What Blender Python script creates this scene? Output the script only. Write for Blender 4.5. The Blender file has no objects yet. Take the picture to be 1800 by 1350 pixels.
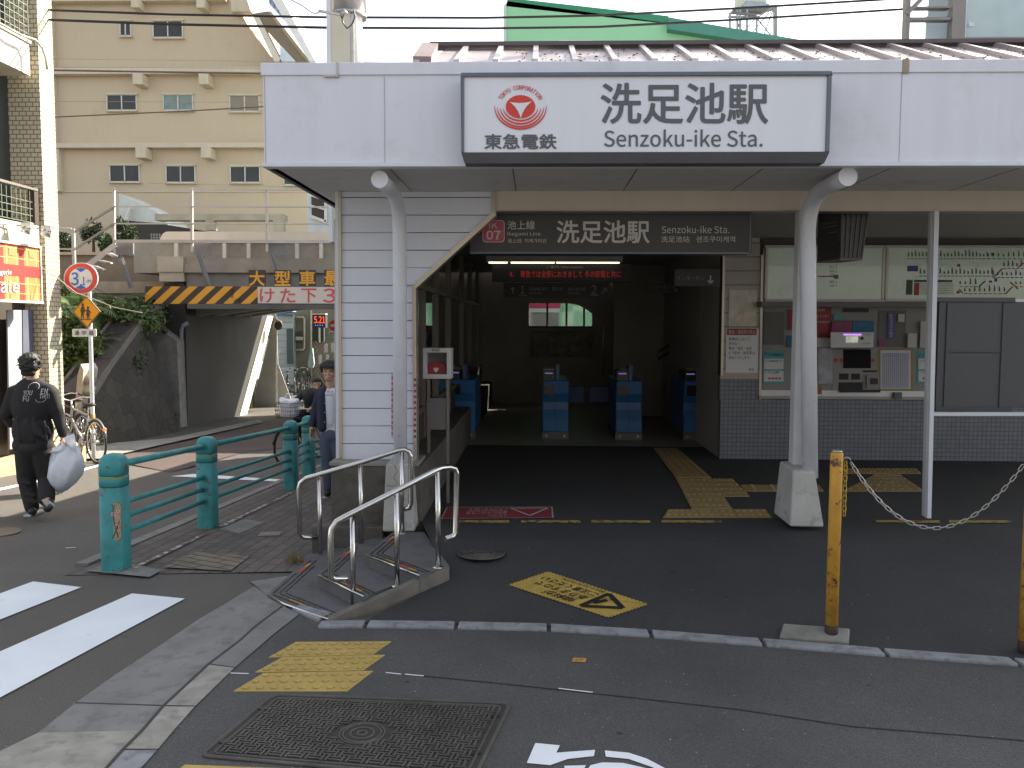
import bpy, bmesh, math, random
from mathutils import Vector, Matrix, Euler
random.seed(7)
SC = bpy.context.scene
COL = SC.collection
rad = math.radians
# ---------------------------------------------------------------- camera
CH = 1.75; YAW = 1.76; PIT = 4.0; ROLL = 0.25; FPX = 1500.0
cd = bpy.data.cameras.new('camera'); cam = bpy.data.objects.new('camera', cd); COL.objects.link(cam)
cd.sensor_width = 36; cd.lens = FPX / 1800 * 36; cd.clip_end = 2000; cd.clip_start = .05
CR = Matrix.Rotation(rad(YAW), 3, 'Z') @ Matrix.Rotation(rad(90 - PIT), 3, 'X') @ Matrix.Rotation(rad(ROLL), 3, 'Z')
cam.matrix_world = Matrix.Translation((0, 0, CH)) @ CR.to_4x4()
SC.camera = cam
# ---------------------------------------------------------------- light
SUN = Vector((.95, .90, 1.0)).normalized()
w = bpy.data.worlds.new('World'); SC.world = w; w.use_nodes = True
nt = w.node_tree; bg = nt.nodes['Background']; sky = nt.nodes.new('ShaderNodeTexSky')
sky.sky_type = 'NISHITA'; sky.sun_disc = False; sky.sun_elevation = math.asin(SUN.z)
sky.sun_rotation = math.atan2(SUN.x, SUN.y)
sky.air_density = 1.0; sky.dust_density = 1.5; sky.ozone_density = 1.0
hs = nt.nodes.new('ShaderNodeHueSaturation'); hs.inputs['Saturation'].default_value = .36
warm = nt.nodes.new('ShaderNodeMix'); warm.data_type = 'RGBA'; warm.blend_type = 'MULTIPLY'; warm.inputs[0].default_value = 1; warm.inputs[7].default_value = (.98, .98, .98, 1)
nt.links.new(sky.outputs[0], hs.inputs['Color']); nt.links.new(hs.outputs[0], warm.inputs[6]); nt.links.new(warm.outputs[2], bg.inputs[0]); bg.inputs[1].default_value = .112
sl = bpy.data.lights.new('sun', 'SUN'); sl.energy = 5; sl.angle = rad(.5); sl.color = (1, .90, .74)
so = bpy.data.objects.new('sun', sl); COL.objects.link(so)
so.rotation_euler = (-SUN).to_track_quat('-Z', 'Y').to_euler()
SC.view_settings.view_transform = 'Standard'; SC.view_settings.look = 'None'
SC.view_settings.exposure = 1.7; SC.view_settings.gamma = 1
SC.cycles.max_bounces = 8; SC.cycles.diffuse_bounces = 4
# ---------------------------------------------------------------- unproject
O = Vector((0, 0, CH))
def ray(px, py): return (CR @ Vector(((px - 900) / FPX, -(py - 675) / FPX, -1)))
def G(px, py, z=0):
    d = ray(px, py); return O + d * ((z - CH) / d.z)
def F(px, py, Y):
    d = ray(px, py); return O + d * (Y / d.y)
def S(px, py, X):
    d = ray(px, py); return O + d * (X / d.x)
GP = [(-50, 0), (5.8, 0), (8, -.13), (10.8, -.29), (12.75, -.42), (16, -.56), (20, -.70), (24, -.85), (30, -.92), (200, -.92)]
def gz(Y):
    for (a, za), (b, zb) in zip(GP, GP[1:]):
        if Y <= b: return za + (zb - za) * (Y - a) / (b - a)
    return GP[-1][1]
def T(px, py, dz=0):
    z = 0
    for _ in range(40):
        p = G(px, py, z + dz); z = .5 * z + .5 * gz(p.y)
    return Vector((p.x, p.y, gz(p.y) + dz))
KL = [(-1.4, 5.02), (.0, 5.0), (.9, 4.93), (1.7, 4.8), (2.9, 4.5), (5, 3.9), (9, 2.9)]
def ky(x):
    if x < KL[0][0]: return KL[0][1]
    for (a, ya), (b, yb) in zip(KL, KL[1:]):
        if x <= b: return ya + (yb - ya) * (x - a) / (b - a)
    return KL[-1][1]
FZ = .2
def pz(x, y):
    k = ky(x) + .1
    return FZ * max(0, min(1, (y - k) / (6.05 - k)))
def L(px, py, dz=0):
    z = 0.1
    for _ in range(40):
        p = G(px, py, z + dz); z = .5 * z + .5 * pz(p.x, p.y)
    return Vector((p.x, p.y, pz(p.x, p.y) + dz))
# ---------------------------------------------------------------- mesh builder
class MB:
    def __init__(s): s.v = []; s.f = []; s.sm = []
    def add(s, vs, fs, smooth=False):
        n = len(s.v); s.v += [Vector(p) for p in vs]
        for f in fs: s.f.append([i + n for i in f]); s.sm.append(smooth)
        return s
    def box(s, a, b):
        x0, x1 = sorted((a[0], b[0])); y0, y1 = sorted((a[1], b[1])); z0, z1 = sorted((a[2], b[2]))
        vs = [(x, y, z) for z in (z0, z1) for y in (y0, y1) for x in (x0, x1)]
        return s.add(vs, [(0, 2, 3, 1), (4, 5, 7, 6), (0, 1, 5, 4), (2, 6, 7, 3), (0, 4, 6, 2), (1, 3, 7, 5)])
    def quad(s, *p): return s.add(p, [list(range(len(p)))])
    def prism(s, pts, vec):
        pts = [Vector(p) for p in pts]; vec = Vector(vec); n = len(pts)
        vs = pts + [p + vec for p in pts]
        fs = [list(range(n)), list(range(2 * n - 1, n - 1, -1))] + [[i, i + n, (i + 1) % n + n, (i + 1) % n] for i in range(n)]
        return s.add(vs, fs)
    def bar(s, a, b, w, h=None, up=(0, 0, 1)):
        h = h or w; a = Vector(a); b = Vector(b); d = (b - a).normalized(); u = Vector(up)
        if abs(d.dot(u)) > .98: u = Vector((0, 1, 0))
        x = d.cross(u).normalized() * w / 2; y = x.cross(d).normalized() * h / 2
        return s.prism([a + x + y, a - x + y, a - x - y, a + x - y], b - a)
    def tube(s, pts, r, n=8, cap=True, closed=False):
        pts = [Vector(p) for p in pts]; m = len(pts); rs = r if isinstance(r, (list, tuple)) else [r] * m
        vs = []; prev = None
        for i, p in enumerate(pts):
            if closed: d = (pts[(i + 1) % m] - pts[i - 1]).normalized()
            else: d = ((pts[min(i + 1, m - 1)] - pts[max(i - 1, 0)])).normalized()
            if prev is None:
                u = Vector((0, 0, 1)) if abs(d.z) < .9 else Vector((0, 1, 0))
                x = d.cross(u).normalized()
            else:
                x = (prev - d * prev.dot(d)).normalized()
            prev = x; y = d.cross(x)
            vs += [p + (x * math.cos(t) + y * math.sin(t)) * rs[i] for t in (2 * math.pi * k / n for k in range(n))]
        fs = []
        for i in range(m if closed else m - 1):
            j = (i + 1) % m
            fs += [(i * n + k, i * n + (k + 1) % n, j * n + (k + 1) % n, j * n + k) for k in range(n)]
        s.add(vs, fs, True)
        if cap and not closed:
            s.add(vs[:n], [list(range(n))[::-1]]); s.add(vs[-n:], [list(range(n))])
        return s
    def lathe(s, c, prof, n=24, sx=1, sy=1):
        c = Vector(c); vs = []
        for r, z in prof: vs += [c + Vector((r * math.cos(2 * math.pi * k / n) * sx, r * math.sin(2 * math.pi * k / n) * sy, z)) for k in range(n)]
        m = len(prof)
        s.add(vs, [(i * n + k, i * n + (k + 1) % n, (i + 1) * n + (k + 1) % n, (i + 1) * n + k) for i in range(m - 1) for k in range(n)], True)
        s.add(vs[:n], [list(range(n))[::-1]]); s.add(vs[-n:], [list(range(n))]); return s
    def sph(s, c, r, n=12, m=8):
        r = r if isinstance(r, (tuple, list, Vector)) else (r, r, r); c = Vector(c); vs = []
        for i in range(m + 1):
            a = math.pi * i / m
            vs += [c + Vector((r[0] * math.sin(a) * math.cos(2 * math.pi * k / n), r[1] * math.sin(a) * math.sin(2 * math.pi * k / n), r[2] * math.cos(a))) for k in range(n)]
        return s.add(vs, [(i * n + k, (i + 1) * n + k, (i + 1) * n + (k + 1) % n, i * n + (k + 1) % n) for i in range(m) for k in range(n)], True)
    def disc(s, c, nrm, r, n=24, th=.01):
        nrm = Vector(nrm).normalized(); u = nrm.cross(Vector((0, 0, 1)))
        if u.length < .1: u = Vector((1, 0, 0))
        u.normalize(); v = nrm.cross(u); c = Vector(c)
        return s.prism([c + (u * math.cos(2 * math.pi * k / n) + v * math.sin(2 * math.pi * k / n)) * r for k in range(n)], nrm * th)
    def build(s, name, mat, parent=None, off=None, bevel=0, fixn=True):
        me = bpy.data.meshes.new(name); o = bpy.data.objects.new(name, me); COL.objects.link(o)
        if off is None: off = root_loc(parent) if parent else Vector((0, 0, 0))
        me.from_pydata([p - off for p in s.v], [], s.f)
        me.polygons.foreach_set('use_smooth', s.sm)
        if fixn:
            bm = bmesh.new(); bm.from_mesh(me); bmesh.ops.remove_doubles(bm, verts=bm.verts, dist=1e-5)
            bmesh.ops.recalc_face_normals(bm, faces=bm.faces); bm.to_mesh(me); bm.free()
        me.materials.append(mat)
        if parent: o.parent = parent
        if bevel:
            b = o.modifiers.new('bevel', 'BEVEL'); b.width = bevel; b.segments = 2; b.limit_method = 'ANGLE'
        return o
def root_loc(o):
    v = Vector((0, 0, 0))
    while o: v = v + Vector(o.location); o = o.parent
    return v
def tag(o, label=None, cat=None, group=None, kind=None):
    if label: o['label'] = label
    if cat: o['category'] = cat
    if group: o['group'] = group
    if kind: o['kind'] = kind
    return o
def thing(name, label, cat, loc=(0, 0, 0), group=None, rz=0):
    o = bpy.data.objects.new(name, None); COL.objects.link(o); o.location = loc; o.rotation_euler = (0, 0, rz)
    o.empty_display_size = .1
    return tag(o, label, cat, group)
def struct(name, mb, mat, **k): return tag(mb.build(name, mat, **k), kind='structure')
def copy_tree(o, parent=None):
    c = o.copy(); COL.objects.link(c); c.parent = parent
    for ch in o.children: copy_tree(ch, c)
    return c
# ---------------------------------------------------------------- materials
MC = {}
def M(name, col, rough=.6, metal=0, var=.12, scale=3., bump=0., bscale=60., spec=.5, col2=None, mix=(.45, .6), mscale=6., streak=0, emit=0, alpha=1, coat=0, detail=6):
    if name in MC: return MC[name]
    m = bpy.data.materials.new(name); m.use_nodes = True; MC[name] = m
    n = m.node_tree.nodes; l = m.node_tree.links; b = n['Principled BSDF']
    b.inputs['Roughness'].default_value = rough; b.inputs['Metallic'].default_value = metal
    b.inputs['Specular IOR Level'].default_value = spec; b.inputs['Coat Weight'].default_value = coat
    tc = n.new('ShaderNodeTexCoord')
    nz = n.new('ShaderNodeTexNoise'); nz.inputs['Scale'].default_value = scale; nz.inputs['Detail'].default_value = detail
    l.new(tc.outputs['Object'], nz.inputs['Vector'])
    src = nz.outputs['Fac']
    if streak:
        mp = n.new('ShaderNodeMapping'); mp.inputs['Scale'].default_value = (9, 9, .7); l.new(tc.outputs['Object'], mp.inputs[0])
        n2 = n.new('ShaderNodeTexNoise'); n2.inputs['Scale'].default_value = 1.2; n2.inputs['Detail'].default_value = 4; l.new(mp.outputs[0], n2.inputs[0])
        mm = n.new('ShaderNodeMix'); mm.inputs[0].default_value = streak; l.new(src, mm.inputs[2]); l.new(n2.outputs['Fac'], mm.inputs[3]); src = mm.outputs[0]
    mr = n.new('ShaderNodeMapRange'); mr.inputs[1].default_value = .25; mr.inputs[2].default_value = .75
    mr.inputs[3].default_value = 1 - var; mr.inputs[4].default_value = 1 + var; l.new(src, mr.inputs[0])
    vm = n.new('ShaderNodeVectorMath'); vm.operation = 'SCALE'; vm.inputs[0].default_value = col; l.new(mr.outputs[0], vm.inputs[3])
    out = vm.outputs[0]
    if col2:
        n3 = n.new('ShaderNodeTexNoise'); n3.inputs['Scale'].default_value = mscale; n3.inputs['Detail'].default_value = 8; n3.inputs['Roughness'].default_value = .65
        l.new(tc.outputs['Object'], n3.inputs[0])
        r2 = n.new('ShaderNodeMapRange'); r2.inputs[1].default_value = mix[0]; r2.inputs[2].default_value = mix[1]; l.new(n3.outputs['Fac'], r2.inputs[0])
        mx = n.new('ShaderNodeMix'); mx.data_type = 'RGBA'; l.new(r2.outputs[0], mx.inputs[0]); l.new(out, mx.inputs[6]); mx.inputs[7].default_value = (*col2, 1); out = mx.outputs[2]
    l.new(out, b.inputs['Base Color'])
    rr = n.new('ShaderNodeMapRange'); rr.inputs[3].default_value = max(.02, rough - .12 * (var > 0)); rr.inputs[4].default_value = min(1, rough + .1 * (var > 0)); l.new(nz.outputs['Fac'], rr.inputs[0]); l.new(rr.outputs[0], b.inputs['Roughness'])
    if bump:
        n4 = n.new('ShaderNodeTexNoise'); n4.inputs['Scale'].default_value = bscale; n4.inputs['Detail'].default_value = 4; l.new(tc.outputs['Object'], n4.inputs[0])
        bp = n.new('ShaderNodeBump'); bp.inputs['Strength'].default_value = bump; bp.inputs['Distance'].default_value = .01
        l.new(n4.outputs['Fac'], bp.inputs['Height']); l.new(bp.outputs[0], b.inputs['Normal'])
    if emit: b.inputs['Emission Color'].default_value = (*col, 1); b.inputs['Emission Strength'].default_value = emit
    if alpha < 1: b.inputs['Alpha'].default_value = alpha
    m['out'] = 0
    return m
def asphalt(name, c, c2, sp=.25):
    m = bpy.data.materials.new(name); m.use_nodes = True; MC[name] = m
    n = m.node_tree.nodes; l = m.node_tree.links; b = n['Principled BSDF']; tc = n.new('ShaderNodeTexCoord')
    def noise(s, d=4, r=.5, vec=None):
        q = n.new('ShaderNodeTexNoise'); q.inputs['Scale'].default_value = s; q.inputs['Detail'].default_value = d; q.inputs['Roughness'].default_value = r; l.new(vec or tc.outputs['Object'], q.inputs[0]); return q.outputs['Fac']
    def mixc(f, a, bb, lo=0, hi=1):
        r = n.new('ShaderNodeMapRange'); r.inputs[1].default_value = lo; r.inputs[2].default_value = hi; l.new(f, r.inputs[0])
        x = n.new('ShaderNodeMix'); x.data_type = 'RGBA'; l.new(r.outputs[0], x.inputs[0])
        for v, k in ((a, 6), (bb, 7)):
            if isinstance(v, tuple): x.inputs[k].default_value = (*v, 1)
            else: l.new(v, x.inputs[k])
        return x.outputs[2]
    base = mixc(noise(.9, 8, .65), c, c2, .35, .68)
    sc2 = n.new('ShaderNodeVectorMath'); sc2.operation = 'SCALE'; l.new(base, sc2.inputs[0])
    g = n.new('ShaderNodeMapRange'); g.inputs[1].default_value = .3; g.inputs[2].default_value = .7; g.inputs[3].default_value = 1 - sp * 1.6; g.inputs[4].default_value = 1 + sp * 1.6; l.new(noise(170, 2, .6), g.inputs[0]); l.new(g.outputs[0], sc2.inputs[3])
    v = n.new('ShaderNodeTexVoronoi'); v.inputs['Scale'].default_value = 14; l.new(tc.outputs['Object'], v.inputs[0])
    col = mixc(v.outputs['Distance'], tuple(x * 3.2 for x in c2), sc2.outputs[0], .035, .05)
    v2 = n.new('ShaderNodeTexVoronoi'); v2.inputs['Scale'].default_value = 3.1; l.new(tc.outputs['Object'], v2.inputs[0])
    col = mixc(v2.outputs['Distance'], tuple(x * .55 for x in c), col, .03, .06)
    l.new(col, b.inputs['Base Color'])
    b.inputs['Roughness'].default_value = .75; b.inputs['Specular IOR Level'].default_value = .35
    bp = n.new('ShaderNodeBump'); bp.inputs['Strength'].default_value = .7; bp.inputs['Distance'].default_value = .006; l.new(noise(120, 3), bp.inputs['Height']); l.new(bp.outputs[0], b.inputs['Normal'])
    return m
def brick(name, c1, c2, cm, bw, bh, mortar=.006, offset=.5, rough=.5, vec='wall', rot=0, bump=.5, var=.5, smooth=.05, spec=.5):
    m = bpy.data.materials.new(name); m.use_nodes = True; MC[name] = m
    n = m.node_tree.nodes; l = m.node_tree.links; b = n['Principled BSDF']; tc = n.new('ShaderNodeTexCoord')
    sx = n.new('ShaderNodeSeparateXYZ'); l.new(tc.outputs['Object'], sx.inputs[0]); cb = n.new('ShaderNodeCombineXYZ')
    if vec == 'wall':
        a = n.new('ShaderNodeMath'); a.operation = 'ADD'; l.new(sx.outputs[0], a.inputs[0]); l.new(sx.outputs[1], a.inputs[1]); l.new(a.outputs[0], cb.inputs[0]); l.new(sx.outputs[2], cb.inputs[1])
    else:
        l.new(sx.outputs[0], cb.inputs[0]); l.new(sx.outputs[1], cb.inputs[1])
    mp = n.new('ShaderNodeMapping'); mp.inputs['Rotation'].default_value = (0, 0, rad(rot)); l.new(cb.outputs[0], mp.inputs[0])
    t = n.new('ShaderNodeTexBrick'); l.new(mp.outputs[0], t.inputs['Vector']); t.offset = offset
    t.inputs['Color1'].default_value = (*c1, 1); t.inputs['Color2'].default_value = (*c2, 1); t.inputs['Mortar'].default_value = (*cm, 1)
    t.inputs['Scale'].default_value = 1; t.inputs['Brick Width'].default_value = bw; t.inputs['Row Height'].default_value = bh; t.inputs['Mortar Size'].default_value = mortar; t.inputs['Mortar Smooth'].default_value = smooth
    nz = n.new('ShaderNodeTexNoise'); nz.inputs['Scale'].default_value = 5; nz.inputs['Detail'].default_value = 8; l.new(tc.outputs['Object'], nz.inputs[0])
    mr = n.new('ShaderNodeMapRange'); mr.inputs[3].default_value = 1 - var; mr.inputs[4].default_value = 1 + var; l.new(nz.outputs['Fac'], mr.inputs[0])
    vm = n.new('ShaderNodeVectorMath'); vm.operation = 'SCALE'; l.new(t.outputs['Color'], vm.inputs[0]); l.new(mr.outputs[0], vm.inputs[3]); l.new(vm.outputs[0], b.inputs['Base Color'])
    b.inputs['Roughness'].default_value = rough; b.inputs['Specular IOR Level'].default_value = spec
    bp = n.new('ShaderNodeBump'); bp.inputs['Strength'].default_value = bump; bp.inputs['Distance'].default_value = .01; bp.invert = True
    l.new(t.outputs['Fac'], bp.inputs['Height']); l.new(bp.outputs[0], b.inputs['Normal'])
    return m
def glass(name, col=(.5, .55, .55), rough=.03, alpha=.25):
    m = bpy.data.materials.new(name); m.use_nodes = True; MC[name] = m
    n = m.node_tree.nodes; l = m.node_tree.links; n.remove(n['Principled BSDF']); out = n['Material Output']
    g = n.new('ShaderNodeBsdfGlossy'); g.inputs['Roughness'].default_value = rough; tr = n.new('ShaderNodeBsdfTransparent'); tr.inputs[0].default_value = (*col, 1)
    fr = n.new('ShaderNodeFresnel'); fr.inputs[0].default_value = 1.5
    mr = n.new('ShaderNodeMapRange'); mr.inputs[3].default_value = alpha * .5; mr.inputs[4].default_value = 1; l.new(fr.outputs[0], mr.inputs[0])
    mx = n.new('ShaderNodeMixShader'); l.new(mr.outputs[0], mx.inputs[0]); l.new(tr.outputs[0], mx.inputs[1]); l.new(g.outputs[0], mx.inputs[2]); l.new(mx.outputs[0], out.inputs[0])
    return m
# ---------------------------------------------------------------- text
def _font(n):
    try: return bpy.data.fonts.load(bpy.utils.system_resource('DATAFILES', path='fonts') + '/' + n)
    except Exception: return None
FONT = _font('Noto Sans CJK Regular.woff2'); FONTJ = None
def tquad(body, bl, br, tl, mat, parent, name='lettering', off=.003, bold=0, shear=0, tr=None):
    c = bpy.data.curves.new('t', 'FONT'); c.body = body
    fo = FONT if body.isascii() else FONTJ
    if fo: c.font = fo
    c.shear = shear; c.align_x = 'CENTER'; c.space_line = 1.15; c.resolution_u = 4
    o = bpy.data.objects.new('t', c); COL.objects.link(o)
    me = bpy.data.meshes.new_from_object(o.evaluated_get(bpy.context.evaluated_depsgraph_get()))
    bpy.data.objects.remove(o); bpy.data.curves.remove(c)
    xs = [v.co.x for v in me.vertices]; ys = [v.co.y for v in me.vertices]
    x0, x1, y0, y1 = min(xs), max(xs), min(ys), max(ys)
    bl, br, tl = Vector(bl), Vector(br), Vector(tl); tr = Vector(tr) if tr else br + tl - bl
    nr = (br - bl).cross(tl - bl).normalized() * off
    pl = root_loc(parent) if parent else Vector((0, 0, 0))
    for v in me.vertices:
        u = (v.co.x - x0) / (x1 - x0); t = (v.co.y - y0) / max(1e-6, (y1 - y0))
        v.co = bl * (1 - u) * (1 - t) + br * u * (1 - t) + tl * (1 - u) * t + tr * u * t + nr - pl
    if bold > .004:
        vs = [v.co.copy() for v in me.vertices]; fs = [tuple(p.vertices) for p in me.polygons]; H = (tl - bl).length / max(1, body.count('\n') + 1); X = (br - bl).normalized(); Yv_ = (tl - bl).normalized(); zn = nr.normalized(); V2 = []; F2 = []
        for k in range(9):
            a = 2 * math.pi * k / 8; r_ = 0 if k == 8 else bold * H * .9; dv = (X * math.cos(a) + Yv_ * math.sin(a)) * r_ + zn * (.00012 * k); n0 = len(V2); V2 += [v + dv for v in vs]; F2 += [tuple(i + n0 for i in f) for f in fs]
        me = bpy.data.meshes.new(name); me.from_pydata(V2, [], F2)
    me.materials.clear(); me.materials.append(mat); me.name = name
    ob = bpy.data.objects.new(name, me); COL.objects.link(ob)
    if parent: ob.parent = parent
    return ob
def txt(body, x0, y0, x1, y1, Y, mat, parent, name='lettering', **k):
    return tquad(body, F(x0, y1, Y), F(x1, y1, Y), F(x0, y0, Y), mat, parent, name, **k)
def xz(x0, y0, x1, y1, Y):   # pixel rectangle on the plane y=Y -> world x0,x1,z0,z1
    a = F((x0 + x1) / 2, y0, Y); b = F((x0 + x1) / 2, y1, Y); c = F(x0, (y0 + y1) / 2, Y); d = F(x1, (y0 + y1) / 2, Y)
    return c.x, d.x, b.z, a.z
def pbox(mb, x0, y0, x1, y1, Y, th=.02):
    a, b, c, d = xz(x0, y0, x1, y1, Y); mb.box((a, Y, c), (b, Y + th, d)); return mb
def pb(name, x0, y0, x1, y1, Y, th, mat, parent, bevel=0):
    return pbox(MB(), x0, y0, x1, y1, Y, th).build(name, mat, parent, bevel=bevel)
# ================================================================ materials used widely
asph = asphalt('asphalt_road', (.088, .082, .074), (.112, .103, .092), .3)
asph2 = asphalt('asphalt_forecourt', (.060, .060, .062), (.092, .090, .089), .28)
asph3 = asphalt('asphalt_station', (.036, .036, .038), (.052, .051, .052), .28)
paverM = brick('paver_brick', (.085, .075, .07), (.13, .105, .095), (.035, .033, .03), .21, .105, .006, .5, .8, 'floor', 90, .4)
concM = M('concrete', (.26, .25, .23), .85, var=.25, scale=4, bump=.4, bscale=90, col2=(.17, .165, .15), mix=(.45, .7), mscale=3)
concG = M('concrete_gutter', (.20, .198, .19), .85, var=.22, scale=3, bump=.5, bscale=110, col2=(.13, .128, .12), mix=(.5, .7), mscale=9)
concL = M('concrete_light', (.30, .285, .25), .85, var=.25, scale=7, bump=.4, bscale=90, col2=(.19, .18, .165), mix=(.5, .7), mscale=12)
concP = M('concrete_pale', (.44, .43, .41), .8, var=.2, scale=5, bump=.3, bscale=90, col2=(.27, .26, .25), mix=(.52, .7), mscale=10)
kerbM = M('kerb_stone', (.25, .26, .275), .8, var=.2, scale=9, bump=.5, bscale=140, col2=(.13, .13, .13), mix=(.5, .7), mscale=14)
paintW = M('road_paint_white', (.74, .78, .82), .7, var=.06, scale=3, bump=.2, bscale=150, col2=(.5, .5, .5), mix=(.64, .74), mscale=7)
paintWw = M('road_paint_worn', (.5, .5, .48), .8, var=.15, scale=3, bump=.2, bscale=150, col2=(.1, .098, .092), mix=(.44, .5), mscale=16)
yelT = M('tactile_yellow', (.42, .30, .085), .75, var=.18, scale=4, bump=.3, bscale=90, col2=(.25, .18, .07), mix=(.55, .75), mscale=8)
yelP = M('floor_paint_yellow', (.36, .25, .07), .8, var=.15, scale=5, col2=(.05, .05, .045), mix=(.5, .6), mscale=18)
steel = M('stainless_steel', (.62, .61, .59), .22, 1, var=.06, scale=20, bump=.02, bscale=200)
steelD = M('dull_steel', (.42, .40, .37), .4, .8, var=.2, scale=8)
castI = M('cast_iron', (.085, .08, .072), .55, .3, var=.3, scale=5, bump=.3, bscale=150, col2=(.13, .12, .105), mix=(.5, .7), mscale=4)
black = M('black_matt', (.018, .018, .02), .5, var=.2)
whiteM = M('white_panel', (.68, .70, .775), .5, var=.05, scale=1.2, streak=.8, col2=(.54, .54, .55), mix=(.55, .8), mscale=2, bump=.12, bscale=1.5)
whiteP = M('white_paint', (.66, .685, .75), .5, var=.05, scale=6, col2=(.42, .42, .41), mix=(.66, .74), mscale=14)
sidM = M('white_siding', (.64, .67, .75), .5, var=.04, scale=3, streak=.4)
trimM = M('bronze_trim', (.42, .37, .31), .35, .6, var=.1)
beamM = M('cream_beam', (.55, .49, .42), .7, var=.08, scale=3, streak=.4)
soffM = M('soffit_panel', (.55, .55, .55), .7, var=.06, scale=2, col2=(.32, .32, .31), mix=(.55, .8), mscale=2)
tileM = brick('dark_wall_tile', (.17, .185, .22), (.20, .215, .25), (.09, .10, .12), .05, .05, .004, 0, .35, 'wall', 0, .5, .12)
darkW = M('dark_interior_wall', (.36, .33, .29), .8, var=.15, scale=2)
darkC = M('dark_ceiling', (.36, .35, .33), .8, var=.1)
# ================================================================ ground
def heightgrid(xs, ys, f):
    mb = MB(); n = len(xs)
    mb.add([(x, y, f(x, y)) for y in ys for x in xs], [(j * n + i, j * n + i + 1, (j + 1) * n + i + 1, (j + 1) * n + i) for j in range(len(ys) - 1) for i in range(n - 1)])
    return mb
ysg = [-60, 0] + [g[0] for g in GP[1:-1]] + [60, 120, 600]
struct('ground', heightgrid([-600, -60, -3.3, 0, 60, 600], ysg, lambda x, y: gz(y) - .006), asph)
# forecourt pavement (near, dark)
fe = [(526, 1079), (480, 1115), (413, 1173), (347, 1237), (277, 1317), (250, 1350), (150, 1460), (-60, 1700)]
KB = [(560, 1106), (640, 1105), (790, 1107), (965, 1111), (1145, 1122), (1345, 1138), (1560, 1156), (1790, 1173), (2050, 1200), (2400, 1240)]
KW = [G(*p) for p in KB]
KL[:] = [(p.x, p.y) for p in KW]
mb = MB(); poly = [G(*p, .0) for p in fe] + [Vector((-1, 1, 0)), Vector((12, 1, 0))] + [Vector((12, KW[-1].y, 0))] + [Vector((p.x, p.y, 0)) for p in KW[::-1]]
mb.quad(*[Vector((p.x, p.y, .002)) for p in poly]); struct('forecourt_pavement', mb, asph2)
# gutter: wide strip + kerb strip
gl = [(447, 1030), (393, 1063), (350, 1088), (277, 1137), (207, 1183), (133, 1235), (67, 1288), (0, 1320), (-120, 1400)]
gm = [(497, 1065), (450, 1100), (420, 1127), (367, 1167), (327, 1204), (288, 1240), (250, 1284), (217, 1317), (120, 1425)]
gr = [(526, 1079), (480, 1115), (450, 1141), (413, 1173), (380, 1205), (343, 1241), (310, 1278), (277, 1317), (195, 1410)]
def strip(a, b, z0, mat, name, idx=None, z1=None):
    mb = MB()
    for i in (idx or range(len(a) - 1)):
        mb.quad(G(*a[i], z0), G(*a[i + 1], z0), G(*b[i + 1], z1 or z0), G(*b[i], z1 or z0))
    return struct(name, mb, mat)
strip(gl, gm, .003, concG, 'gutter', [0, 1, 2, 3, 4, 5])
strip(gl, gm, .003, concL, 'gutter', [6, 7])
strip(gm, gr, .006, concG, 'kerb_strip', [0, 1, 2], .007)
strip(gm, gr, .006, concL, 'kerb_strip', [3, 4, 5, 6], .007)
strip(gm, gr, .006, kerbM, 'kerb_strip', [7], .007)
mb = MB()
for i in (3, 5, 7): mb.bar(G(*gm[i], .0075), G(*gr[i], .0075), .008, .002)
mb.bar(G(133, 1235, .004), G(288, 1240, .004), .008, .002)
for i in range(len(gm) - 1): mb.bar(G(*gm[i], .006), G(*gm[i + 1], .006), .016, .003)
struct('gutter_joint', mb, M('joint_dark', (.05, .048, .045), .9))
mb = MB(); mb.quad(*[G(x, y, .004) for x, y in [(440, 1022), (520, 1010), (560, 975), (600, 1000), (500, 1068), (462, 1040)]]); struct('pavement', mb, concG)
# street pavers
xs = [-3.28, -2.6, -2.0, -1.3]
mb = MB()
ysp = [5.92, 7, 8, 9.4, 10.8, 12.75, 16, 20, 24]
mb.add([(x + (0 if y > 5.95 else 0), y + (.10 * (x + 1.3) if j == 0 else 0), gz(y) + .006) for j, y in enumerate(ysp) for x in xs], [(j * 4 + i, j * 4 + i + 1, j * 4 + i + 5, j * 4 + i + 4) for j in range(len(ysp) - 1) for i in range(3)])
struct('sidewalk', mb, paverM)
mb = MB()
for j in range(30):
    y0 = 6.0 + j * .6
    mb.prism([(-3.36, y0, gz(y0) - .1), (-3.26, y0, gz(y0) - .1), (-3.26, y0 + .594, gz(y0 + .6) - .1), (-3.36, y0 + .594, gz(y0 + .6) - .1)], (0, 0, .115))
struct('sidewalk_kerb', mb, concG)
mb = MB(); mb.quad(*[T(x, y, .010) for x, y in [(345, 970), (440, 977), (405, 1003), (288, 997)]])
struct('sidewalk_panel', mb, brick('panel_paver', (.17, .145, .105), (.2, .165, .12), (.05, .045, .04), .3, .1, .01, .5, .8, 'floor', 30))
mb = MB(); mb.quad(*[T(x, y, .010) for x, y in [(150, 1003), (205, 985), (285, 1002), (262, 1014)]]); mb.quad(*[T(x, y, .010) for x, y in [(385, 930), (430, 912), (465, 918), (420, 938)]])
struct('pavement_patch', mb, concG)
mb = MB(); mb.quad(*[T(x, y, .011) for x, y in [(460, 935), (497, 934), (490, 941), (452, 942)]])
struct('sidewalk_panel', mb, M('pale_paver', (.22, .19, .175), .8, bump=.3))
mb = MB()
for a, b in (((232, 997), (357, 938)), ((383, 925), (470, 884)), ((478, 880), (508, 865))):
    mb.quad(T(a[0], a[1], .012), T(a[0] + 9, a[1] + 1, .012), T(b[0] + 6, b[1] + 1, .012), T(b[0], b[1], .012))
struct('road_marking', mb, paintWw)
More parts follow.
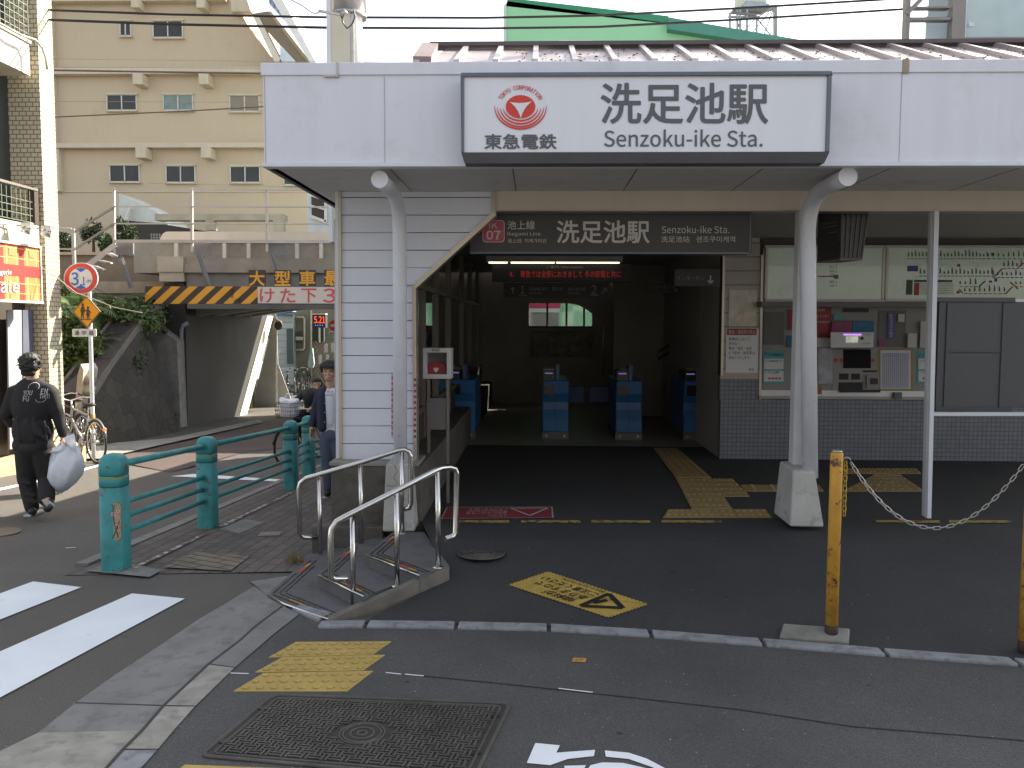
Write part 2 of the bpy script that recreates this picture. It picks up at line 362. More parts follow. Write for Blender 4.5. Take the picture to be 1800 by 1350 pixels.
# road markings
mb = MB(); mb.quad(*[G(x, y, .001) for x, y in [(-400, 1188), (58, 1022), (143, 1032), (-400, 1248)]]); struct('crosswalk_stripe', mb, paintW)
mb = MB(); mb.quad(*[G(x, y, .001) for x, y in [(-400, 1321), (232, 1043), (325, 1052), (-400, 1440)]]); struct('crosswalk_stripe', mb, paintW)
mb = MB(); mb.quad(*[T(x, y, .001) for x, y in [(300, 837), (340, 833), (500, 843), (502, 847), (460, 845)]]); struct('road_marking', mb, paintW)
mb = MB()
ln = [(-60, 878), (0, 862), (110, 838), (182, 817), (240, 806)]
for a, b in zip(ln, ln[1:]): mb.quad(T(a[0], a[1], .001), T(b[0], b[1], .001), T(b[0], b[1] - 3, .001), T(a[0], a[1] - 4, .001))
for a, b in (((330, 792), (455, 755)), ((455, 755), (530, 733))): mb.quad(T(a[0], a[1], .001), T(a[0] + 14, a[1], .001), T(b[0] + 8, b[1], .001), T(b[0], b[1], .001))
struct('road_line', mb, paintW)
mb = MB(); mb.quad(*[T(x, y, .0005) for x, y in [(180, 806), (300, 772), (455, 742), (560, 726), (640, 735), (600, 775), (430, 795), (300, 830)]])
struct('red_road_surface', mb, asphalt('asphalt_red', (.075, .056, .051), (.095, .07, .063)))
mb = MB(); mb.quad(*[T(x, y, .03) for x, y in [(175, 806), (100, 806), (60, 790), (300, 770), (455, 737), (462, 742)]]); struct('side_path', mb, concM)
# bicycle symbol at the bottom
mb = MB()
for pl in ([(941, 1306), (984, 1310), (978, 1323), (1046, 1318), (1044, 1329), (998, 1334), (967, 1345), (926, 1341)], [(1063, 1319), (1105, 1323), (1136, 1333), (1169, 1350), (1200, 1380), (1178, 1380), (1148, 1349), (1105, 1334), (1065, 1330)], [(1038, 1345), (1059, 1340), (1095, 1341), (1135, 1350), (1150, 1372), (1020, 1372)], [(992, 1346), (1030, 1345), (1015, 1372), (995, 1372)]):
    mb.quad(*[G(x, y, .006) for x, y in pl])
struct('road_symbol', mb, paintW)
mb = MB(); mb.quad(*[G(x, y, .006) for x, y in [(325, 1344), (490, 1350), (480, 1372), (290, 1368)]]); struct('yellow_marking', mb, yelT)
mb = MB()
for a, b in (((405, 1183), (437, 1184)), ((678, 1182), (705, 1185)), ((712, 1185), (745, 1188)), ((982, 1210), (1042, 1217)), ((115, 963), (133, 962))): mb.bar(G(*a, .005), G(*b, .005), .007, .002)
struct('chalk_line', mb, paintW)
# tactile paving near
def tactile(q, nu, nv, name, label, f=G, kind='dots', z=.006, mat=None):
    t = thing(name, label, 'paving', f(*q[3]), group='yellow tactile paving')
    P = [f(*p) for p in q]     # tl tr br bl
    mb = MB(); mb.prism([p + Vector((0, 0, z)) for p in P], (0, 0, -.02)); mb.build('paving_slab', mat or yelT, t)
    d = MB(); a, b, c, e = P
    for i in range(nv):
        for j in range(nu):
            u = (j + .5) / nu; v = (i + .5) / nv
            p = a * (1 - u) * (1 - v) + b * u * (1 - v) + c * u * v + e * (1 - u) * v
            if kind == 'dots': d.lathe(p + Vector((0, 0, z)), [(.019, 0), (.017, .006), (.010, .009)], 8)
        if 0: pass
    if kind == 'bars':
        for j in range(nu):
            u = (j + .5) / nu; p = a * (1 - u) + b * u; r = e * (1 - u) + c * u
            n_ = max(1, int(nv))
            for k in range(n_):
                s0 = p + (r - p) * ((k + .06) / n_); s1 = p + (r - p) * ((k + .94) / n_)
                d.bar(s0 + Vector((0, 0, z)), s1 + Vector((0, 0, z)), .02, .008)
    s = d.build('raised_dots' if kind == 'dots' else 'raised_bars', mat or yelT, t)
    return t
tactile([(520, 1130), (688, 1129), (655, 1152), (472, 1157)], 8, 3, 'tactile_paving', 'furthest row of worn yellow dotted paving beside the kerb corner')
tactile([(495, 1157.5), (677, 1152.5), (638, 1180), (448, 1183.5)], 8, 3, 'tactile_paving', 'middle row of yellow dotted paving near the big manhole cover')
tactile([(463, 1185), (656, 1181), (610, 1217), (410, 1217)], 8, 3, 'tactile_paving', 'flattened yellow paving row directly above the big rectangular manhole cover')
# big manhole cover
t = thing('manhole_cover', 'large rectangular cast iron cover with basket weave pattern in the asphalt', 'manhole cover', G(350, 1330))
c00, c10, c11, c01 = G(350, 1330, .006), G(833, 1372, .006), G(899, 1236, .006), G(480, 1221, .006)
U = (c10 - c00); V = (c01 - c00)
def Q(u, v, z=0): 
    p = c00 * (1 - u) * (1 - v) + c10 * u * (1 - v) + c11 * u * v + c01 * (1 - u) * v; return p + Vector((0, 0, z))
def rrect(u0, v0, u1, v1, ru, rv, z, n=5):
    o = []
    for cx, cy, a0 in ((u1 - ru, v1 - rv, 0), (u0 + ru, v1 - rv, 90), (u0 + ru, v0 + rv, 180), (u1 - ru, v0 + rv, 270)):
        for k in range(n + 1):
            a = rad(a0 + 90 * k / n); o.append(Q(cx + ru * math.cos(a), cy + rv * math.sin(a), z))
    return o
MB().prism(rrect(0, 0, 1, 1, .03, .07, 0), (0, 0, -.02)).build('cover_plate', M('cast_recess', (.035, .033, .03), .7, var=.3), t)
mb = MB(); mb.tube(rrect(.004, .01, .996, .99, .03, .07, .0), .009, 6, closed=True); mb.tube(rrect(.035, .055, .965, .945, .02, .04, .0), .006, 6, closed=True); mb.build('rim', castI, t)
mb = MB(); nu, nv = 24, 14; uc, vc = .5, .46
LU, LV = U.length, V.length
for i in range(nu):
    for j in range(nv):
        du, dv = .90 / nu, .85 / nv; u = .05 + du * (i + .5); v = .075 + dv * (j + .5)
        if ((u - uc) * LU) ** 2 + ((v - vc) * LV) ** 2 < .115 ** 2: continue
        for k in (-.25, .25):
            if (i + j) % 2: mb.bar(Q(u - du * .56, v + dv * k), Q(u + du * .56, v + dv * k), dv * LV * .24, .013)
            else: mb.bar(Q(u + du * k, v - dv * .56), Q(u + du * k, v + dv * .56), du * LU * .24, .013)
mb.build('tread_pattern', castI, t)
mb = MB(); c = Q(uc, vc)
for r in (.095, .082, .05, .02): mb.tube([c + Vector((r * math.cos(a * math.pi / 16), r * math.sin(a * math.pi / 16), .001)) for a in range(32)], .005, 6, closed=True)
mb.build('centre_ring', castI, t)
mb = MB()
for u, v in ((.03, .75), (.03, .22), (.955, .8), (.955, .3)): mb.lathe(Q(u, v, .002), [(.022, 0), (.022, .003)], 12, 1.3, .8)
mb.build('lifting_slot', black, t)
# ================================================================ station forecourt and floor
CL = [G(583, 1090), G(690, 1045, .07), G(790, 998, .14), G(745, 935, .2)]
def xl(y):
    pts = [(CL[0].y, CL[0].x), (CL[2].y, CL[2].x), (6.38, -.90), (7, -.95)]
    if y <= pts[0][0]: return pts[0][1]
    for (a, xa), (b, xb) in zip(pts, pts[1:]):
        if y <= b: return xa + (xb - xa) * (y - a) / (b - a)
    return pts[-1][1]
mb = MB(); NU, NV = 60, 16; vs = []
for j in range(NV + 1):
    for i in range(NU + 1):
        y = 5.1 + (6.05 - 5.1) * j / NV; x0 = xl(y); x = x0 + (9 - x0) * i / NU; k = ky(x) + .1
        yy = k + (6.05 - k) * j / NV; vs.append((x, yy, pz(x, yy) + .004 * (j > 0)))
mb.add(vs, [(j * (NU + 1) + i, j * (NU + 1) + i + 1, (j + 1) * (NU + 1) + i + 1, (j + 1) * (NU + 1) + i) for j in range(NV) for i in range(NU)])
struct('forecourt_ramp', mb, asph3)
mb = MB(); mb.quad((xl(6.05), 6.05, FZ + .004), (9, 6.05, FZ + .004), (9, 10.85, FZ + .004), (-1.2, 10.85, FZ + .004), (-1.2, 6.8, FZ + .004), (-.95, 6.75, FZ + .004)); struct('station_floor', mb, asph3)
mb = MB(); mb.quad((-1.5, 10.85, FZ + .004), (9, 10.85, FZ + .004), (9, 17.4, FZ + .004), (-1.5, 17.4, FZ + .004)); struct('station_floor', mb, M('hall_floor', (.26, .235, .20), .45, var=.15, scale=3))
# kerb stones
mb = MB(); jx = [640, 800, 965, 1145, 1345, 1562, 1795, 2050, 2400]
kx = [p.x for p in KW]
def kpt(x): return Vector((x, ky(x), 0))
def xatpx(px):
    best = min((abs((lambda q: q[0])(proj(kpt(x / 200)) ) - px), x / 200) for x in range(-300, 1500)); return best[1]
def proj(p):
    q = CR.transposed() @ (Vector(p) - O); return (900 + FPX * q.x / -q.z, 675 - FPX * q.y / -q.z)
xj = [KW[0].x - .02] + [xatpx(p) for p in jx]
for a, b in zip(xj, xj[1:]):
    a += .012; b -= .012; n = 4; P = [a + (b - a) * k / n for k in range(n + 1)]
    f = [Vector((x, ky(x), -.08)) for x in P]; bk = [Vector((x, ky(x) + .1, -.08)) for x in P[::-1]]
    mb.prism(f + bk, (0, 0, .098))
mb.prism([G(513, 1088, -.05), G(560, 1107, -.05), G(585, 1095, -.05), G(528, 1079, -.05)], (0, 0, .066))
struct('kerb', mb, kerbM, bevel=.008)
# steps
stM = M('step_slab', (.115, .115, .12), .85, var=.15, scale=8, bump=.3, bscale=150, col2=(.08, .08, .08), mix=(.5, .7))
stS = M('step_side', (.15, .14, .12), .9, var=.25, scale=8, bump=.5, bscale=70)
t = thing('steps', 'three shallow stone steps with bright nosings between two steel handrails', 'steps', G(578, 1089))
ST = [(.012, [(470, 1045), (500, 1062), (578, 1089), (600, 1083), (800, 1000), (700, 930), (548, 975)], [(470, 1045), (500, 1062), (578, 1089)], (470, 1045), (545, 980)),
      (.095, [(558, 1010), (640, 1049), (665, 1038), (800, 998), (720, 925), (617, 958)], [(558, 1010), (640, 1049)], (558, 1010), (617, 958)),
      (.175, [(643, 975), (738, 1012), (790, 995), (745, 935), (690, 936)], [(643, 975), (738, 1012)], (643, 975), (690, 936))]
strM = M('tread_strip', (.022, .022, .022), .7); redM = M('red_pad', (.42, .06, .04), .7); orM = M('orange_pad', (.42, .22, .05), .7)
for z, po, ns, s0, s1 in ST:
    s = MB().prism([G(x, y, z) for x, y in po], (0, 0, -.35 if z < .05 else -.14)).build('step', stM, t)
    a = [G(x, y, z + .003) for x, y in ns]
    MB().tube(a, .007, 6).build('nosing', steel, s)
    A, B, C = G(*s0, z + .002), G(*s1, z + .002), G(*ns[-1], z + .002)
    dB = (B - A); dC = (C - A); m1 = MB(); m2 = MB(); m3 = MB()
    nB = dC.normalized(); nC = dB.normalized()
    for o_, w_ in ((.035, .012), (.085, .012), (.125, .012)):
        P0 = A + (nB + nC) * o_
        for k in range(5):
            if o_ == .035 and k in (3,): continue
            p = P0 + dB * (.02 + k * .18); q = P0 + dB * (.02 + k * .18 + .155)
            if o_ < .1 or k < 4: m1.bar(p, q, w_, .002)
            p = P0 + dC * (.02 + k * .18); q = P0 + dC * (.02 + k * .18 + .155); m1.bar(p, q, w_, .002)
    P0 = A + (nB + nC) * .058
    m2.bar(P0 + dC * .52, P0 + dC * .66, .024, .002); m3.bar(P0 + dC * .67, P0 + dC * .8, .024, .002); m3.bar(P0 + dC * .25, P0 + dC * .5, .014, .002)
    m2.bar(P0 + dB * .55, P0 + dB * .68, .024, .002); m3.bar(P0 + dB * .69, P0 + dB * .8, .024, .002)
    m1.build('tread_strip', strM, s); m2.build('red_pad', redM, s); m3.build('orange_pad', orM, s)
mb = MB()
rim = [G(578, 1091, .01), G(640, 1063, .06), G(700, 1037, .115), G(745, 1017, .15), G(790, 997, .18)]
for a, b in zip(rim, rim[1:]):
    d = (b - a); d.z = 0; d.normalize(); n = Vector((-d.y, d.x, 0)) * .06
    mb.prism([a, b, b + n, a + n, ], (0, 0, -.25))
mb.build('kerb_rim', stS, t)
# handrails
def rail(name, label, post, top, Ys, stub, zb):
    t = thing('handrail', label, 'handrail', post[0])
    pts = []
    for i in range(len(top)): pts.append(F(top[i][0], top[i][1], Ys[i]))
    MB().tube(pts, .0195, 12).build('rail', steel, t)
    for p, (px, py) in zip(post, stub):
        q = F(px, py, p.y); MB().tube([p, Vector((p.x, p.y, q.z))], .017, 10).build('post', steel, t)
        MB().lathe(p, [(.035, 0), (.035, .006), (.02, .01)], 12).build('flange', steel, t)
    return t
p1 = [G(621, 1065, .0), G(698, 1031, .1), G(770, 998, .175)]
ya, yb, yc = p1[0].y, p1[1].y, p1[2].y
yst = ya - .1
rail('near', 'near stainless handrail sloping up over the right edge of the steps', p1,
     [(611, 1017), (588, 1018), (581, 1012), (581, 945), (583, 930), (592, 917), (606, 909), (697, 863), (762, 829), (775, 823), (790, 821), (800, 824), (803, 833), (801, 935), (797, 943), (783, 948)],
     [ya - .06, ya - .08, ya - .1, ya - .1, ya - .09, ya - .08, ya - .06, yb, yc - .02, yc + .02, yc + .08, yc + .1, yc + .11, yc + .11, yc + .1, yc + .06],
     [(621, 905), (698, 866), (770, 829)], 0)
p2 = [G(563, 988, -.02), G(635, 963, .0), G(707, 936, .17)]
Ya = 6.33; p2 = [Vector(((563 - 946) / 1500 * 6.3, 6.3, -.03)), Vector(((635 - 946) / 1500 * 6.31, 6.31, .0)), Vector(((707 - 946) / 1500 * 6.32, 6.32, .17))]
p2 = [F(563, 990, 6.3), F(635, 962, 6.31), F(707, 938, 6.32)]
rail('far', 'far stainless handrail in front of the dark stone plinth', p2,
     [(560, 945), (534, 945), (527, 939), (525, 860), (528, 849), (538, 841), (635, 813), (700, 792), (711, 790), (719, 794), (722, 803), (722, 885), (719, 893), (711, 895)],
     [6.33, 6.3, 6.28, 6.28, 6.28, 6.28, 6.3, 6.31, 6.32, 6.32, 6.33, 6.33, 6.33, 6.33],
     [(563, 836), (635, 816), (707, 793)], 0)
# floor mats and marks
yelMat = M('mat_yellow', (.40, .28, .06), .7, var=.15, scale=8, col2=(.27, .19, .06), mix=(.5, .75), mscale=9)
t = thing('slope_warning_mat', 'yellow floor sticker with black warning triangle and serrated edge', 'floor sticker', L(892, 1028))
q = [L(892, 1028, .010), L(963, 1004, .010), L(1142, 1062, .010), L(1070, 1086, .010)]
mb = MB(); poly = []
for k in range(4):
    a, b = q[k], q[(k + 1) % 4]; n = (24 if k % 2 == 0 else 56); per = (b - a).cross(Vector((0, 0, 1))).normalized()
    for i in range(n): poly.append(a + (b - a) * (i / n) + per * (.012 if i % 2 else -.004))
mb.add(poly, [list(range(len(poly)))]); mb.build('sticker', yelMat, t)
# text runs upside down: its baseline direction from right end to left
def MQ(u, v, z=0):   # u along long axis from left end, v across from near edge
    return q[0] * (1 - u) * (1 - v) + q[3] * u * (1 - v) + q[2] * u * v + q[1] * (1 - u) * v + Vector((0, 0, z))
def mtxt(s, u0, u1, v0, v1, m=black, **k): tquad(s, MQ(u1, v1), MQ(u0, v1), MQ(u1, v0), m, t, tr=MQ(u0, v0), off=.003, **k)
mtxt('傾斜が', .30, .60, .10, .30, bold=.01); mtxt('ありますので', .12, .62, .34, .52, bold=.01); mtxt('ご注意ください', .08, .63, .57, .76, bold=.01); mtxt('Watch Out for Incline', .2, .62, .82, .93)
mb = MB()
A, B, C = MQ(.665, .88, .003), MQ(.93, .52, .003), MQ(.70, .10, .003)
for a, b in ((A, B), (B, C), (C, A)): mb.bar(a, b, .035, .002)
mb.bar(MQ(.72, .36, .003), MQ(.745, .62, .003), .035, .002); mb.disc(MQ(.76, .74, .003), (0, 0, 1), .02, 12, .002)
mb.build('warning_triangle', black, t)
redMat = M('mat_red', (.22, .03, .04), .7, var=.15, scale=6)
t = thing('red_warning_mat', 'long red floor sticker with white text and triangle inside the entrance', 'floor sticker', G(776, 912, .2))
q = [G(776, 912, .21), G(786, 892, .21), G(970, 891, .21), G(972, 910, .21)]
MB().quad(*q).build('sticker', redMat, t)
wt = M('faded_white', (.45, .42, .42), .8, var=.15, scale=20)
mb = MB()
for k in range(4):
    a, b = q[k] + Vector((0, 0, .002)), q[(k + 1) % 4] + Vector((0, 0, .002)); n = 60 if k % 2 else 10
    for i in range(n): mb.bar(a + (b - a) * ((i + .1) / n), a + (b - a) * ((i + .6) / n), .012, .001)
A, B, C = MQ(.61, .88, .002), MQ(.96, .88, .002), MQ(.79, .2, .002)
for a, b in ((A, B), (B, C), (C, A)): mb.bar(a, b, .016, .001)
mb.build('white_border', wt, t)
mtxt('ころびやすいので', .22, .58, .62, .88, wt); mtxt('足元に十分ご注意', .2, .58, .34, .6, wt); mtxt('ください。', .4, .58, .1, .3, wt)
mb = MB(); 
for a, b in ((806, 895), (916, 1020), (1039, 1143), (1163, 1268), (1540, 1652), (1668, 1778)):
    mb.quad(G(a, 914, .21), G(b, 914.5, .21), G(b, 919, .21), G(a, 918.5, .21))
struct('boundary_line', mb, yelP)
yelD = M('tactile_ochre', (.33, .235, .10), .75, var=.15, scale=5, bump=.3, bscale=80)
g = lambda x, y: G(x, y, FZ + .004)
for i, (qq, nu, nv, kind, lab) in enumerate([
    ([(1148, 788), (1190, 788), (1250, 840), (1188, 840)], 4, 2, 'bars', 'ochre ribbed paving path leading into the ticket hall'),
    ([(1188, 841), (1250, 841), (1287, 895), (1216, 895)], 6, 6, 'dots', 'ochre dotted paving in the middle of the branching path'),
    ([(1251, 842), (1287, 842), (1318, 873), (1272, 873)], 5, 4, 'dots', 'small ochre dotted paving right of the branching path'),
    ([(1175, 896), (1222, 896), (1232, 910), (1166, 910)], 5, 2, 'dots', 'ochre dotted paving left end of the T beside the yellow line'),
    ([(1223, 896), (1288, 896), (1296, 910), (1233, 910)], 5, 2, 'dots', 'ochre dotted paving centre of the T beside the yellow line'),
    ([(1289, 896), (1345, 896), (1356, 910), (1297, 910)], 5, 2, 'dots', 'ochre dotted paving right end of the T beside the yellow line'),
    ([(1302, 853), (1440, 853), (1448, 864), (1310, 864)], 4, 6, 'dots', 'narrow ochre strip passing behind the concrete column foot'),
    ([(1480, 824), (1610, 824), (1620, 833), (1485, 833)], 16, 2, 'dots', 'far ochre paving bar under the ticket counter'),
    ([(1540, 834), (1580, 834), (1626, 864), (1480, 864)], 9, 5, 'dots', 'ochre paving fan behind the hanging chain'),
]): tactile(qq, nu, nv, 'tactile_paving', lab, g, kind, .006, yelD)
# round manhole
t = thing('manhole_cover', 'round dark iron manhole cover in the shaded forecourt', 'manhole cover', L(847, 973))
c = L(847, 973, .008); mb = MB(); mb.lathe(c, [(.165, 0), (.165, .004)], 32); mb.build('cover_plate', castI, t)
mb = MB(); [mb.tube([c + Vector((r * math.cos(a * math.pi / 16), r * math.sin(a * math.pi / 16), .004)) for a in range(32)], .005, 6, closed=True) for r in (.16, .13, .09, .05)]; mb.build('ring_pattern', castI, t)
t = thing('manhole_cover', 'round tan manhole cover on the road at the left edge', 'manhole cover', T(-2, 936))
c = T(-2, 936, .004); mb = MB(); mb.lathe(c, [(.17, 0), (.17, .004)], 32); mb.build('cover_plate', M('tan_cover', (.17, .14, .10), .7, bump=.6, bscale=50), t)
o = MB().quad(*[G(x, y, .006) for x, y in [(1008, 1156), (1031, 1157), (1029, 1164), (1005, 1163)]]).build('road_sticker', M('orange_sticker', (.55, .27, .07), .6)); tag(o, 'tiny orange sticker stuck on the asphalt', 'sticker'); 
tx = tquad('止', G(1009, 1162, .006), G(1016, 1162, .006), G(1012, 1158, .006), black, o); tquad('水', G(1017, 1162, .006), G(1024, 1162, .006), G(1020, 1158, .006), black, o)
mb = MB()
sm = [(745, 1188), (860, 1199), (982, 1212), (1130, 1228), (1300, 1247), (1500, 1277), (1690, 1292), (1900, 1310)]
for a, b in zip(sm, sm[1:]): mb.bar(G(*a, .0055), G(*b, .0055), .006, .001)
sm = [(250, 1120), (262, 1150), (240, 1180)]
struct('pavement_seam', mb, M('seam_dark', (.022, .021, .02), .9))
# small litter
random.seed(3)
mb = MB()
for _ in range(260):
    x = random.uniform(-1, 4.5); y = random.uniform(3.3, 6.6); z = (pz(x, y) + .006) if y > ky(x) + .12 else .004
    if y < 6 and x < xl(max(y, 5.1)) + .1: continue
    s = random.uniform(.002, .006); a = random.uniform(0, 3)
    mb.add([(x + s * math.cos(a + k * 2.1), y + s * math.sin(a + k * 2.1), z + .001 * k) for k in range(3)], [(0, 1, 2)])
tag(mb.build('pebbles', M('grit', (.42, .4, .36), .8), fixn=False), kind='stuff')
# ================================================================ station building
YF, YW = 5.65, 6.75
xr = 8.6
x0, _, zs, zt = xz(463, 113, 900, 290, YF)
ZS = F(946, 290, YF).z; ZT = F(946, 110, YF).z
ST_ = thing('station_building', 'white railway station with deep canopy, siding wall and dark open entrance hall', 'station building', (0, YW, FZ))
def sp(name, mb, mat, parent=None, **k): return mb.build(name, mat, parent or ST_, **k)
sp('fascia', MB().box((x0, YF, ZS), (xr, YF + .06, ZT)), whiteM, bevel=.004)
mb = MB()
for px in (463 + 3, 676, 1583):
    x = F(px, 200, YF).x; mb.box((x - .0025, YF - .002, ZS + .01), (x + .0025, YF + .01, ZT - .08))
sp('panel_joint', mb, M('joint_grey', (.42, .43, .46), .7))
fc = sp('fascia_cap', MB().box((x0 - .01, YF - .012, ZT - .075), (F(1586, 100, YF).x, YF + .09, ZT + .004)), whiteM, bevel=.003)
sp('fascia_cap', MB().box((F(1597, 100, YF).x, YF - .012, ZT - .075), (xr, YF + .09, ZT + .004)), whiteM, bevel=.003)
sp('cap_clip', MB().box((F(1586, 100, YF).x, YF - .016, ZT - .079), (F(1597, 100, YF).x, YF + .05, ZT + .006)), M('rusty_clip', (.33, .28, .2), .7))
sp('cap_clip', MB().box((F(592, 100, YF).x, YF - .016, ZT - .09), (F(596, 100, YF).x, YF + .05, ZT + .006)).box((F(570, 100, YF).x, YF - .018, ZT - .088), (F(594, 100, YF).x, YF, ZT - .076)), steelD)
sp('drip_edge', MB().box((x0 - .012, YF - .02, ZS - .012), (xr, YF + .07, ZS + .014)), whiteP, bevel=.003)
sp('drip_edge', MB().box((x0 - .012, YF + .07, ZS - .010), (x0 + .012, 16.5, ZS + .014)), M('drip_grey', (.16, .16, .16), .6))
sp('soffit', MB().box((x0, YF + .06, ZS), (xr, 16.6, ZS + .05)), soffM)
mb = MB()
for x in (-1.0, -.18, .65, 1.48, 2.31, 3.14, 3.97): mb.box((x - .003, YF + .08, ZS - .0015), (x + .003, YW - .01, ZS + .01))
sp('soffit_joint', mb, black)
sp('side_fascia', MB().box((x0, YF + .06, ZS), (x0 + .05, 16.6, ZT - .05)), whiteM)
# metal roof
roofM = M('brown_roof_metal', (.42, .35, .34), .35, .4, var=.3, scale=2, bump=.3, bscale=12, col2=(.72, .68, .66), mix=(.5, .75), mscale=2.5)
A = F(742, 113, 6.2); B = F(757, 84, 7.1); zr0, zr1 = F(946, 112, 6.2).z, F(946, 86, 7.1).z
rf = sp('roof', MB().prism([(A.x, 6.2, zr0), (xr, 6.2, zr0), (xr, 7.1, zr1), (B.x + .12, 7.1, zr1)], (0, 0, -.03)).prism([(B.x + .12, 7.1, zr1), (xr, 7.1, zr1), (xr, 17, zr1 + .02), (B.x + .12, 17, zr1 + .02)], (0, 0, -.03)), roofM)
lightR = M('roof_seam', (.5, .44, .43), .35, .4, var=.2)
k = 0
for i in range(40):
    x = -.88 + i * .282
    if x > xr: break
    MB().bar((x, 6.2, zr0 + .015), (x, 7.1, zr1 + .015), .04, .035).build('roof_seam', lightR, rf)
MB().bar((A.x, 6.2, zr0 + .03), (B.x, 7.1, zr1 + .03), .13, .05).build('roof_edge', M('roof_edge_metal', (.24, .18, .18), .5, .3), rf)
MB().box((B.x, 7.06, zr1 + .02), (xr, 7.2, zr1 + .05)).build('ridge_cap', M('ridge_metal', (.10, .075, .08), .5), rf)
random.seed(5); mb = MB()
for _ in range(420):
    x = random.uniform(-.2, 5); s = random.random(); y = 6.2 + .9 * s; z = zr0 + (zr1 - zr0) * s + .006; r = random.uniform(.008, .02); a = random.uniform(0, 6)
    mb.add([(x + r * math.cos(a), y + r * math.sin(a), z), (x - r * math.sin(a) * .5, y + r * math.cos(a) * .5, z + .012), (x - r * math.cos(a), y - r * math.sin(a), z + .002)], [(0, 1, 2)])
tag(mb.build('fallen_leaves', M('dead_leaf', (.22, .13, .06), .8, var=.4, scale=9), fixn=False), kind='stuff')
sp('flat_roof', MB().box((x0 + .05, YF + .09, ZT - .12), (xr, 16.6, ZT - .08)), M('roof_membrane', (.3, .3, .3), .8))
# front siding
def xlim(y): return 868 if y < 375 else (868 + (727 - 868) * (y - 375) / 130 if y < 505 else 727)
lines = [336, 347.1] + [347.1 + 30.9 * k for k in range(1, 16)]
lines = [v for v in lines if v < 806] + [808]
mb = MB(); back = MB()
for a, b in zip(lines, lines[1:]):
    ys = sorted({a + .6, b - .6} | {v for v in (375, 505) if a < v < b})
    for u, v in zip(ys, ys[1:]):
        mb.prism([F(598, u, YW), F(xlim(u), u, YW), F(xlim(v - .01), v, YW), F(598, v, YW)], (0, .02, 0))
        back.prism([F(598, u - 2, YW + .012), F(xlim(u) - .5, u - 2, YW + .012), F(xlim(v - .01) - .5, v + 2, YW + .012), F(598, v + 2, YW + .012)], (0, .1, 0))
sp('siding', mb, sidM, bevel=.002); sp('wall_backing', back, M('siding_gap', (.52, .52, .55), .8))
def pbar(x0_, y0_, x1_, y1_, Y, w_, h_, mat, name, up=(0, 1, 0)): return sp(name, MB().bar(F(x0_, y0_, Y), F(x1_, y1_, Y), w_, h_, up), mat)
tan = M('aluminium_tan', (.52, .46, .38), .35, .7, var=.12)
sp('corner_trim', MB().prism([F(594, 336, YW - .02), F(599, 336, YW - .02), F(601, 806, YW - .02), F(596, 806, YW - .02)], (0, .06, 0)), tan)
sp('corner_trim', MB().prism([F(589, 336, YW + .0), F(594, 336, YW), F(596, 806, YW), F(590.5, 806, YW)], (0, .06, 0)), sidM)
sp('entrance_trim', MB().prism([F(724, 503, YW - .025), F(731, 506, YW - .025), F(733, 812, YW - .025), F(727, 812, YW - .025)], (0, .12, 0)), tan)
sp('entrance_trim', MB().prism([F(724, 503, YW - .025), F(731, 507, YW - .025), F(872, 378, YW - .025), F(865, 373, YW - .025)], (0, .12, 0)), tan)
sp('entrance_trim', MB().prism([F(864, 336, YW - .025), F(871, 336, YW - .025), F(872, 378, YW - .025), F(865, 373, YW - .025)], (0, .12, 0)), trimM)
sp('beam', MB().box((F(871, 350, YW).x, YW, F(946, 369, YW).z), (xr, YW + .12, ZS)), beamM)
sp('beam_flange', MB().box((F(871, 350, YW).x, YW - .01, F(946, 371, YW).z), (xr, YW + .14, F(946, 369, YW).z)), trimM)
# side wall, plinths
xw = F(590, 600, YW).x
zp = F(600, 812, 6.6).z
sp('side_wall', MB().box((xw, YW + .14, zp), (xw + .1, 16.6, ZS)), sidM)
plM = M('plinth_stone', (.115, .105, .09), .85, var=.25, scale=5, bump=.5, bscale=80, col2=(.075, .07, .062), mix=(.45, .65), mscale=7)
xp = F(582, 900, 6.6).x
sp('plinth', MB().box((xp, 6.6, -.6), (F(742, 900, 6.6).x, 16.6, zp - .03)), plM, bevel=.01)
sp('plinth_cap', MB().box((xp - .01, 6.59, zp - .03), (F(736, 900, 6.6).x, 7.0, zp)), concM, bevel=.005)
sp('lower_plinth', MB().box((F(549, 950, 6.5).x, 6.48, -.6), (F(674, 950, 6.5).x, 6.6, F(600, 925, 6.5).z)), plM, bevel=.01)
sp('drain_pipe', MB().tube([F(590.5, 385, 6.85), F(591, 700, 6.85), F(592, 768, 6.85)], .013, 8), M('grey_pipe', (.3, .3, .32), .5))
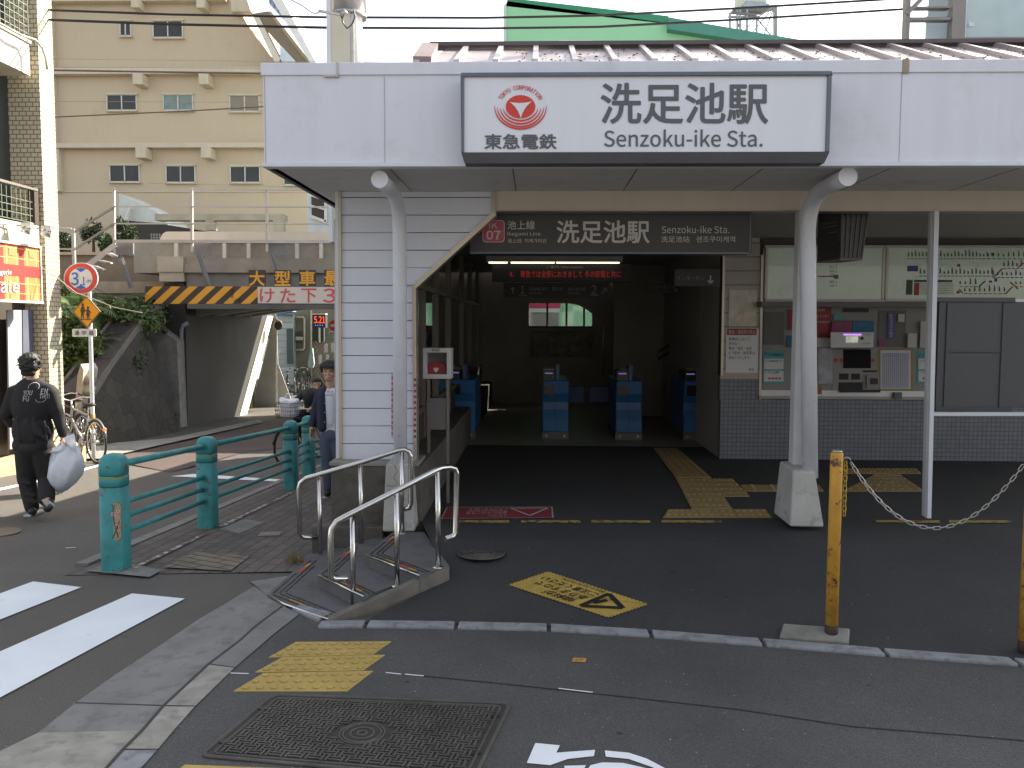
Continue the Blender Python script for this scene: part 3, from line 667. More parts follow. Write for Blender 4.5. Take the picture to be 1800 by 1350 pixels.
# columns
for sgn, px, top, base in ((0, (704, 818), (668, 316), [(672, 935), (729, 935), (722, 816), (678, 816)]), (1, (1424.5, 828), (1489, 311), [(1389, 926), (1449, 927), (1433, 828), (1394, 828)])):
    t = thing('canopy_column', ['white round canopy column on cracked concrete foot left of the entrance', 'white round canopy column with square post beside the ticket machines'][sgn], 'column', F(*base[0], 6.4), group='canopy columns')
    E0 = F(*top, 5.75); Bt = F(*px, 6.55); X = E0.x; X2 = Bt.x; r = .053 + .005 * sgn
    pth = [Vector((X, 5.75, E0.z)), Vector((X, 5.95, E0.z)), Vector((X, 6.2, E0.z)), Vector((X, 6.36, E0.z - .02)), Vector((X, 6.47, E0.z - .075)), Vector((X, 6.53, E0.z - .16)), Vector((X, 6.55, E0.z - .27)), Vector((X2, 6.55, Bt.z - .05))]
    p = MB().tube(pth, r, 24).build('pipe', whiteP, t)
    MB().disc((X, 5.745, E0.z), (0, -1, 0), r + .004, 32, .012).build('end_cap', whiteP, p)
    b0, b1, b2, b3 = base
    Fm = [F(*b0, 6.4), F(*b1, 6.4), F(*b2, 6.46), F(*b3, 6.46)]
    dy = .46; tp = .1
    vs = Fm + [Fm[0] + Vector((0, dy, 0)), Fm[1] + Vector((0, dy, 0)), Vector((Fm[2].x, 6.46 + dy - tp, Fm[2].z + .02)), Vector((Fm[3].x, 6.46 + dy - tp, Fm[3].z + .02))]
    MB().add(vs, [(0, 1, 2, 3), (4, 7, 6, 5), (0, 3, 7, 4), (1, 5, 6, 2), (3, 2, 6, 7), (0, 4, 5, 1)]).build('concrete_foot', concP, t, bevel=.015)
    if sgn:
        a = F(1393, 800, 6.7).x; MB().box((a, 6.69, F(1400, 822, 6.7).z), (F(1411, 800, 6.7).x, 6.80, F(946, 371, 6.7).z)).build('square_post', M('grey_post', (.58, .58, .59), .6, var=.1), t)
        a = F(1411, 800, 6.7).x; MB().box((a, 6.66, F(1400, 822, 6.7).z), (a + .012, 6.81, F(946, 371, 6.7).z)).build('post_flange', whiteP, t)
    else:
        c = MB().tube([F(694, 818, 6.398), F(698, 828, 6.398), F(692, 840, 6.398), F(700, 850, 6.398), F(690, 855, 6.398), F(679, 853, 6.398)], .0022, 5).build('crack', black, t)
# warning stripes on pipe / trim (red-white thin tapes)
mb = MB(); mr = MB()
for k in range(23):
    (mr if k % 2 else mb).prism([F(727.5, 660 + k * 5, YW - .028), F(731.5, 660 + k * 5, YW - .028), F(731.5, 665 + k * 5, YW - .028), F(727.5, 665 + k * 5, YW - .028)], (0, .002, 0))
    (mr if k % 2 else mb).prism([F(688, 657 + k * 4.9, YW - .003), F(690.5, 657 + k * 4.9, YW - .003), F(690.5, 661.9 + k * 4.9, YW - .003), F(688, 661.9 + k * 4.9, YW - .003)], (0, .002, 0))
sp('warning_tape', mb, wt); sp('warning_tape', mr, M('tape_red', (.35, .04, .05), .6))
# main sign
sg = M('sign_face', (.72, .745, .81), .4, var=.03, scale=1.5, streak=.7, emit=0)
sgr = M('sign_frame', (.13, .15, .18), .4, .4, var=.1); ink = M('ink_grey', (.105, .11, .125), .5, var=0); lred = M('logo_red', (.62, .05, .035), .5, var=0)
t = thing('station_name_board', 'long white station name board with red round emblem on the canopy fascia', 'sign', F(1130, 285, 5.5))
YS = 5.50
xa, xb, za, zb = xz(816, 134, 1452, 268, YS)
MB().box((xa, YS, za), (xb, YS + .14, zb)).build('sign_face', sg, t)
xa2, xb2, za2, zb2 = xz(811, 127, 1459, 276, YS)
fr = MB(); fr.box((xa2, YS - .015, zb), (xb2, YS + .14, zb2)); fr.box((xa2, YS - .015, za), (xa, YS + .14, zb)); fr.box((xb, YS - .015, za), (xb2, YS + .14, zb)); fr.build('frame', sgr, t, bevel=.004)
MB().prism([(xa2, YS - .015, za), (xb2, YS - .015, za), (xb2 - .02, YS + .02, za2 - .035), (xa2 + .02, YS + .02, za2 - .035)], (0, .12, 0)).build('bottom_rail', M('sign_rail', (.10, .105, .115), .5), t)
txt('洗足池駅', 1057, 147, 1349, 217, YS, ink, t, bold=.02)
txt('Senzoku-ike Sta.', 1062, 228, 1340, 258, YS, ink, t, bold=.012)
txt('東急電鉄', 852, 236, 978, 262, YS, ink, t, bold=.03)
# emblem
cx, cy = 915, 187.5
def PX(x, y, d=.004): return F(x, y, YS - d)
mb = MB(); mb.prism([PX(cx + 26 * math.cos(a * math.pi / 20), cy + 20.5 * math.sin(a * math.pi / 20)) for a in range(40)], (0, .003, 0)); mb.build('emblem_disc', lred, t)
tri = []
P3 = [(896, 179), (935, 178), (915.5, 208)]
for k in range(3):
    a, b = P3[k], P3[(k + 1) % 3]; mx_, my_ = (a[0] + b[0]) / 2, (a[1] + b[1]) / 2
    cxx, cyy = mx_ + (cx - mx_) * .55, my_ + (cy - my_) * .55
    for i in range(8):
        s = i / 8; tri.append(((1 - s) ** 2 * a[0] + 2 * s * (1 - s) * cxx + s * s * b[0], (1 - s) ** 2 * a[1] + 2 * s * (1 - s) * cyy + s * s * b[1]))
MB().add([PX(x, y, .007) for x, y in tri], [list(range(24))]).build('emblem_star', sg, t)
mb = MB()
for i, (rx, ry, a0) in enumerate(((31, 25.5, 8), (36, 31, 4), (41, 36, 0), (45.5, 40, -4))):
    n = 30; P_ = []
    for s_ in (1, -1):
        for k in (range(n + 1) if s_ == 1 else range(n, -1, -1)):
            a = rad(a0 + (180 - 2 * a0) * k / n); wd = 1.75 * math.sin(math.pi * k / n) ** .5
            P_.append((cx + (rx + s_ * wd * .9) * math.cos(a), cy + (-1) + (ry + s_ * wd * .9) * math.sin(a)))
    for k in range(n):
        mb.add([PX(*P_[k]), PX(*P_[k + 1]), PX(*P_[2 * n + 1 - k - 1]), PX(*P_[2 * n + 1 - k])], [(0, 1, 2, 3)])
mb.build('emblem_arcs', lred, t)
s = 'TOKYU CORPORATION'; n = len(s)
for i, ch in enumerate(s):
    if ch == ' ': continue
    a = rad(205 + (335 - 205) * (i + .5) / n); R1x, R1y, h = 36, 32, 7.5
    ex = Vector((math.cos(a), math.sin(a))); c = Vector((cx + R1x * ex.x, cy + 2 + R1y * ex.y)); tx_ = Vector((-ex.y, ex.x)); wd = 2.2 if ch != 'I' else .7
    bl = c - tx_ * wd; br = c + tx_ * wd; tl = bl + ex * h
    tquad(ch, F(bl.x, bl.y, YS), F(br.x, br.y, YS), F(tl.x, tl.y, YS), lred, t, 'lettering', off=.004, bold=.02)
# hanging black sign
dk = M('sign_black', (.085, .085, .088), .6, var=.08, spec=.3); lw = M('letter_white', (.58, .57, .55), .5, var=0)
YB = 6.98
t = thing('hanging_name_sign', 'long black hanging sign with white station name under the beam', 'sign', F(1080, 445, YB))
pbox(MB(), 826, 373, 1322, 445, YB, .16).build('sign_box', dk, t, bevel=.005)
pbox(MB(), 1318, 376, 1320, 443, YB - .004, .01).build('frame_edge', sgr, t); pbox(MB(), 826, 443, 1318, 446, YB - .01, .16).build('frame_edge', sgr, t)
pk = M('line_badge_pink', (.48, .085, .13), .5, var=0)
def rr(x0, y0, x1, y1, r, Y, d, n=5):
    o = []
    for cx_, cy_, a0 in ((x1 - r, y1 - r, 0), (x0 + r, y1 - r, 90), (x0 + r, y0 + r, 180), (x1 - r, y0 + r, 270)):
        for k in range(n + 1): a = rad(a0 + 90 * k / n); o.append(F(cx_ + r * math.cos(a), cy_ + r * math.sin(a), Y - d))
    return o
MB().prism(rr(848, 387, 887, 426, 6, YB, .006), (0, .003, 0)).build('badge_edge', lw, t)
MB().prism(rr(849.2, 388.2, 885.8, 424.8, 5.5, YB, .009), (0, .003, 0)).build('badge', pk, t)
txt('IK', 860, 392, 874, 401.5, YB, lw, t, off=.011, bold=.02); txt('07', 855.5, 406, 880, 421, YB, lw, t, off=.011, bold=.035)
txt('池上線', 892, 388, 940, 403.5, YB, lw, t, bold=.006); txt('Ikegami Line', 892, 407.5, 950, 416, YB, lw, t, bold=-.004); txt('池上线  이케가미선', 892, 419.5, 960, 427, YB, lw, t)
txt('洗足池駅', 979, 388, 1141, 427, YB, lw, t, bold=.02); txt('Senzoku-ike Sta.', 1163, 397, 1282, 410, YB, lw, t, bold=-.004); txt('洗足池站   센조쿠이케역', 1162, 415, 1292, 426, YB, lw, t)
# ================================================================ interior
HT = thing('ticket_hall', 'dark ticket hall inside the station seen through the open entrance', 'hall', (.5, 12, FZ))
def hp(name, mb, mat, **k): return mb.build(name, mat, HT, **k)
hp('hall_ceiling', MB().box((-1.4, YW + .2, ZS - .04), (xr, 16.6, ZS - .005)), darkC)
# back wall with arched window
YE = 16.8; zwin0 = F(985, 573, YE).z; xA, xB = F(930, 560, YE).x, F(1041, 560, YE).x; zt_ = F(985, 533, YE).z
mb = MB(); mb.box((-1.6, YE, FZ), (xA, YE + .15, ZS + .3)); mb.box((xB, YE, FZ), (xr, YE + .15, ZS + .3)); mb.box((xA, YE, FZ), (xB, YE + .15, zwin0))
arc = [(930, 533), (1000, 533), (1017, 536), (1030, 543), (1041, 551)]
for a, b in zip(arc, arc[1:]):
    p, q = F(*a, YE), F(*b, YE); mb.prism([p, q, Vector((q.x, YE, ZS + .3)), Vector((p.x, YE, ZS + .3))], (0, .15, 0))
hp('back_wall', mb, darkW)
mb = MB()
for px in (962, 996, 1027): x = F(px, 550, YE).x; mb.box((x - .02, YE + .05, zwin0), (x + .02, YE + .09, zt_))
mb.box((xA, YE - .03, zwin0 - .04), (xB, YE + .02, zwin0)); hp('window_frame', mb, M('frame_dark', (.12, .12, .11), .5))
mb = MB(); mb.quad((xA, YE + .07, zwin0), (xB, YE + .07, zwin0), (xB, YE + .07, zt_), (xA, YE + .07, zt_)); hp('window_pane', mb, glass('clear_glass', (.85, .9, .88)))
hp('wall_board', pbox(MB(), 932, 582, 1042, 628, YE - .03, .025), M('dim_poster', (.22, .20, .15), .7, var=.5, scale=6))
for bx in ((966, 590, 996, 622), (935, 585, 962, 600), (1000, 586, 1030, 624)): hp('poster', pbox(MB(), *bx, YE - .036, .004), M('dim_poster2', (.30, .26, .2), .7, var=.5, scale=9))
# hall right wall + stair
xR = F(1267, 700, 9.9).x
hp('hall_right_wall', MB().box((xR, 10.0, FZ), (xR + .12, YE, ZS)), M('hall_panel', (.5, .47, .43), .7, var=.1, scale=2))
hp('hall_divider', MB().box((F(1080, 500, 14.5).x, 14.5, FZ), (xR, 14.6, ZS)), darkW)
mb = MB()
for dz in (0, .12): mb.tube([F(1158, 618, 14.3) - Vector((0, 0, dz)), F(1194, 596, 13.6) - Vector((0, 0, dz))], .02, 8)
hp('stair_handrail', mb, black)
hp('wall_pipe', MB().tube([F(1063, 575, 15), F(1060, 575, 15), F(1060, 660, 15)], .02, 8), steelD)
for px, w_ in ((1228, 13), (1223, 10)): pass
st1 = M('lit_door_frame', (.40, .38, .34), .5)
for (a, b, c, d) in ((1222, 505, 1233, 570), (1222, 590, 1233, 645), (1196, 512, 1199, 640)):
    hp('door_panel', MB().prism([S(a, b, xR - .006), S(c, b, xR - .006), S(c, d, xR - .006), S(a, d, xR - .006)], (.004, 0, 0)), st1)
hp('door_handle', pbox(MB(), 1198, 616, 1204, 633, 13, .03), M('handle_white', (.5, .48, .44), .5))
# left glass partition
xL = -1.12; gd = M('dark_glass', (.015, .02, .02), .04, var=0, spec=1.0, coat=1)
YL = lambda px: 1.12 * FPX / (946 - px)
hp('partition_base', MB().box((xL - .05, YW + .13, FZ), (xL, YE, .92)), M('partition_grey', (.06, .055, .05), .7, var=.1))
hp('partition_glass', MB().box((xL - .03, YW + .13, .92), (xL - .02, YE, ZS)), gd)
al = M('aluminium_dull', (.20, .18, .155), .5, .3, var=.1)
for px in (745, 768, 790, 813, 827, 840):
    y = YL(px); hp('mullion', MB().box((xL - .04, y - .04, FZ), (xL + .012, y + .04, ZS)), al)
hp('transom', MB().box((xL - .04, YW + .13, 2.08), (xL + .012, YE, 2.13)), al); hp('transom', MB().box((xL - .04, YW + .13, .90), (xL + .012, YE, .95)), al)
hp('left_poster', MB().prism([S(824, 640, xL + .02), S(838, 665, xL + .02), S(846, 712, xL + .02), S(822, 712, xL + .02)], (.004, 0, 0)), M('poster_red', (.25, .025, .03), .6, var=.5, scale=14))
# lamps strip
lampM = M('fluorescent_strip', (.95, .85, .62), .5, emit=.8, var=0)
for a, b in ((859, 892), (898, 975), (978, 1089)):
    o = MB().tube([F(a, 461.5, 10.6), F(b, 461.5, 10.6)], .011, 8).build('ceiling_lamp', lampM); tag(o, ['short left fluorescent tube under the hall ceiling', 'middle fluorescent tube under the hall ceiling', 'long right fluorescent tube under the hall ceiling'][(a > 890) + (a > 970)], 'lamp', 'hall ceiling tubes')
hp('lamp_beam', pbox(MB(), 855, 450, 1095, 460, 10.55, .08), darkC)
ledM = M('led_red', (.7, .05, .04), .5, emit=.04, var=0); dimw = M('dim_lettering', (.30, .29, .27), .6, var=0)
t = thing('led_display', 'black overhead display with a line of red dot letters', 'display', F(990, 494, 10.7))
pbox(MB(), 865, 464, 1110, 495, 10.7, .15).build('housing', black, t); txt('9。  東急では全駅におきまして 冬の節電と共に', 896, 476, 1091, 488, 10.7, ledM, t, bold=-.008); txt('ご案内 Information', 960, 466.5, 1024, 472, 10.7, dimw, t)
t = thing('platform_direction_sign', 'black overhead sign pointing to platforms 1 and 2', 'sign', F(980, 523, 10.9))
pbox(MB(), 885, 497, 1072, 524, 10.9, .1).build('sign_box', black, t)
def arrow(mb, a, b, Y, h=5, w_=.006):
    A_, B_ = F(*a, Y), F(*b, Y); mb.bar(A_, B_, w_ * 2, .003, (0, 1, 0)); d = Vector((b[0] - a[0], b[1] - a[1])).normalized()
    for s_ in (1, -1):
        v = Matrix.Rotation(rad(180 + 42 * s_), 2) @ d; mb.bar(B_, F(b[0] + v.x * h, b[1] + v.y * h, Y), w_ * 2, .003, (0, 1, 0))
mb = MB(); arrow(mb, (901, 516), (901, 505), 10.89, 5); arrow(mb, (1058, 516), (1066, 506), 10.89, 6); mb.build('arrow', dimw, t)
txt('1', 915, 502, 922, 516, 10.9, dimw, t); txt('2', 1039, 502, 1049, 517, 10.9, dimw, t); txt('五反田方面 戸越 行', 930, 505, 963, 511, 10.9, dimw, t); txt('御嶽山 雪が谷 蒲田', 999, 505, 1030, 511, 10.9, dimw, t); txt('for Gotanda', 930, 513, 952, 517, 10.9, dimw, t); txt('for Kamata', 999, 513, 1020, 517, 10.9, dimw, t); txt('旗の台', 971, 504, 988, 511, 10.9, dimw, t)
mb = MB(); pbox(mb, 912, 518, 927, 520.5, 10.89, .01); pbox(mb, 1037, 518, 1053, 520, 10.89, .01); mb.build('underline', M('dim_pink', (.25, .12, .12), .6), t)
t = thing('intercom_sign', 'grey hanging sign with katakana and a white down arrow', 'sign', F(1225, 503, 10.0)); pbox(MB(), 1186, 473, 1266, 503, 9.7, .06).build('sign_box', M('sign_dim', (.05, .05, .05), .5), t)
txt('インターホン', 1190, 484, 1238, 493, 9.7, dimw, t); mb = MB(); arrow(mb, (1249, 484), (1249, 498), 9.69, 7, .008); mb.build('arrow', lw, t)
t = thing('intercom_sign', 'dim farther intercom sign with a slanted arrow', 'sign', F(1165, 515, 11.5)); pbox(MB(), 1135, 497, 1194, 516, 11.5, .06).build('sign_box', black, t)
txt('インターホン', 1140, 501, 1178, 508, 11.5, dimw, t); mb = MB(); arrow(mb, (1183, 504), (1190, 512), 11.49, 5, .006); mb.build('arrow', dimw, t)
# gates
blueM = M('gate_blue', (.035, .17, .42), .4, var=.08, scale=4); blueD = M('gate_flap_blue', (.02, .045, .16), .5)
def gate():
    t = thing('ticket_gate', 'x', 'ticket gate', (0, 0, 0))
    w_ = .175
    prof = [(0, .10), (.0, .26), (.05, .40), (.055, .50), (.0, .62), (-.012, .78), (-.005, .80), (1.2, .80), (1.2, .10)]
    MB().prism([(-w_, y, z) for y, z in prof], (2 * w_, 0, 0)).build('body', blueM, t, bevel=.012)
    MB().box((-w_ - .005, -.005, .0), (w_ + .005, 1.22, .10)).build('base_plate', M('gate_base', (.14, .14, .14), .6), t)
    MB().box((-w_ + .01, .02, .80), (-.02, .5, .93)).build('card_reader', M('gate_dark', (.02, .02, .022), .3), t)
    MB().prism([(.0, .1, .80), (.0, .1, 1.0), (.0, .35, 1.0), (.0, .6, .80)], (.05, 0, 0)).build('side_hood', M('gate_hood', (.06, .16, .33), .4), t)
    MB().box((-w_ + .03, -.014, .60), (-.02, 0, .74)).build('display', M('gate_display', (.012, .012, .015), .2), t)
    MB().box((-w_ + .03, .0, .885), (-.04, .1, .90)).build('reader_light', M('reader_glow', (.35, .28, .75), .5, emit=.1, var=0), t)
    MB().prism([(-.12, .16, .935), (-.02, .16, .935), (-.02, .28, .965), (-.12, .28, .965)], (0, 0, .006)).build('reader_top', M('reader_glint', (.6, .55, .45), .3), t)
    MB().box((-.002, -.003, .12), (.002, .0, .78)).build('seam', black, t)
    for s_ in (-1, 1): MB().disc((s_ * .12, -.006, .05), (0, -1, 0), .018, 14, .004).build('bolt', steelD, t)
    return t
labs = ['blue ticket gate at the far left next to the red poster', 'blue ticket gate left of the centre aisle with pale tray', 'blue ticket gate right of the centre aisle', 'blue ticket gate half hidden by the tiled wall on the right']
g0 = gate()
for i, px in enumerate((812, 976, 1105, 1224)):
    o = g0 if i == 0 else copy_tree(g0)
    p = F(px, 776, 11.45); o.location = (p.x, 11.45, FZ + .004); o['label'] = labs[i]; o['group'] = 'row of ticket gates'
for i, (a, b) in enumerate(((998, 1026), (1036, 1070), (1140, 1142))):
    if i < 2: o = pb('gate_flap', a, 679, b, 708, 12.3, .03, blueD, None, .01); tag(o, ['left dark blue swing flap between the two middle gates', 'right dark blue swing flap between the two middle gates'][i], 'gate flap', 'gate flaps')
# AED cabinet
t = thing('aed_cabinet', 'white wall cabinet with a red AED pack behind its window', 'AED cabinet', F(768, 800, 7.25))
mb = MB(); Y = 7.25
aedW = M('aed_white', (.55, .55, .55), .5)
pbox(mb, 743, 612, 793, 620, Y, .18); pbox(mb, 743, 658, 793, 666, Y, .18); pbox(mb, 743, 620, 750, 658, Y, .18); pbox(mb, 785, 620, 793, 658, Y, .18); mb.build('cabinet_frame', aedW, t, bevel=.004)
pbox(MB(), 743, 612, 793, 666, Y + .17, .01).build('back_panel', M('aed_inside', (.25, .25, .26), .6), t)
MB().prism([F(x, y, Y + .06) for x, y in [(751, 658), (751, 643), (756, 637), (776, 637), (783, 642), (784, 658)]], (0, .08, 0)).build('red_pack', M('aed_red', (.3, .02, .03), .5), t)
txt('♥', 762, 646, 771, 655, Y + .055, lw, t); txt('AED', 764, 613.5, 773, 617.5, Y, black, t, bold=.02); txt('♥', 759, 613.5, 763, 617.5, Y, redM, t)
MB().box((F(750, 700, Y).x, Y + .03, FZ), (F(755, 700, Y).x, Y + .06, F(768, 666, Y).z)).build('stand_leg', al, t); MB().box((F(784, 700, Y).x, Y + .03, FZ), (F(789, 700, Y).x, Y + .06, F(768, 666, Y).z)).build('stand_leg', al, t)
pbox(MB(), 755, 700, 784, 755, Y + .04, .01).build('stand_panel', M('stand_grey', (.16, .15, .15), .6), t)
# right block: pillar with notice, tile wall, ticket machines
Y9 = 9.9
hp('tile_wall', MB().box((xR, Y9, FZ), (xr, Y9 + .1, F(1300, 700, Y9).z)), tileM)
mb = MB()
a, b, c, d = xz(1265, 664, 1337, 702, Y9); mb.box((a, Y9 - .001 - .004, c - .001), (b, Y9 + .1, d)); hp('tile_pillar', mb, tileM)
sw = M('siding_warm', (.46, .43, .40), .6, var=.06, scale=3); mb = MB()
ys = [378] + [427 + 24.6 * k for k in range(10)] + [661]
for u, v in zip(ys, ys[1:]): pbox(mb, 1270, u + .6, 1336, v - .6, Y9, .02)
hp('siding', mb, sw); hp('wall_backing', pbox(MB(), 1268, 375, 1340, 662, Y9 + .015, .1), M('siding_gap2', (.06, .055, .05), .8))
hp('corner_trim', MB().prism([F(1271, 448, Y9 - .02), F(1275, 448, Y9 - .02), F(1271, 660, Y9 - .02), F(1267, 660, Y9 - .02)], (0, .05, 0)), tan)
hp('corner_trim', MB().prism([F(1338, 448, Y9 - .02), F(1342, 448, Y9 - .02), F(1338, 702, Y9 - .02), F(1334, 702, Y9 - .02)], (0, .05, 0)), tan)
hp('sill', pbox(MB(), 1266, 660, 1334, 666, Y9 - .02, .06), M('sill_cream', (.42, .38, .33), .5))
t = thing('rules_notice', 'white notice with red header on the siding pillar', 'sign', F(1304, 658, Y9))
pbox(MB(), 1276, 577, 1333, 655, Y9 - .012, .008).build('notice_board', M('notice_white', (.72, .72, .74), .5, var=.03), t)
pbox(MB(), 1278, 577.5, 1330, 589, Y9 - .015, .004).build('header', M('notice_red', (.33, .05, .06), .5), t)
txt('集会・演説等の禁止', 1281, 580, 1328, 587, Y9 - .015, lw, t)
for i, (s, x1) in enumerate((('駅構内において、', 1321), ('許可なく', 1300), ('集会・演説・出店', 1321), ('ビラ配布・勧誘等は', 1327), ('禁止いたします。', 1320))): txt(s, 1281, 593 + 8.1 * i, x1, 599 + 8.1 * i, Y9 - .012, black, t)
txt('駅長', 1316, 647, 1325, 652, Y9 - .012, black, t)
t = thing('taped_sheet', 'crinkled clear plastic pocket taped above the notice', 'poster', F(1304, 575, Y9))
pbox(MB(), 1281, 509, 1330, 574, Y9 - .01, .004).build('plastic_sheet', M('crinkled_plastic', (.5, .45, .36), .25, var=.35, scale=8, bump=1.0, bscale=9, spec=.8), t)
# fare boards
fb = M('fare_board', (.31, .36, .30), .3, var=.5, scale=1.0, emit=.05, coat=.6); fbs = M('board_frame', (.48, .46, .43), .4, .3)
Yb = 9.84
for i, (a, b) in enumerate(((1345, 1556), (1557, 1930))):
    t = thing('fare_board', ['smaller backlit fare board behind the round column, with glare', 'long backlit fare and route map board above the ticket machines'][i], 'route map', F(a, 530, Yb))
    pbox(MB(), a + 5, 436, b - 5, 526, Yb + .01, .05).build('map_face', fb, t)
    mb = MB(); pbox(mb, a, 431, b, 436, Yb, .07); pbox(mb, a, 526, b, 531, Yb, .07); pbox(mb, a, 436, a + 5, 526, Yb, .07); pbox(mb, b - 5, 436, b, 526, Yb, .07); mb.build('frame', fbs, t, bevel=.003)
    ydk = M('map_ink', (.06, .09, .07), .6, var=0); yr = M('map_red', (.35, .06, .05), .6, var=0); yg = M('map_green', (.03, .25, .08), .6, var=0); yb_ = M('map_blue', (.06, .09, .3), .6, var=0)
    Z = Yb + .006
    if i == 0:
        mb = MB(); pbox(mb, 1466, 483, 1474, 490, Z, .003); mb.build('station_mark', yg, t)
        mb = MB(); pbox(mb, 1438, 485, 1466, 487, Z, .003); mb.build('line_red', yr, t)
        for s_, y in (('品川', 467), ('五反田', 474), ('洗足池', 481), ('蒲田', 493), ('大森', 500)): txt(s_, 1458, y, 1466, y + 4.5, Z, ydk, t)
        mb = MB(); [pbox(mb, 1469.5, y, 1470.5, y + 3, Z, .003) for y in (464, 470, 476, 494, 500)]; mb.build('line_dark', ydk, t)
    else:
        random.seed(11)
        inkb = MB(); red = MB(); gre = MB(); blu = MB()
        def row(xa, xb, y, step, tgt, up=1):
            x = xa
            while x < xb:
                h = random.uniform(6, 13); pbox(inkb, x, y - 2 - h, x + 1.4, y - 3.2, Z, .002); pbox(inkb, x + 1.9, y - 3 - h * .6, x + 2.5, y - 3.4, Z, .002); pbox(tgt, x - .5, y, x + step * .62, y + 1.5, Z, .002); x += step
        row(1596, 1735, 454, 6.3, gre); row(1736, 1920, 454, 9, gre); row(1617, 1745, 484.5, 7, inkb); row(1745, 1920, 487, 8, blu); row(1764, 1920, 471, 7.6, red); row(1687, 1722, 503, 9, gre); row(1695, 1768, 515.5, 8.7, red); row(1785, 1920, 503, 8, red)
        for (x_, y_, x2, y2, tg) in ((1686, 508, 1692, 515, red), (1722, 503, 1732, 494, inkb), (1748, 486, 1762, 472, red), (1768, 516, 1780, 504, red), (1776, 496, 1790, 508, red), (1790, 470, 1800, 462, red)): tg.bar(F(x_, y_, Z), F(x2, y2, Z), .014, .002, (0, 1, 0))
        pbox(blu, 1595, 467, 1614, 477, Z, .002); pbox(red, 1683, 464, 1688, 469, Z, .002); pbox(gre, 1742, 444, 1748, 449, Z, .002); pbox(red, 1682, 511, 1687, 516, Z, .002); pbox(blu, 1748, 489, 1753, 495, Z, .002); pbox(blu, 1629, 457, 1634, 461, Z, .002); pbox(red, 1739, 493, 1744, 497, Z, .002)
        pbox(inkb, 1593, 492, 1604, 518, Z, .002); pbox(inkb, 1607, 492, 1674, 496, Z, .002); pbox(red, 1607, 497, 1616, 519, Z, .002)
        tbl = MB()
        for yy in range(498, 519, 3): pbox(tbl, 1618, yy, 1676, yy + 1.1, Z, .002)
        tbl.build('fare_table', M('map_grey', (.25, .27, .24), .6, var=0), t)
        inkb.build('station_names', ydk, t); red.build('line_red', yr, t); gre.build('line_green', M('map_teal', (.05, .22, .17), .6, var=0), t); blu.build('line_blue', yb_, t)
hp('header_wall', pbox(MB(), 1340, 398, 2000, 431, 9.92, .1), M('dark_header', (.09, .088, .085), .7)); hp('board_ledge', pbox(MB(), 1338, 531, 1990, 540, 9.72, .2), M('ledge_grey', (.16, .16, .165), .6))
cons = M('console_grey', (.26, .26, .255), .6, var=.08)
hp('machine_wall', pbox(MB(), 1338, 538, 1990, 612, 10.05, .1), cons)
hp('counter_front', pbox(MB(), 1337, 688, 1990, 699, Y9 - .03, .14), M('counter_silver', (.62, .62, .64), .4, .3)); hp('counter_lip', pbox(MB(), 1335, 698, 1990, 703, Y9 - .045, .16), M('counter_lip', (.34, .34, .34), .5))
# sloped console
def slope(x0_, x1_, mb, v0=0, v1=1, d=0):
    a0 = F(x0_, 688 - 0, Y9 - .02); a1 = F(x1_, 688, Y9 - .02); b0 = F(x0_, 611, 10.04); b1 = F(x1_, 611, 10.04)
    n = Vector((0, -.6, .2)).normalized() * d
    L_ = lambda p, q, v: p + (q - p) * v + n
    mb.prism([L_(a0, b0, v0), L_(a1, b1, v0), L_(a1, b1, v1), L_(a0, b0, v1)], (0, .012, 0)); return mb
hp('console', slope(1337, 1990, MB()), cons)
def spanel(name, x0_, x1_, v0, v1, mat, parent, d=.006): return slope(x0_, x1_, MB(), v0, v1, d).build(name, mat, parent)
def SP(x, v, d=.01): 
    a = F(x, 688, Y9 - .02); b = F(x, 611, 10.04); return a + (b - a) * v + Vector((0, -.6, .2)).normalized() * d
for nm, xx, lab in (('guide_poster', 1341, 'teal guide poster leaning left of the white column'), ('guide_poster', 1612, 'teal guide poster partly behind the white frame post')):
    t = thing(nm, lab, 'poster', SP(xx, 0)); spanel('sheet', xx, xx + 38, .18, .92, M('poster_teal', (.10, .36, .40), .6), t); 
    for v0 in (.22, .5): spanel('text_box', xx + 2, xx + 36, v0, v0 + .24, M('poster_white', (.62, .62, .62), .6), t, .009)
    tquad('① 入場券の買い方', SP(xx + 4, .66), SP(xx + 33, .66), SP(xx + 4, .71), black, t); tquad('② のりこし精算', SP(xx + 4, .40), SP(xx + 28, .40), SP(xx + 4, .45), black, t); tquad('きっぷ・定期券売り場', SP(xx + 3, .79), SP(xx + 35, .79), SP(xx + 3, .87), black, t)
    for k in range(4): mbk = MB(); a = SP(xx + 9 + k * 6, .27); MB().box((a.x, a.y - .002, a.z), (a.x + .025, a.y, a.z + .02)).build('red_mark', redM, t)
t = thing('ticket_machine', 'grey ticket vending machine with dark screen and white top unit', 'ticket machine', SP(1500, 0))
MB().add([F(1460, 584, 9.9), F(1536, 584, 9.9), F(1535, 611, 9.9), F(1460, 611, 9.9), F(1460, 584, 10.05), F(1536, 584, 10.05), F(1535, 611, 10.05), F(1460, 611, 10.05)], [(0, 3, 2, 1), (4, 5, 6, 7), (0, 1, 5, 4), (3, 7, 6, 2), (0, 4, 7, 3), (1, 2, 6, 5)]).build('top_unit', M('machine_white', (.62, .63, .66), .5, var=.03), t)
pbox(MB(), 1483, 587, 1514, 589.5, 9.895, .005).build('purple_lamp', M('purple_glow', (.55, .25, .95), .5, emit=.4, var=0), t)
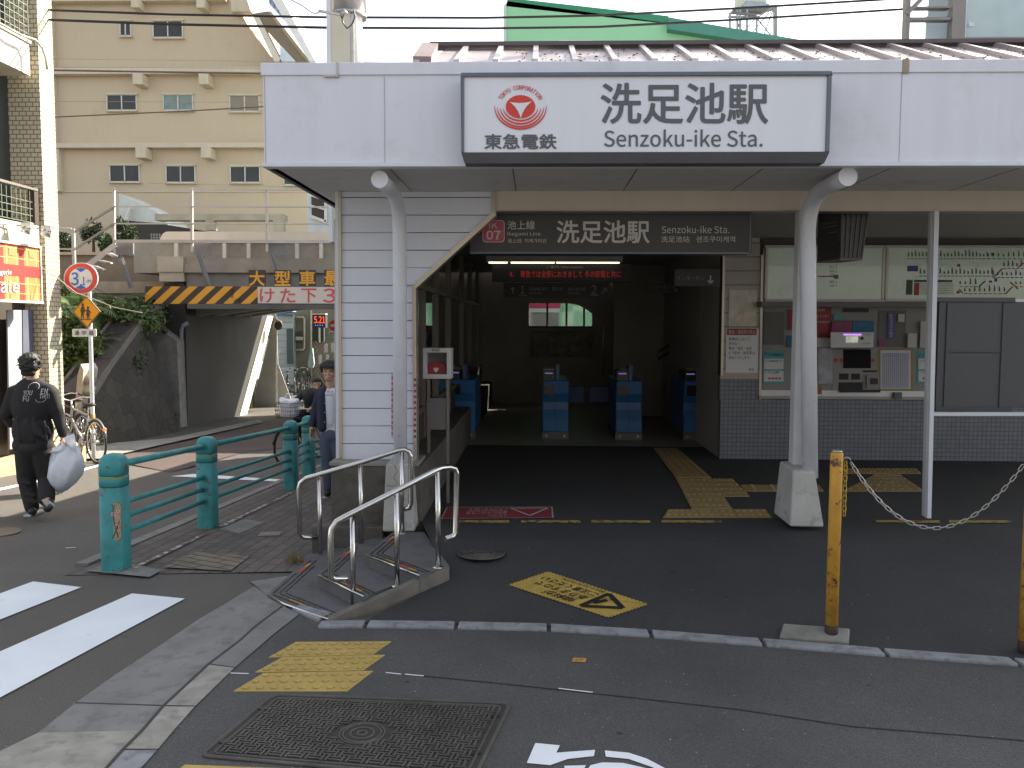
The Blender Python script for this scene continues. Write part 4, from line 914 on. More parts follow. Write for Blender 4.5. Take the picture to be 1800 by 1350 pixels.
pbox(MB(), 1487, 591, 1508, 602, 9.895, .005).build('small_screen', M('screen_lit', (.75, .75, .6), .4, emit=.12, var=.8, scale=14), t); pbox(MB(), 1513, 592, 1518, 597, 9.895, .005).build('sensor', black, t); txt('nanaco', 1521, 586.5, 1531, 589.5, 9.9, ink, t); txt('Suica PASMO', 1516, 602, 1531, 605, 9.9, ink, t)
spanel('machine_front', 1463, 1545, .0, .97, M('machine_grey', (.28, .28, .26), .55, var=.06), t, .006); spanel('touch_screen', 1482, 1530, .52, .95, M('screen_dark', (.012, .012, .014), .15), t, .012)
spanel('red_label', 1466, 1472, .66, .74, redM, t, .012); spanel('red_label', 1476, 1481, .66, .74, redM, t, .012); spanel('red_label', 1531, 1536, .66, .74, redM, t, .012)
for (a, b, c, d) in ((1475, 1491, .26, .40), (1496, 1511, .26, .40), (1474, 1516, .02, .2)): spanel('slot', a, b, c, d, black, t, .012)
spanel('note_tray', 1522, 1544, .06, .36, M('tray_grey', (.26, .26, .25), .5), t, .03); spanel('tray_opening', 1528, 1541, .14, .28, M('tray_brown', (.05, .03, .03), .4), t, .036); spanel('slot', 1474, 1546, -.04, .02, black, t, .03); spanel('slot', 1517, 1541, .43, .47, black, t, .014)
t = thing('timetable', 'timetable grid in a yellow frame beside the ticket machine', 'timetable', SP(1570, 0)); spanel('yellow_frame', 1543, 1604, .02, .97, M('frame_ochre', (.32, .23, .05), .6), t, .008); spanel('sheet', 1547, 1600, .05, .93, M('timetable_paper', (.58, .59, .65), .6), t, .012)
mb = MB()
for k in range(22):
    v = .08 + k * .037; a, b = SP(1551, v, .015), SP(1596, v, .015); mb.bar(a, b, .003, .002)
for k in range(14): a, b = SP(1551 + k * 3.4, .08, .015), SP(1551 + k * 3.4, .86, .015); mb.bar(a, b, .003, .002)
mb.build('grid', M('grid_blue', (.10, .13, .3), .6, var=0), t)
o = pb('red_calendar_poster', 1431, 540, 1461, 593, 10.03, .012, M('cal_red', (.27, .035, .035), .6, var=.2, scale=6), None); tag(o, 'dark red calendar poster beside the round column', 'poster'); txt('2020', 1436, 542, 1450, 547, 10.03, lw, o); txt('カレンダー', 1436, 553, 1458, 558, 10.03, lw, o); txt('好評発売中', 1436, 564, 1459, 568, 10.03, lw, o)
o = pb('pink_card', 1462, 564, 1498, 584, 10.0, .012, M('card_pink', (.25, .05, .13), .6), None); tag(o, 'magenta card above the ticket machine', 'poster'); txt('ICカード', 1469, 567, 1491, 571, 10.0, dimw, o)
o = pb('blue_card', 1499, 564, 1536, 584, 10.0, .012, M('card_blue', (.025, .14, .28), .6), None); tag(o, 'blue card above the ticket machine', 'poster'); txt('きっぷ', 1510, 567, 1524, 572, 10.0, dimw, o)
o = pb('camera_notice', 1560, 550, 1573, 595, 10.03, .012, M('notice_purple', (.08, .08, .25), .6), None); tag(o, 'narrow blue vertical notice about a security camera', 'sign')
for k, ch in enumerate('防犯カメラ作動中'): txt(ch, 1563.5, 552 + 5.3 * k, 1569.5, 556.6 + 5.3 * k, 10.03, lw, o)
for (a, b, c, d, lab) in ((1596, 586, 1612, 611, 'small blank white sheet under the fare board'), (1618, 565, 1640, 611, 'grey leaflet half behind the white post'), (1432, 594, 1459, 610, 'white shelf label right of the round column')):
    tag(pb('paper_notice', a, b, c, d, 10.0, .01, M('paper_grey', (.5, .5, .49), .7), None), lab, 'paper')
o = spanel('leaflet_holder', 1437, 1462, .16, .98, M('leaflet_pale', (.36, .36, .40), .6, var=.3, scale=9), None, .03); tag(o, 'clear leaflet holder with pale timetables beside the column', 'leaflet holder'); 
o = spanel('blue_leaflet', 1432, 1443, -.08, .12, M('leaflet_orange', (.35, .13, .06), .6), None, .03); tag(o, 'small orange leaflet at the counter edge', 'leaflet')
o = pb('coin_box', 1572, 690, 1586, 701, 9.82, .05, M('box_green', (.10, .13, .12), .6), None, .004); tag(o, 'small green box fixed to the silver counter edge', 'box')
for (a, b, c, d, m_, lab) in ((1384, 590, 1394, 611, 'card_blue', 'small blue sticker left of the square post'), (1386, 545, 1395, 580, 'cal_red', 'narrow red poster left of the square post'), (1466, 552, 1480, 562, 'poster_teal', 'tiny teal label above the magenta card'), (1545, 598, 1556, 609, 'card_pink', 'small pink label above the timetable'), (1579, 552, 1590, 566, 'paper_grey', 'small grey memo on the machine wall right of the blue notice')):
    tag(pb('wall_sticker', a, b, c, d, 10.02, .01, M(m_, 0), None), lab, 'sticker')
mb = MB(); pbox(mb, 1342, 548, 1378, 606, 10.04, .004)
hp('wall_door', mb, M('door_grey2', (.13, .13, .125), .6)); hp('wall_door', pbox(MB(), 1544, 546, 1592, 610, 10.04, .004), M('door_grey2', 0))
hp('wall_label', pbox(MB(), 1482, 542, 1527, 549, 10.03, .01), black)
# white frame and grey board
t = thing('white_frame_barrier', 'thin white steel frame holding a dark grey board', 'frame', F(1632, 910, 6.7))
YR = 6.72
MB().prism([F(1643, 371, YR), F(1651, 371, YR), F(1637, 911, YR), F(1630, 911, YR)], (0, .05, 0)).build('post', whiteP, t)
MB().prism([F(1637, 371, YR + .05), F(1643, 371, YR + .05), F(1630, 908, YR + .05), F(1625, 908, YR + .05)], (0, .05, 0)).build('post_flange', M('grey_post', 0), t)
MB().prism([F(1640, 725, YR + .01), F(1990, 725, YR + .01), F(1990, 731, YR + .01), F(1640, 731, YR + .01)], (0, .04, 0)).build('crossbar', whiteP, t)
t = thing('notice_board', 'dark grey back of a large notice board behind the white post', 'notice board', F(1720, 722, 6.9))
bg_ = M('board_grey', (.08, .085, .095), .45, .3, var=.06); YN = 6.9
pbox(MB(), 1648, 531, 1990, 717, YN, .04).build('back_panel', bg_, t); pbox(MB(), 1647, 523, 1785, 531, YN - .02, .09).build('top_rail', bg_, t, bevel=.004); pbox(MB(), 1785, 526, 1990, 531, YN - .01, .07).build('top_rail', whiteP, t); pbox(MB(), 1645, 716, 1779, 724, YN - .02, .08).build('bottom_rail', bg_, t)
mb = MB(); pbox(mb, 1662, 533, 1668, 716, YN - .012, .02); pbox(mb, 1760, 533, 1766, 716, YN - .012, .02); pbox(mb, 1668, 617, 1760, 620, YN - .012, .02); mb.build('stiffener', bg_, t, bevel=.003)
# hanging monitor
t = thing('hanging_display', 'dark boxy display hanging from the ceiling beside the round column', 'display', F(1480, 400, 7.3))
Nn, Ll, Rr = F(1476, 455, 7.0), F(1436, 463, 7.3), F(1516, 455, 6.98)
topz = ZS - .02; zb0 = Nn.z; Bk = Ll + (Rr - Nn)
bx = [Vector((p.x, p.y, zb0)) for p in (Ll, Nn, Rr, Bk)]; tp_ = [Vector((p.x + dx, p.y, topz)) for p, dx in ((Ll, 0), (Nn, -.005), (Rr, .05), (Bk, .05))]
MB().add(bx + tp_, [(0, 1, 2, 3), (7, 6, 5, 4), (0, 4, 5, 1), (1, 5, 6, 2), (2, 6, 7, 3), (3, 7, 4, 0)]).build('housing', M('monitor_dark', (.055, .05, .05), .3), t)
mb = MB()
for k in range(6):
    s_ = .04 + .92 * k / 5; p = bx[1] + (bx[2] - bx[1]) * s_; q = tp_[1] + (tp_[2] - tp_[1]) * s_; mb.bar(p + Vector((0, -.008, .01)), q + Vector((0, -.008, -.01)), .009, .014, (0, 1, 0))
mb.build('rib', M('monitor_rib', (.10, .095, .10), .5), t)
mb = MB(); 
for z_, l_ in ((.30, .7), (.27, .8), (.22, .5)):
    p = bx[1] + (bx[0] - bx[1]) * .15; q = bx[1] + (bx[0] - bx[1]) * l_; n_ = Vector((-.006, -.004, z_)); mb.bar(p + n_, q + n_, .003, .004)
mb.build('lettering', dimw, t)
MB().add([b_ + Vector((0, 0, -.012)) for b_ in bx] + bx, [(0, 1, 2, 3), (7, 6, 5, 4), (0, 4, 5, 1), (1, 5, 6, 2), (2, 6, 7, 3), (3, 7, 4, 0)]).build('bottom_panel', M('ledge_grey', 0), t)
# chain barrier
rust = M('rusty_yellow', (.52, .27, .035), .6, var=.2, scale=9, bump=.4, bscale=60, col2=(.09, .045, .025), mix=(.56, .62), mscale=16)
post_rust = rust
def cpost(px0, py0, lab, d=0):
    b = L(px0, py0); t = thing('chain_post', lab, 'post', b, 'yellow chain posts')
    h = F(px0, 794, b.y).z - b.z
    MB().lathe(b, [(.034, 0), (.034, h - .01), (.028, h)], 20).build('pole', rust, t); MB().lathe(b + Vector((0, 0, h)), [(.030, 0), (.026, .008)], 16).build('cap', steelD, t)
    MB().lathe(b, [(.0355, 0), (.0355, .07)], 20).build('foot_band', M('rust_dark', (.05, .03, .022), .8), t)
    return b, h
b1, h1 = cpost(1461, 1119, 'rusty yellow chain post standing on a concrete slab by the kerb'); b2, h2 = cpost(1801, 1147, 'yellow chain post cut off by the right edge of the photo')
t = thing('post_base', 'low weathered concrete slab under the yellow chain post', 'slab', L(1430, 1115))
MB().prism([L(1370, 1118, .02), L(1492, 1128, .02), L(1494, 1104, .03), L(1377, 1095, .03)], (0, 0, -.06)).build('slab', M('slab_concrete', (.21, .205, .185), .85, var=.3, scale=9, bump=.5, bscale=80), t, bevel=.008)
def chain(A_, B_, sag, n, mat, name, lab, r=.0028, ll=.034):
    A_, B_ = Vector(A_), Vector(B_); pts = []
    N = 200; c = [A_ + (B_ - A_) * (i / N) - Vector((0, 0, sag * 4 * (i / N) * (1 - i / N))) for i in range(N + 1)]
    L_ = [0]
    for i in range(N): L_.append(L_[-1] + (c[i + 1] - c[i]).length)
    def at(s):
        s = max(0, min(s, L_[-1] - 1e-6)); i = next(k for k in range(N) if L_[k + 1] >= s); f = (s - L_[i]) / (L_[i + 1] - L_[i] + 1e-9); return c[i] + (c[i + 1] - c[i]) * f
    n = int(L_[-1] / ll) if L_[-1] > 0 else 1; mb = MB()
    for k in range(n):
        p, q = at(k * ll - .004), at((k + 1) * ll + .004); d = (q - p); l_ = d.length; d.normalize(); s1 = d.cross(Vector((0, 1, 0))).normalized() if abs(d.y) < .9 else Vector((1, 0, 0)); s2 = d.cross(s1).normalized(); sd = s1 if k % 2 else s2 * .9 + s1 * .45; sd.normalize()
        m_ = (p + q) / 2; hw = .0088; hl = l_ / 2 - hw; P = []
        for a in range(8):
            an = math.pi * a / 4 + math.pi / 8; P.append(m_ + d * (hl * (1 if math.sin(an) > 0 else -1) + hw * math.sin(an)) + sd * hw * math.cos(an))
        mb.tube(P, r, 5, closed=True)
    o = mb.build(name, mat); tag(o, lab, 'chain'); return o
A_ = b1 + Vector((.075, 0, h1 - .055)); B_ = b2 + Vector((-.045, 0, h2 - .06))
chain(A_, B_, .36, 0, M('chain_steel', (.5, .49, .45), .35, .8, var=.2), 'chain', 'galvanised steel chain sagging between the two yellow posts')
chain(b1 + Vector((.05, 0, h1 - .05)), b1 + Vector((.0505, .0, h1 - .36)), 0, 0, M('chain_yellow', (.5, .36, .05), .5), 'chain', 'short yellow chain hanging straight down the rusty post', .0028, .028)
mb = MB(); mb.tube([b1 + Vector((.03, 0, h1 - .05)), b1 + Vector((.05, 0, h1 - .03)), b1 + Vector((.07, 0, h1 - .035)), b1 + Vector((.075, 0, h1 - .05))], .004, 6); o = mb.build('chain_hook', steelD); tag(o, 'steel hook on top of the rusty yellow post', 'hook')
# weeds by the steps
random.seed(2); mb = MB(); c = T(517, 990)
for _ in range(90):
    a = random.uniform(0, 6.28); r = random.uniform(0, .07); p = c + Vector((r * math.cos(a), r * math.sin(a), 0)); tip = p + Vector((random.uniform(-.07, .07), random.uniform(-.05, .05), random.uniform(.03, .11))); s = Vector((.003, 0, 0))
    mb.add([p - s, p + s, tip], [(0, 1, 2)])
o = mb.build('weed', M('dry_weed', (.16, .14, .06), .8, var=.4, scale=30), fixn=False); tag(o, 'small dry weed tuft at the foot of the steps', 'plant')
# ================================================================ surroundings on the left
beigeM = M('beige_render', (.56, .455, .32), .85, var=.05, scale=.6, bump=.1, bscale=30, streak=.5, col2=(.42, .35, .245), mix=(.58, .85), mscale=.5)
beigeL = M('beige_ledge', (.60, .52, .39), .85, var=.12, scale=1.5, streak=.5)
winG = M('window_dark', (.045, .05, .05), .3, var=.4, scale=.5, spec=.25); winT = M('window_teal', (.16, .22, .20), .3, var=.2, scale=3); winB = M('window_blind', (.25, .21, .15), .5, var=.1); frW = M('window_frame_pale', (.62, .60, .54), .5)
t = thing('apartment_building', 'large beige apartment block with rows of small sliding windows', 'building', F(300, 560, 35))
YA = 35
bpoly = [(60, -60), (378, -60), (410, 0), (446, 62), (470, 95), (489, 107), (545, 107), (545, 560), (60, 560)]
MB().prism([F(x, y, YA) for x, y in bpoly], (0, 8, 0)).build('wall', beigeM, t)
for i, (y0, y1, x0_, x1_) in enumerate(((118, 129, 84, 545), (251, 259, 88, 545))): pb('ledge', x0_, y0, x1_, y1, YA - .35, .35, beigeL, t)
pb('ledge', 84, -8, 395, 1, YA - .35, .35, beigeL, t)
for (a, b, c, d) in ((233, 129, 250, 148), (349, 129, 366, 148), (238, 259, 256, 277), (353, 259, 370, 277), (230, -2, 244, 13), (345, -2, 359, 13)): pb('bracket', a, b, c, d, YA - .6, .6, beigeL, t)
for (a, b, c, d) in ((84, -50, 90, 118), (88, 129, 95, 251), (92, 259, 104, 336)): pb('pilaster', a, b, c, d, YA - .25, .25, beigeL, t)
MB().prism([F(x, y, YA - .5) for x, y in [(403, -20), (428, -20), (441, 20), (407, 20)]], (0, .5, 0)).build('corbel', beigeL, t)
wins = [(210, 36, 230, 63, winG), (268, 36, 321, 66, winG), (187, 166, 240, 194, winG), (286, 166, 339, 194, winT), (403, 167, 456, 196, winB), (192, 290, 245, 320, winG), (291, 291, 343, 321, winG), (404, 292, 457, 321, winG), (498, 293, 530, 325, winG)]
for a, b, c, d, m_ in wins:
    mb = MB(); Y = YA - .06
    for r_ in ((a, b, c, b + 1.3), (a, d - 1.5, c, d), (a, b, a + 1.5, d), (c - 1.5, b, c, d), ((a + c) / 2 - .9, b, (a + c) / 2 + .9, d)): pbox(mb, *r_, Y, .06)
    f = mb.build('window', frW, t); pb('pane', a + 1, b + 1, c - 1, d - 1, YA - .02, .02, m_, f); pb('sill', a - 2, d, c + 2, d + 1.6, YA - .14, .14, beigeL, f)
    pb('lintel', a - 1, b - 3, c + 1, b, YA - .09, .09, beigeL, f)
pb('wall_band', 92, 336, 545, 337.5, YA - .04, .04, beigeL, t)
# slanted stair gallery on the right edge
MB().prism([F(x, y, YA - 1.5) for x, y in [(461, -30), (481, -30), (560, 118), (552, 122)]], (0, 3, 0)).build('stair_parapet', M('parapet_white', (.8, .78, .74), .7), t)
MB().prism([F(x, y, YA - 1.2) for x, y in [(442, 24), (470, 20), (550, 118), (530, 122)]], (0, 2.5, 0)).build('stair_soffit', M('stair_brown', (.24, .19, .13), .8), t)
MB().prism([F(x, y, YA - 1.25) for x, y in [(470, 20), (476, 20), (553, 118), (547, 118)]], (0, .3, 0)).build('stair_edge', M('edge_ochre', (.42, .33, .2), .8), t)
MB().prism([F(x, y, YA - 1.3) for x, y in [(444, 28), (454, 28), (495, 108), (482, 108)]], (0, .4, 0)).build('stair_rail', M('rail_cream', (.66, .6, .5), .7), t)
MB().prism([F(x, y, YA - 1.3) for x, y in [(492, 80), (494, 80), (520, 108), (492, 108)]], (0, .3, 0)).build('stair_glass', M('stair_pale', (.6, .68, .74), .3), t)
mb = MB(); mb.bar(F(474, -4, YA - 1.4), F(532, 66, YA - 1.4), .06); mb.bar(F(532, 62, YA - 1.4), F(532, 71, YA - 1.4), .05)
for k in range(9): s_ = k / 8; mb.bar(F(474 + 58 * s_, -4 + 66 * s_, YA - 1.4), F(474 + 58 * s_, 6 + 62 * s_, YA - 1.4), .04)
mb.build('balcony_rail', M('rail_blue', (.22, .28, .42), .4), t)
MB().prism([F(x, y, YA - 1.38) for x, y in [(474, -4), (532, 64), (532, 71), (474, 8)]], (0, .03, 0)).build('balcony_glass', M('glass_bluish', (.38, .46, .62), .2), t)
# white annex, low beam
t = thing('annex_building', 'low white annex with dark undercroft below the apartment block', 'building', F(240, 470, 31))
MB().prism([F(x, y, 31) for x, y in [(209, 340), (276, 372), (300, 400), (300, 470), (209, 470)]], (0, 2, 0)).build('wall', M('annex_white', (.58, .60, .57), .7, var=.1), t)
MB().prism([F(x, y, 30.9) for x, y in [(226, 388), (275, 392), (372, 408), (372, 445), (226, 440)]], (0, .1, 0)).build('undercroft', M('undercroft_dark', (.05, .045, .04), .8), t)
mb = MB(); mb.tube([F(222, 392, 30.8), F(223, 384, 30.8), F(229, 366, 30.8), F(233, 363, 30.8)], .08, 8); mb.build('downpipe', frW, t)
mb = MB(); pbox(mb, 272, 376, 498, 387, 29.6, .5); pbox(mb, 361, 387, 376, 404, 29.6, .3); pbox(mb, 480, 387, 498, 420, 29.6, .3); mb.build('concrete_beam', M('beam_stain', (.42, .38, .29), .85, var=.2, scale=2), t)
mb = MB(); [pbox(mb, 265, y, 282, y + 1.2, 29, .03) for y in range(412, 438, 5)]; [pbox(mb, x, 410, x + 1.2, 440, 29, .03) for x in range(265, 283, 5)]; mb.build('grille', M('grille_grey', (.25, .25, .24), .6), t)
t = thing('pale_building', 'pale building with slanted dark windows behind the station corner', 'building', F(560, 430, 30))
pbox(MB(), 540, 340, 640, 470, 30, 2).build('wall', M('pale_wall', (.55, .60, .62), .7), t); MB().prism([F(x, y, 29.9) for x, y in [(547, 342), (570, 350), (572, 388), (548, 380)]], (0, .05, 0)).build('window', winG, t)
mb = MB(); mb.bar(F(545, 341, 29.8), F(574, 352, 29.8), .12); mb.bar(F(573, 350, 29.8), F(573, 390, 29.8), .1); mb.bar(F(546, 380, 29.8), F(573, 390, 29.8), .1); mb.bar(F(546, 361, 29.8), F(573, 369, 29.8), .05); mb.build('window_frame', frW, t)
# ---------------- railway bridge
t = thing('railway_bridge', 'concrete and steel railway bridge crossing the side street', 'bridge', (-8, 20, gz(20)))
XB1 = -.4; YBr = 20.0
brC = M('bridge_concrete', (.34, .325, .28), .85, var=.2, scale=1.2, bump=.2, bscale=20, col2=(.24, .23, .2), mix=(.5, .75), mscale=2)
brG = M('girder_grey', (.22, .23, .22), .7, var=.2, scale=2); brW = M('girder_pale', (.42, .41, .38), .7, var=.12, scale=2)
def zb(y): return F(946, y, YBr).z
XBl = F(281, 500, YBr).x
a0 = F(281, 415, YBr)
n = 8; prof = [(F(281 + 14 * (1 - math.cos(rad(90 * k / n))), 425 - 18 * math.sin(rad(90 * k / n)), YBr)) for k in range(n + 1)]
MB().prism(prof + [Vector((XB1, YBr, prof[-1].z)), Vector((XB1, YBr, prof[0].z))], (0, .35, 0)).build('parapet', M('parapet_cream', (.72, .67, .56), .7, var=.06), t)
MB().box((XBl, YBr + .2, zb(455)), (XB1, YBr + .5, zb(424))).build('web_plate', M('web_tan', (.34, .31, .26), .8, var=.15), t)
x = 312; rb = MB(); k = 0
while x < 640: rb.prism([F(x - 6, 425, YBr), F(x, 425, YBr), F(x, 454, YBr), F(x - 6, 454, YBr)], (0, .3, 0)); x += 42.5
rb.build('stiffener', M('stiffener_white', (.68, .66, .58), .7), t)
MB().box((F(281, 455, YBr).x, YBr - .15, zb(480)), (F(326, 455, YBr).x, YBr + .5, zb(453))).box((F(283, 480, YBr).x, YBr - .1, zb(497)), (F(326, 480, YBr).x, YBr + .5, zb(480))).build('end_block', M('block_cream', (.46, .44, .37), .8, var=.15), t)
MB().box((F(327, 455, YBr).x, YBr - .05, zb(467)), (XB1, YBr + .5, zb(455))).box((F(327, 455, YBr).x, YBr - .12, zb(481)), (XB1, YBr + .5, zb(467))).build('lower_beam', brC, t)
MB().box((F(327, 455, YBr).x, YBr, zb(545)), (XB1, YBr + .3, zb(481))).build('fascia_girder', brG, t)
MB().box((-9.6, YBr + .1, zb(481)), (XB1, 26.5, zb(425))).build('deck', brC, t)
# arch soffit under the far side
mb = MB(); pa = [(345, 556), (390, 548), (450, 541), (520, 537), (590, 535), (700, 535)]
for a, b in zip(pa, pa[1:]): p, q = F(*a, YBr + .4), F(*b, YBr + .4); mb.prism([p, q, Vector((q.x, q.y, zb(500))), Vector((p.x, p.y, zb(500)))], (0, .3, 0))
mb.build('arch_rib', brG, t)
mb = MB()
for dY in (1.6, 3.0, 4.4):
    for a, b in zip(pa, pa[1:]): p, q = F(*a, YBr + .4), F(*b, YBr + .4); mb.prism([Vector((p.x, YBr + dY, p.z + .02)), Vector((q.x, YBr + dY, q.z + .02)), Vector((q.x, YBr + dY, zb(500))), Vector((p.x, YBr + dY, zb(500)))], (0, .3, 0))
mb.build('arch_rib', brW, t)
MB().box((-8.35, YBr, zb(481)), (XB1, YBr + .3, zb(470))).build('girder_top', brG, t)
# walkway with railing
whR = M('railing_pale', (.50, .49, .45), .6, var=.1); YK = 19.4
wk = thing('bridge_walkway', 'pale steel walkway railing with stairs along the bridge', 'walkway', F(200, 430, YK))
for px in (199, 336, 468): MB().prism([F(px - 2, 331, YK), F(px + 2, 331, YK), F(px + 3, 442, YK), F(px - 1, 442, YK)], (0, .05, 0)).build('post', whR, wk)
for y0, y1 in ((333, 334), (363, 364), (393, 394)): MB().bar(F(198, y0, YK), F(640, y1, YK), .045, .03).build('rail', whR, wk)
MB().bar(F(200, 424, YK), F(640, 425, YK), .06, .07).build('walkway_edge', whR, wk)
for y in (334, 363, 393): pass
for a, b in (((199, 365), (128, 409)), ((199, 394), (128, 440))): MB().bar(F(*a, YK), F(*b, YK), .045, .045).build('stair_rail', M('railing_grey', (.30, .29, .26), .6), wk)
MB().bar(F(203, 430, YK - .05), F(150, 470, YK - .05), .03, .12).build('stair_stringer', whR, wk)
mb = MB(); mb.bar(F(190, 445, YK), F(205, 452, YK), .35, .03); mb.bar(F(176, 458, YK), F(192, 462, YK), .35, .03); mb.bar(F(165, 468, YK), F(180, 474, YK), .35, .03); mb.build('stair_tread', whR, wk)
MB().prism([F(x, y, YK - .1) for x, y in [(125, 402), (130, 402), (132, 466), (127, 466)]], (0, .05, 0)).build('post', whR, wk)
MB().tube([F(70, 401, YK - .1), F(125, 402, YK - .1), F(127, 405, YK - .1)], .02, 6).build('rail', whR, wk); MB().bar(F(70, 437, YK - .1), F(128, 438, YK - .1), .035).build('rail', whR, wk)
gus = M('gusset_grey', (.20, .21, .22), .6, var=.15)
for px, lit in ((204, 1), (342, 0), (472, 0)):
    MB().prism([F(px, 427, YK + .1), F(px + 30, 427, YK + .1), F(px + 30, 450, YK + .1), F(px, 447, YK + .1)], (0, .05, 0)).build('gusset_plate', gus, wk)
    MB().bar(F(px + 7, 447, YK + .1), F(px + 27, 506, YK + .3), .09, .07).build('strut', gus, wk)
# kanji boards + hazard beam
hb = thing('height_warning_beam', 'height limit beam with yellow black stripes and white panel over the underpass', 'height barrier', F(262, 560, 19))
YH = 19.0; yelS = M('sign_yellow', (.72, .37, .04), .6, var=.08, scale=3); blkS = M('stripe_black', (.045, .043, .04), .6)
xA2 = 255; MB().box((F(255, 519, YH).x, YH, F(400, 534, YH).z), (F(650, 519, YH).x, YH + .25, F(400, 503.5, YH).z)).build('beam', blkS, hb)
mb = MB(); k = 0
def clip(poly, xa, xb):
    def cl(P, f, side):
        o = []
        for i in range(len(P)):
            p, q = P[i], P[(i + 1) % len(P)]; ip, iq = (p[0] - f) * side >= 0, (q[0] - f) * side >= 0
            if ip: o.append(p)
            if ip != iq: s_ = (f - p[0]) / (q[0] - p[0]); o.append((f, p[1] + (q[1] - p[1]) * s_))
        return o
    P = cl(poly, xa, 1); return cl(P, xb, -1) if P else P
for k in range(8):
    x = 236 + 31 * k; P = clip([(x + 34, 503.5), (x + 50, 503.5), (x + 17, 534), (x + 1, 534)], 255, 453)
    if len(P) > 2: mb.add([F(a, b, YH - .004) for a, b in P], [list(range(len(P)))])
mb.build('yellow_stripe', yelS, hb)
pb('white_panel', 453, 504.5, 650, 533.5, YH - .012, .01, M('panel_white', (.62, .61, .58), .6, var=.04), hb)
pkT = M('letter_red', (.58, .10, .12), .6, var=.08, scale=9)
for ch, a, b in (('け', 457, 482), ('た', 493, 519), ('下', 530, 556), ('3', 568, 590), ('.', 594, 597), ('0', 602, 625)): txt(ch, a, 507.5 if ch != '.' else 528, b, 531.5, YH - .012, pkT, hb, off=.004, bold=.022)
MB().prism([F(x, y, YH) for x, y in [(251, 527), (285, 527), (285, 533), (251, 533)]], (0, .3, 0)).build('bearing_plate', gus, hb); MB().prism([F(x, y, YH + .05) for x, y in [(258, 533), (280, 533), (276, 551), (262, 551)]], (0, .2, 0)).build('support', gus, hb)
mb = MB(); mb.bar(F(264, 551, YH), F(292, 584, YH + .4), .12, .1); mb.build('support_strut', blkS, hb)
ms = M('graffiti_black', (.03, .03, .03), .6); mb = MB()
for p in ([(407, 523), (406, 512), (408, 507), (410, 514), (409, 524)], [(411, 530), (416, 525), (417, 531), (420, 524), (423, 530)]): mb.tube([F(a, b, YH - .01) for a, b in p], .006, 5)
mb.build('graffiti', ms, hb)
for i, (a, ch) in enumerate(((437, '大'), (482, '型'), (525.5, '車'), (569.5, '最'), (613, '大'))):
    o = pb('kanji_board', a, 474.5, a + 29.5, 503, YH - .02 + .001 * i, .02, blkS, None); tag(o, 'black square board, yellow kanji %s, above the white height panel' % ['meaning big, leftmost', 'meaning type', 'meaning vehicle', 'cut off by the wall', 'hidden behind the station'][i], 'sign', 'square kanji boards'); txt(ch, a + 1.5, 476.5, a + 28, 502, YH - .02 + .001 * i, yelS, o, bold=.03)
# tunnel side walls
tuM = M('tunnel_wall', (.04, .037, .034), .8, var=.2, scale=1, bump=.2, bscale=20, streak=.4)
XT = -8.35
t = thing('underpass_wall', 'dark concrete underpass side wall with slanted end coloured pale as if sunlit', 'wall', (XT, 20, gz(20)))
zt = zb(553)
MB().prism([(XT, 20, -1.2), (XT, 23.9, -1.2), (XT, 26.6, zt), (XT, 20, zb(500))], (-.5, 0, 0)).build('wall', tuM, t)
MB().prism([(XT + .02, 23.35, -1.0), (XT + .02, 23.95, -1.0), (XT + .02, 26.65, zt), (XT + .02, 26.05, zt)], (-.3, 0, 0)).build('lit_edge', M('sunlit_edge_tone', (.66, .62, .55), .7), t)  # sunlight on the wall end is put into this pale colour
wg = M('wing_grey', (.5, .5, .52), .8, var=.1)
MB().prism([F(x, y, 26.8) for x, y in [(437, 737), (483, 552), (487, 560), (487, 640), (489, 640), (488, 712), (452, 738)]], (0, .015, 0)).build('wing_wall', wg, t)
MB().prism([F(x, y, 26.75) for x, y in [(487, 590), (489, 640), (511, 700), (488, 712)]], (0, .015, 0)).build('wing_lit_sliver', M('wing_lit_tone', (.75, .75, .76), .8), t)  # sunlit sliver of the wing wall, set as a paler face
MB().tube([F(319, 760, 19.9), F(319, 580, 19.9), F(322, 572, 19.9), F(330, 568, 19.9)], .045, 8).tube([F(313.5, 745, 19.9), F(313.5, 610, 19.9)], .02, 6).build('drain_pipe', M('pipe_bluegrey', (.26, .28, .31), .5), t)
t = thing('underpass_wall', 'far underpass side wall hidden behind the station corner', 'wall', (-2.6, 20, gz(20)))
MB().box((-3.0, 20, -1.2), (-2.4, 25, zb(500))).build('wall', tuM, t)
# concrete wing in front
t = thing('abutment_wing', 'light concrete wing wall beside the underpass pipe', 'wall', F(290, 760, 19.6))
MB().prism([F(x, y, 19.6) for x, y in [(254, 552), (280, 577), (311, 600), (318, 765), (296, 765), (262, 600)]], (0, .4, 0)).build('wall', concM, t)
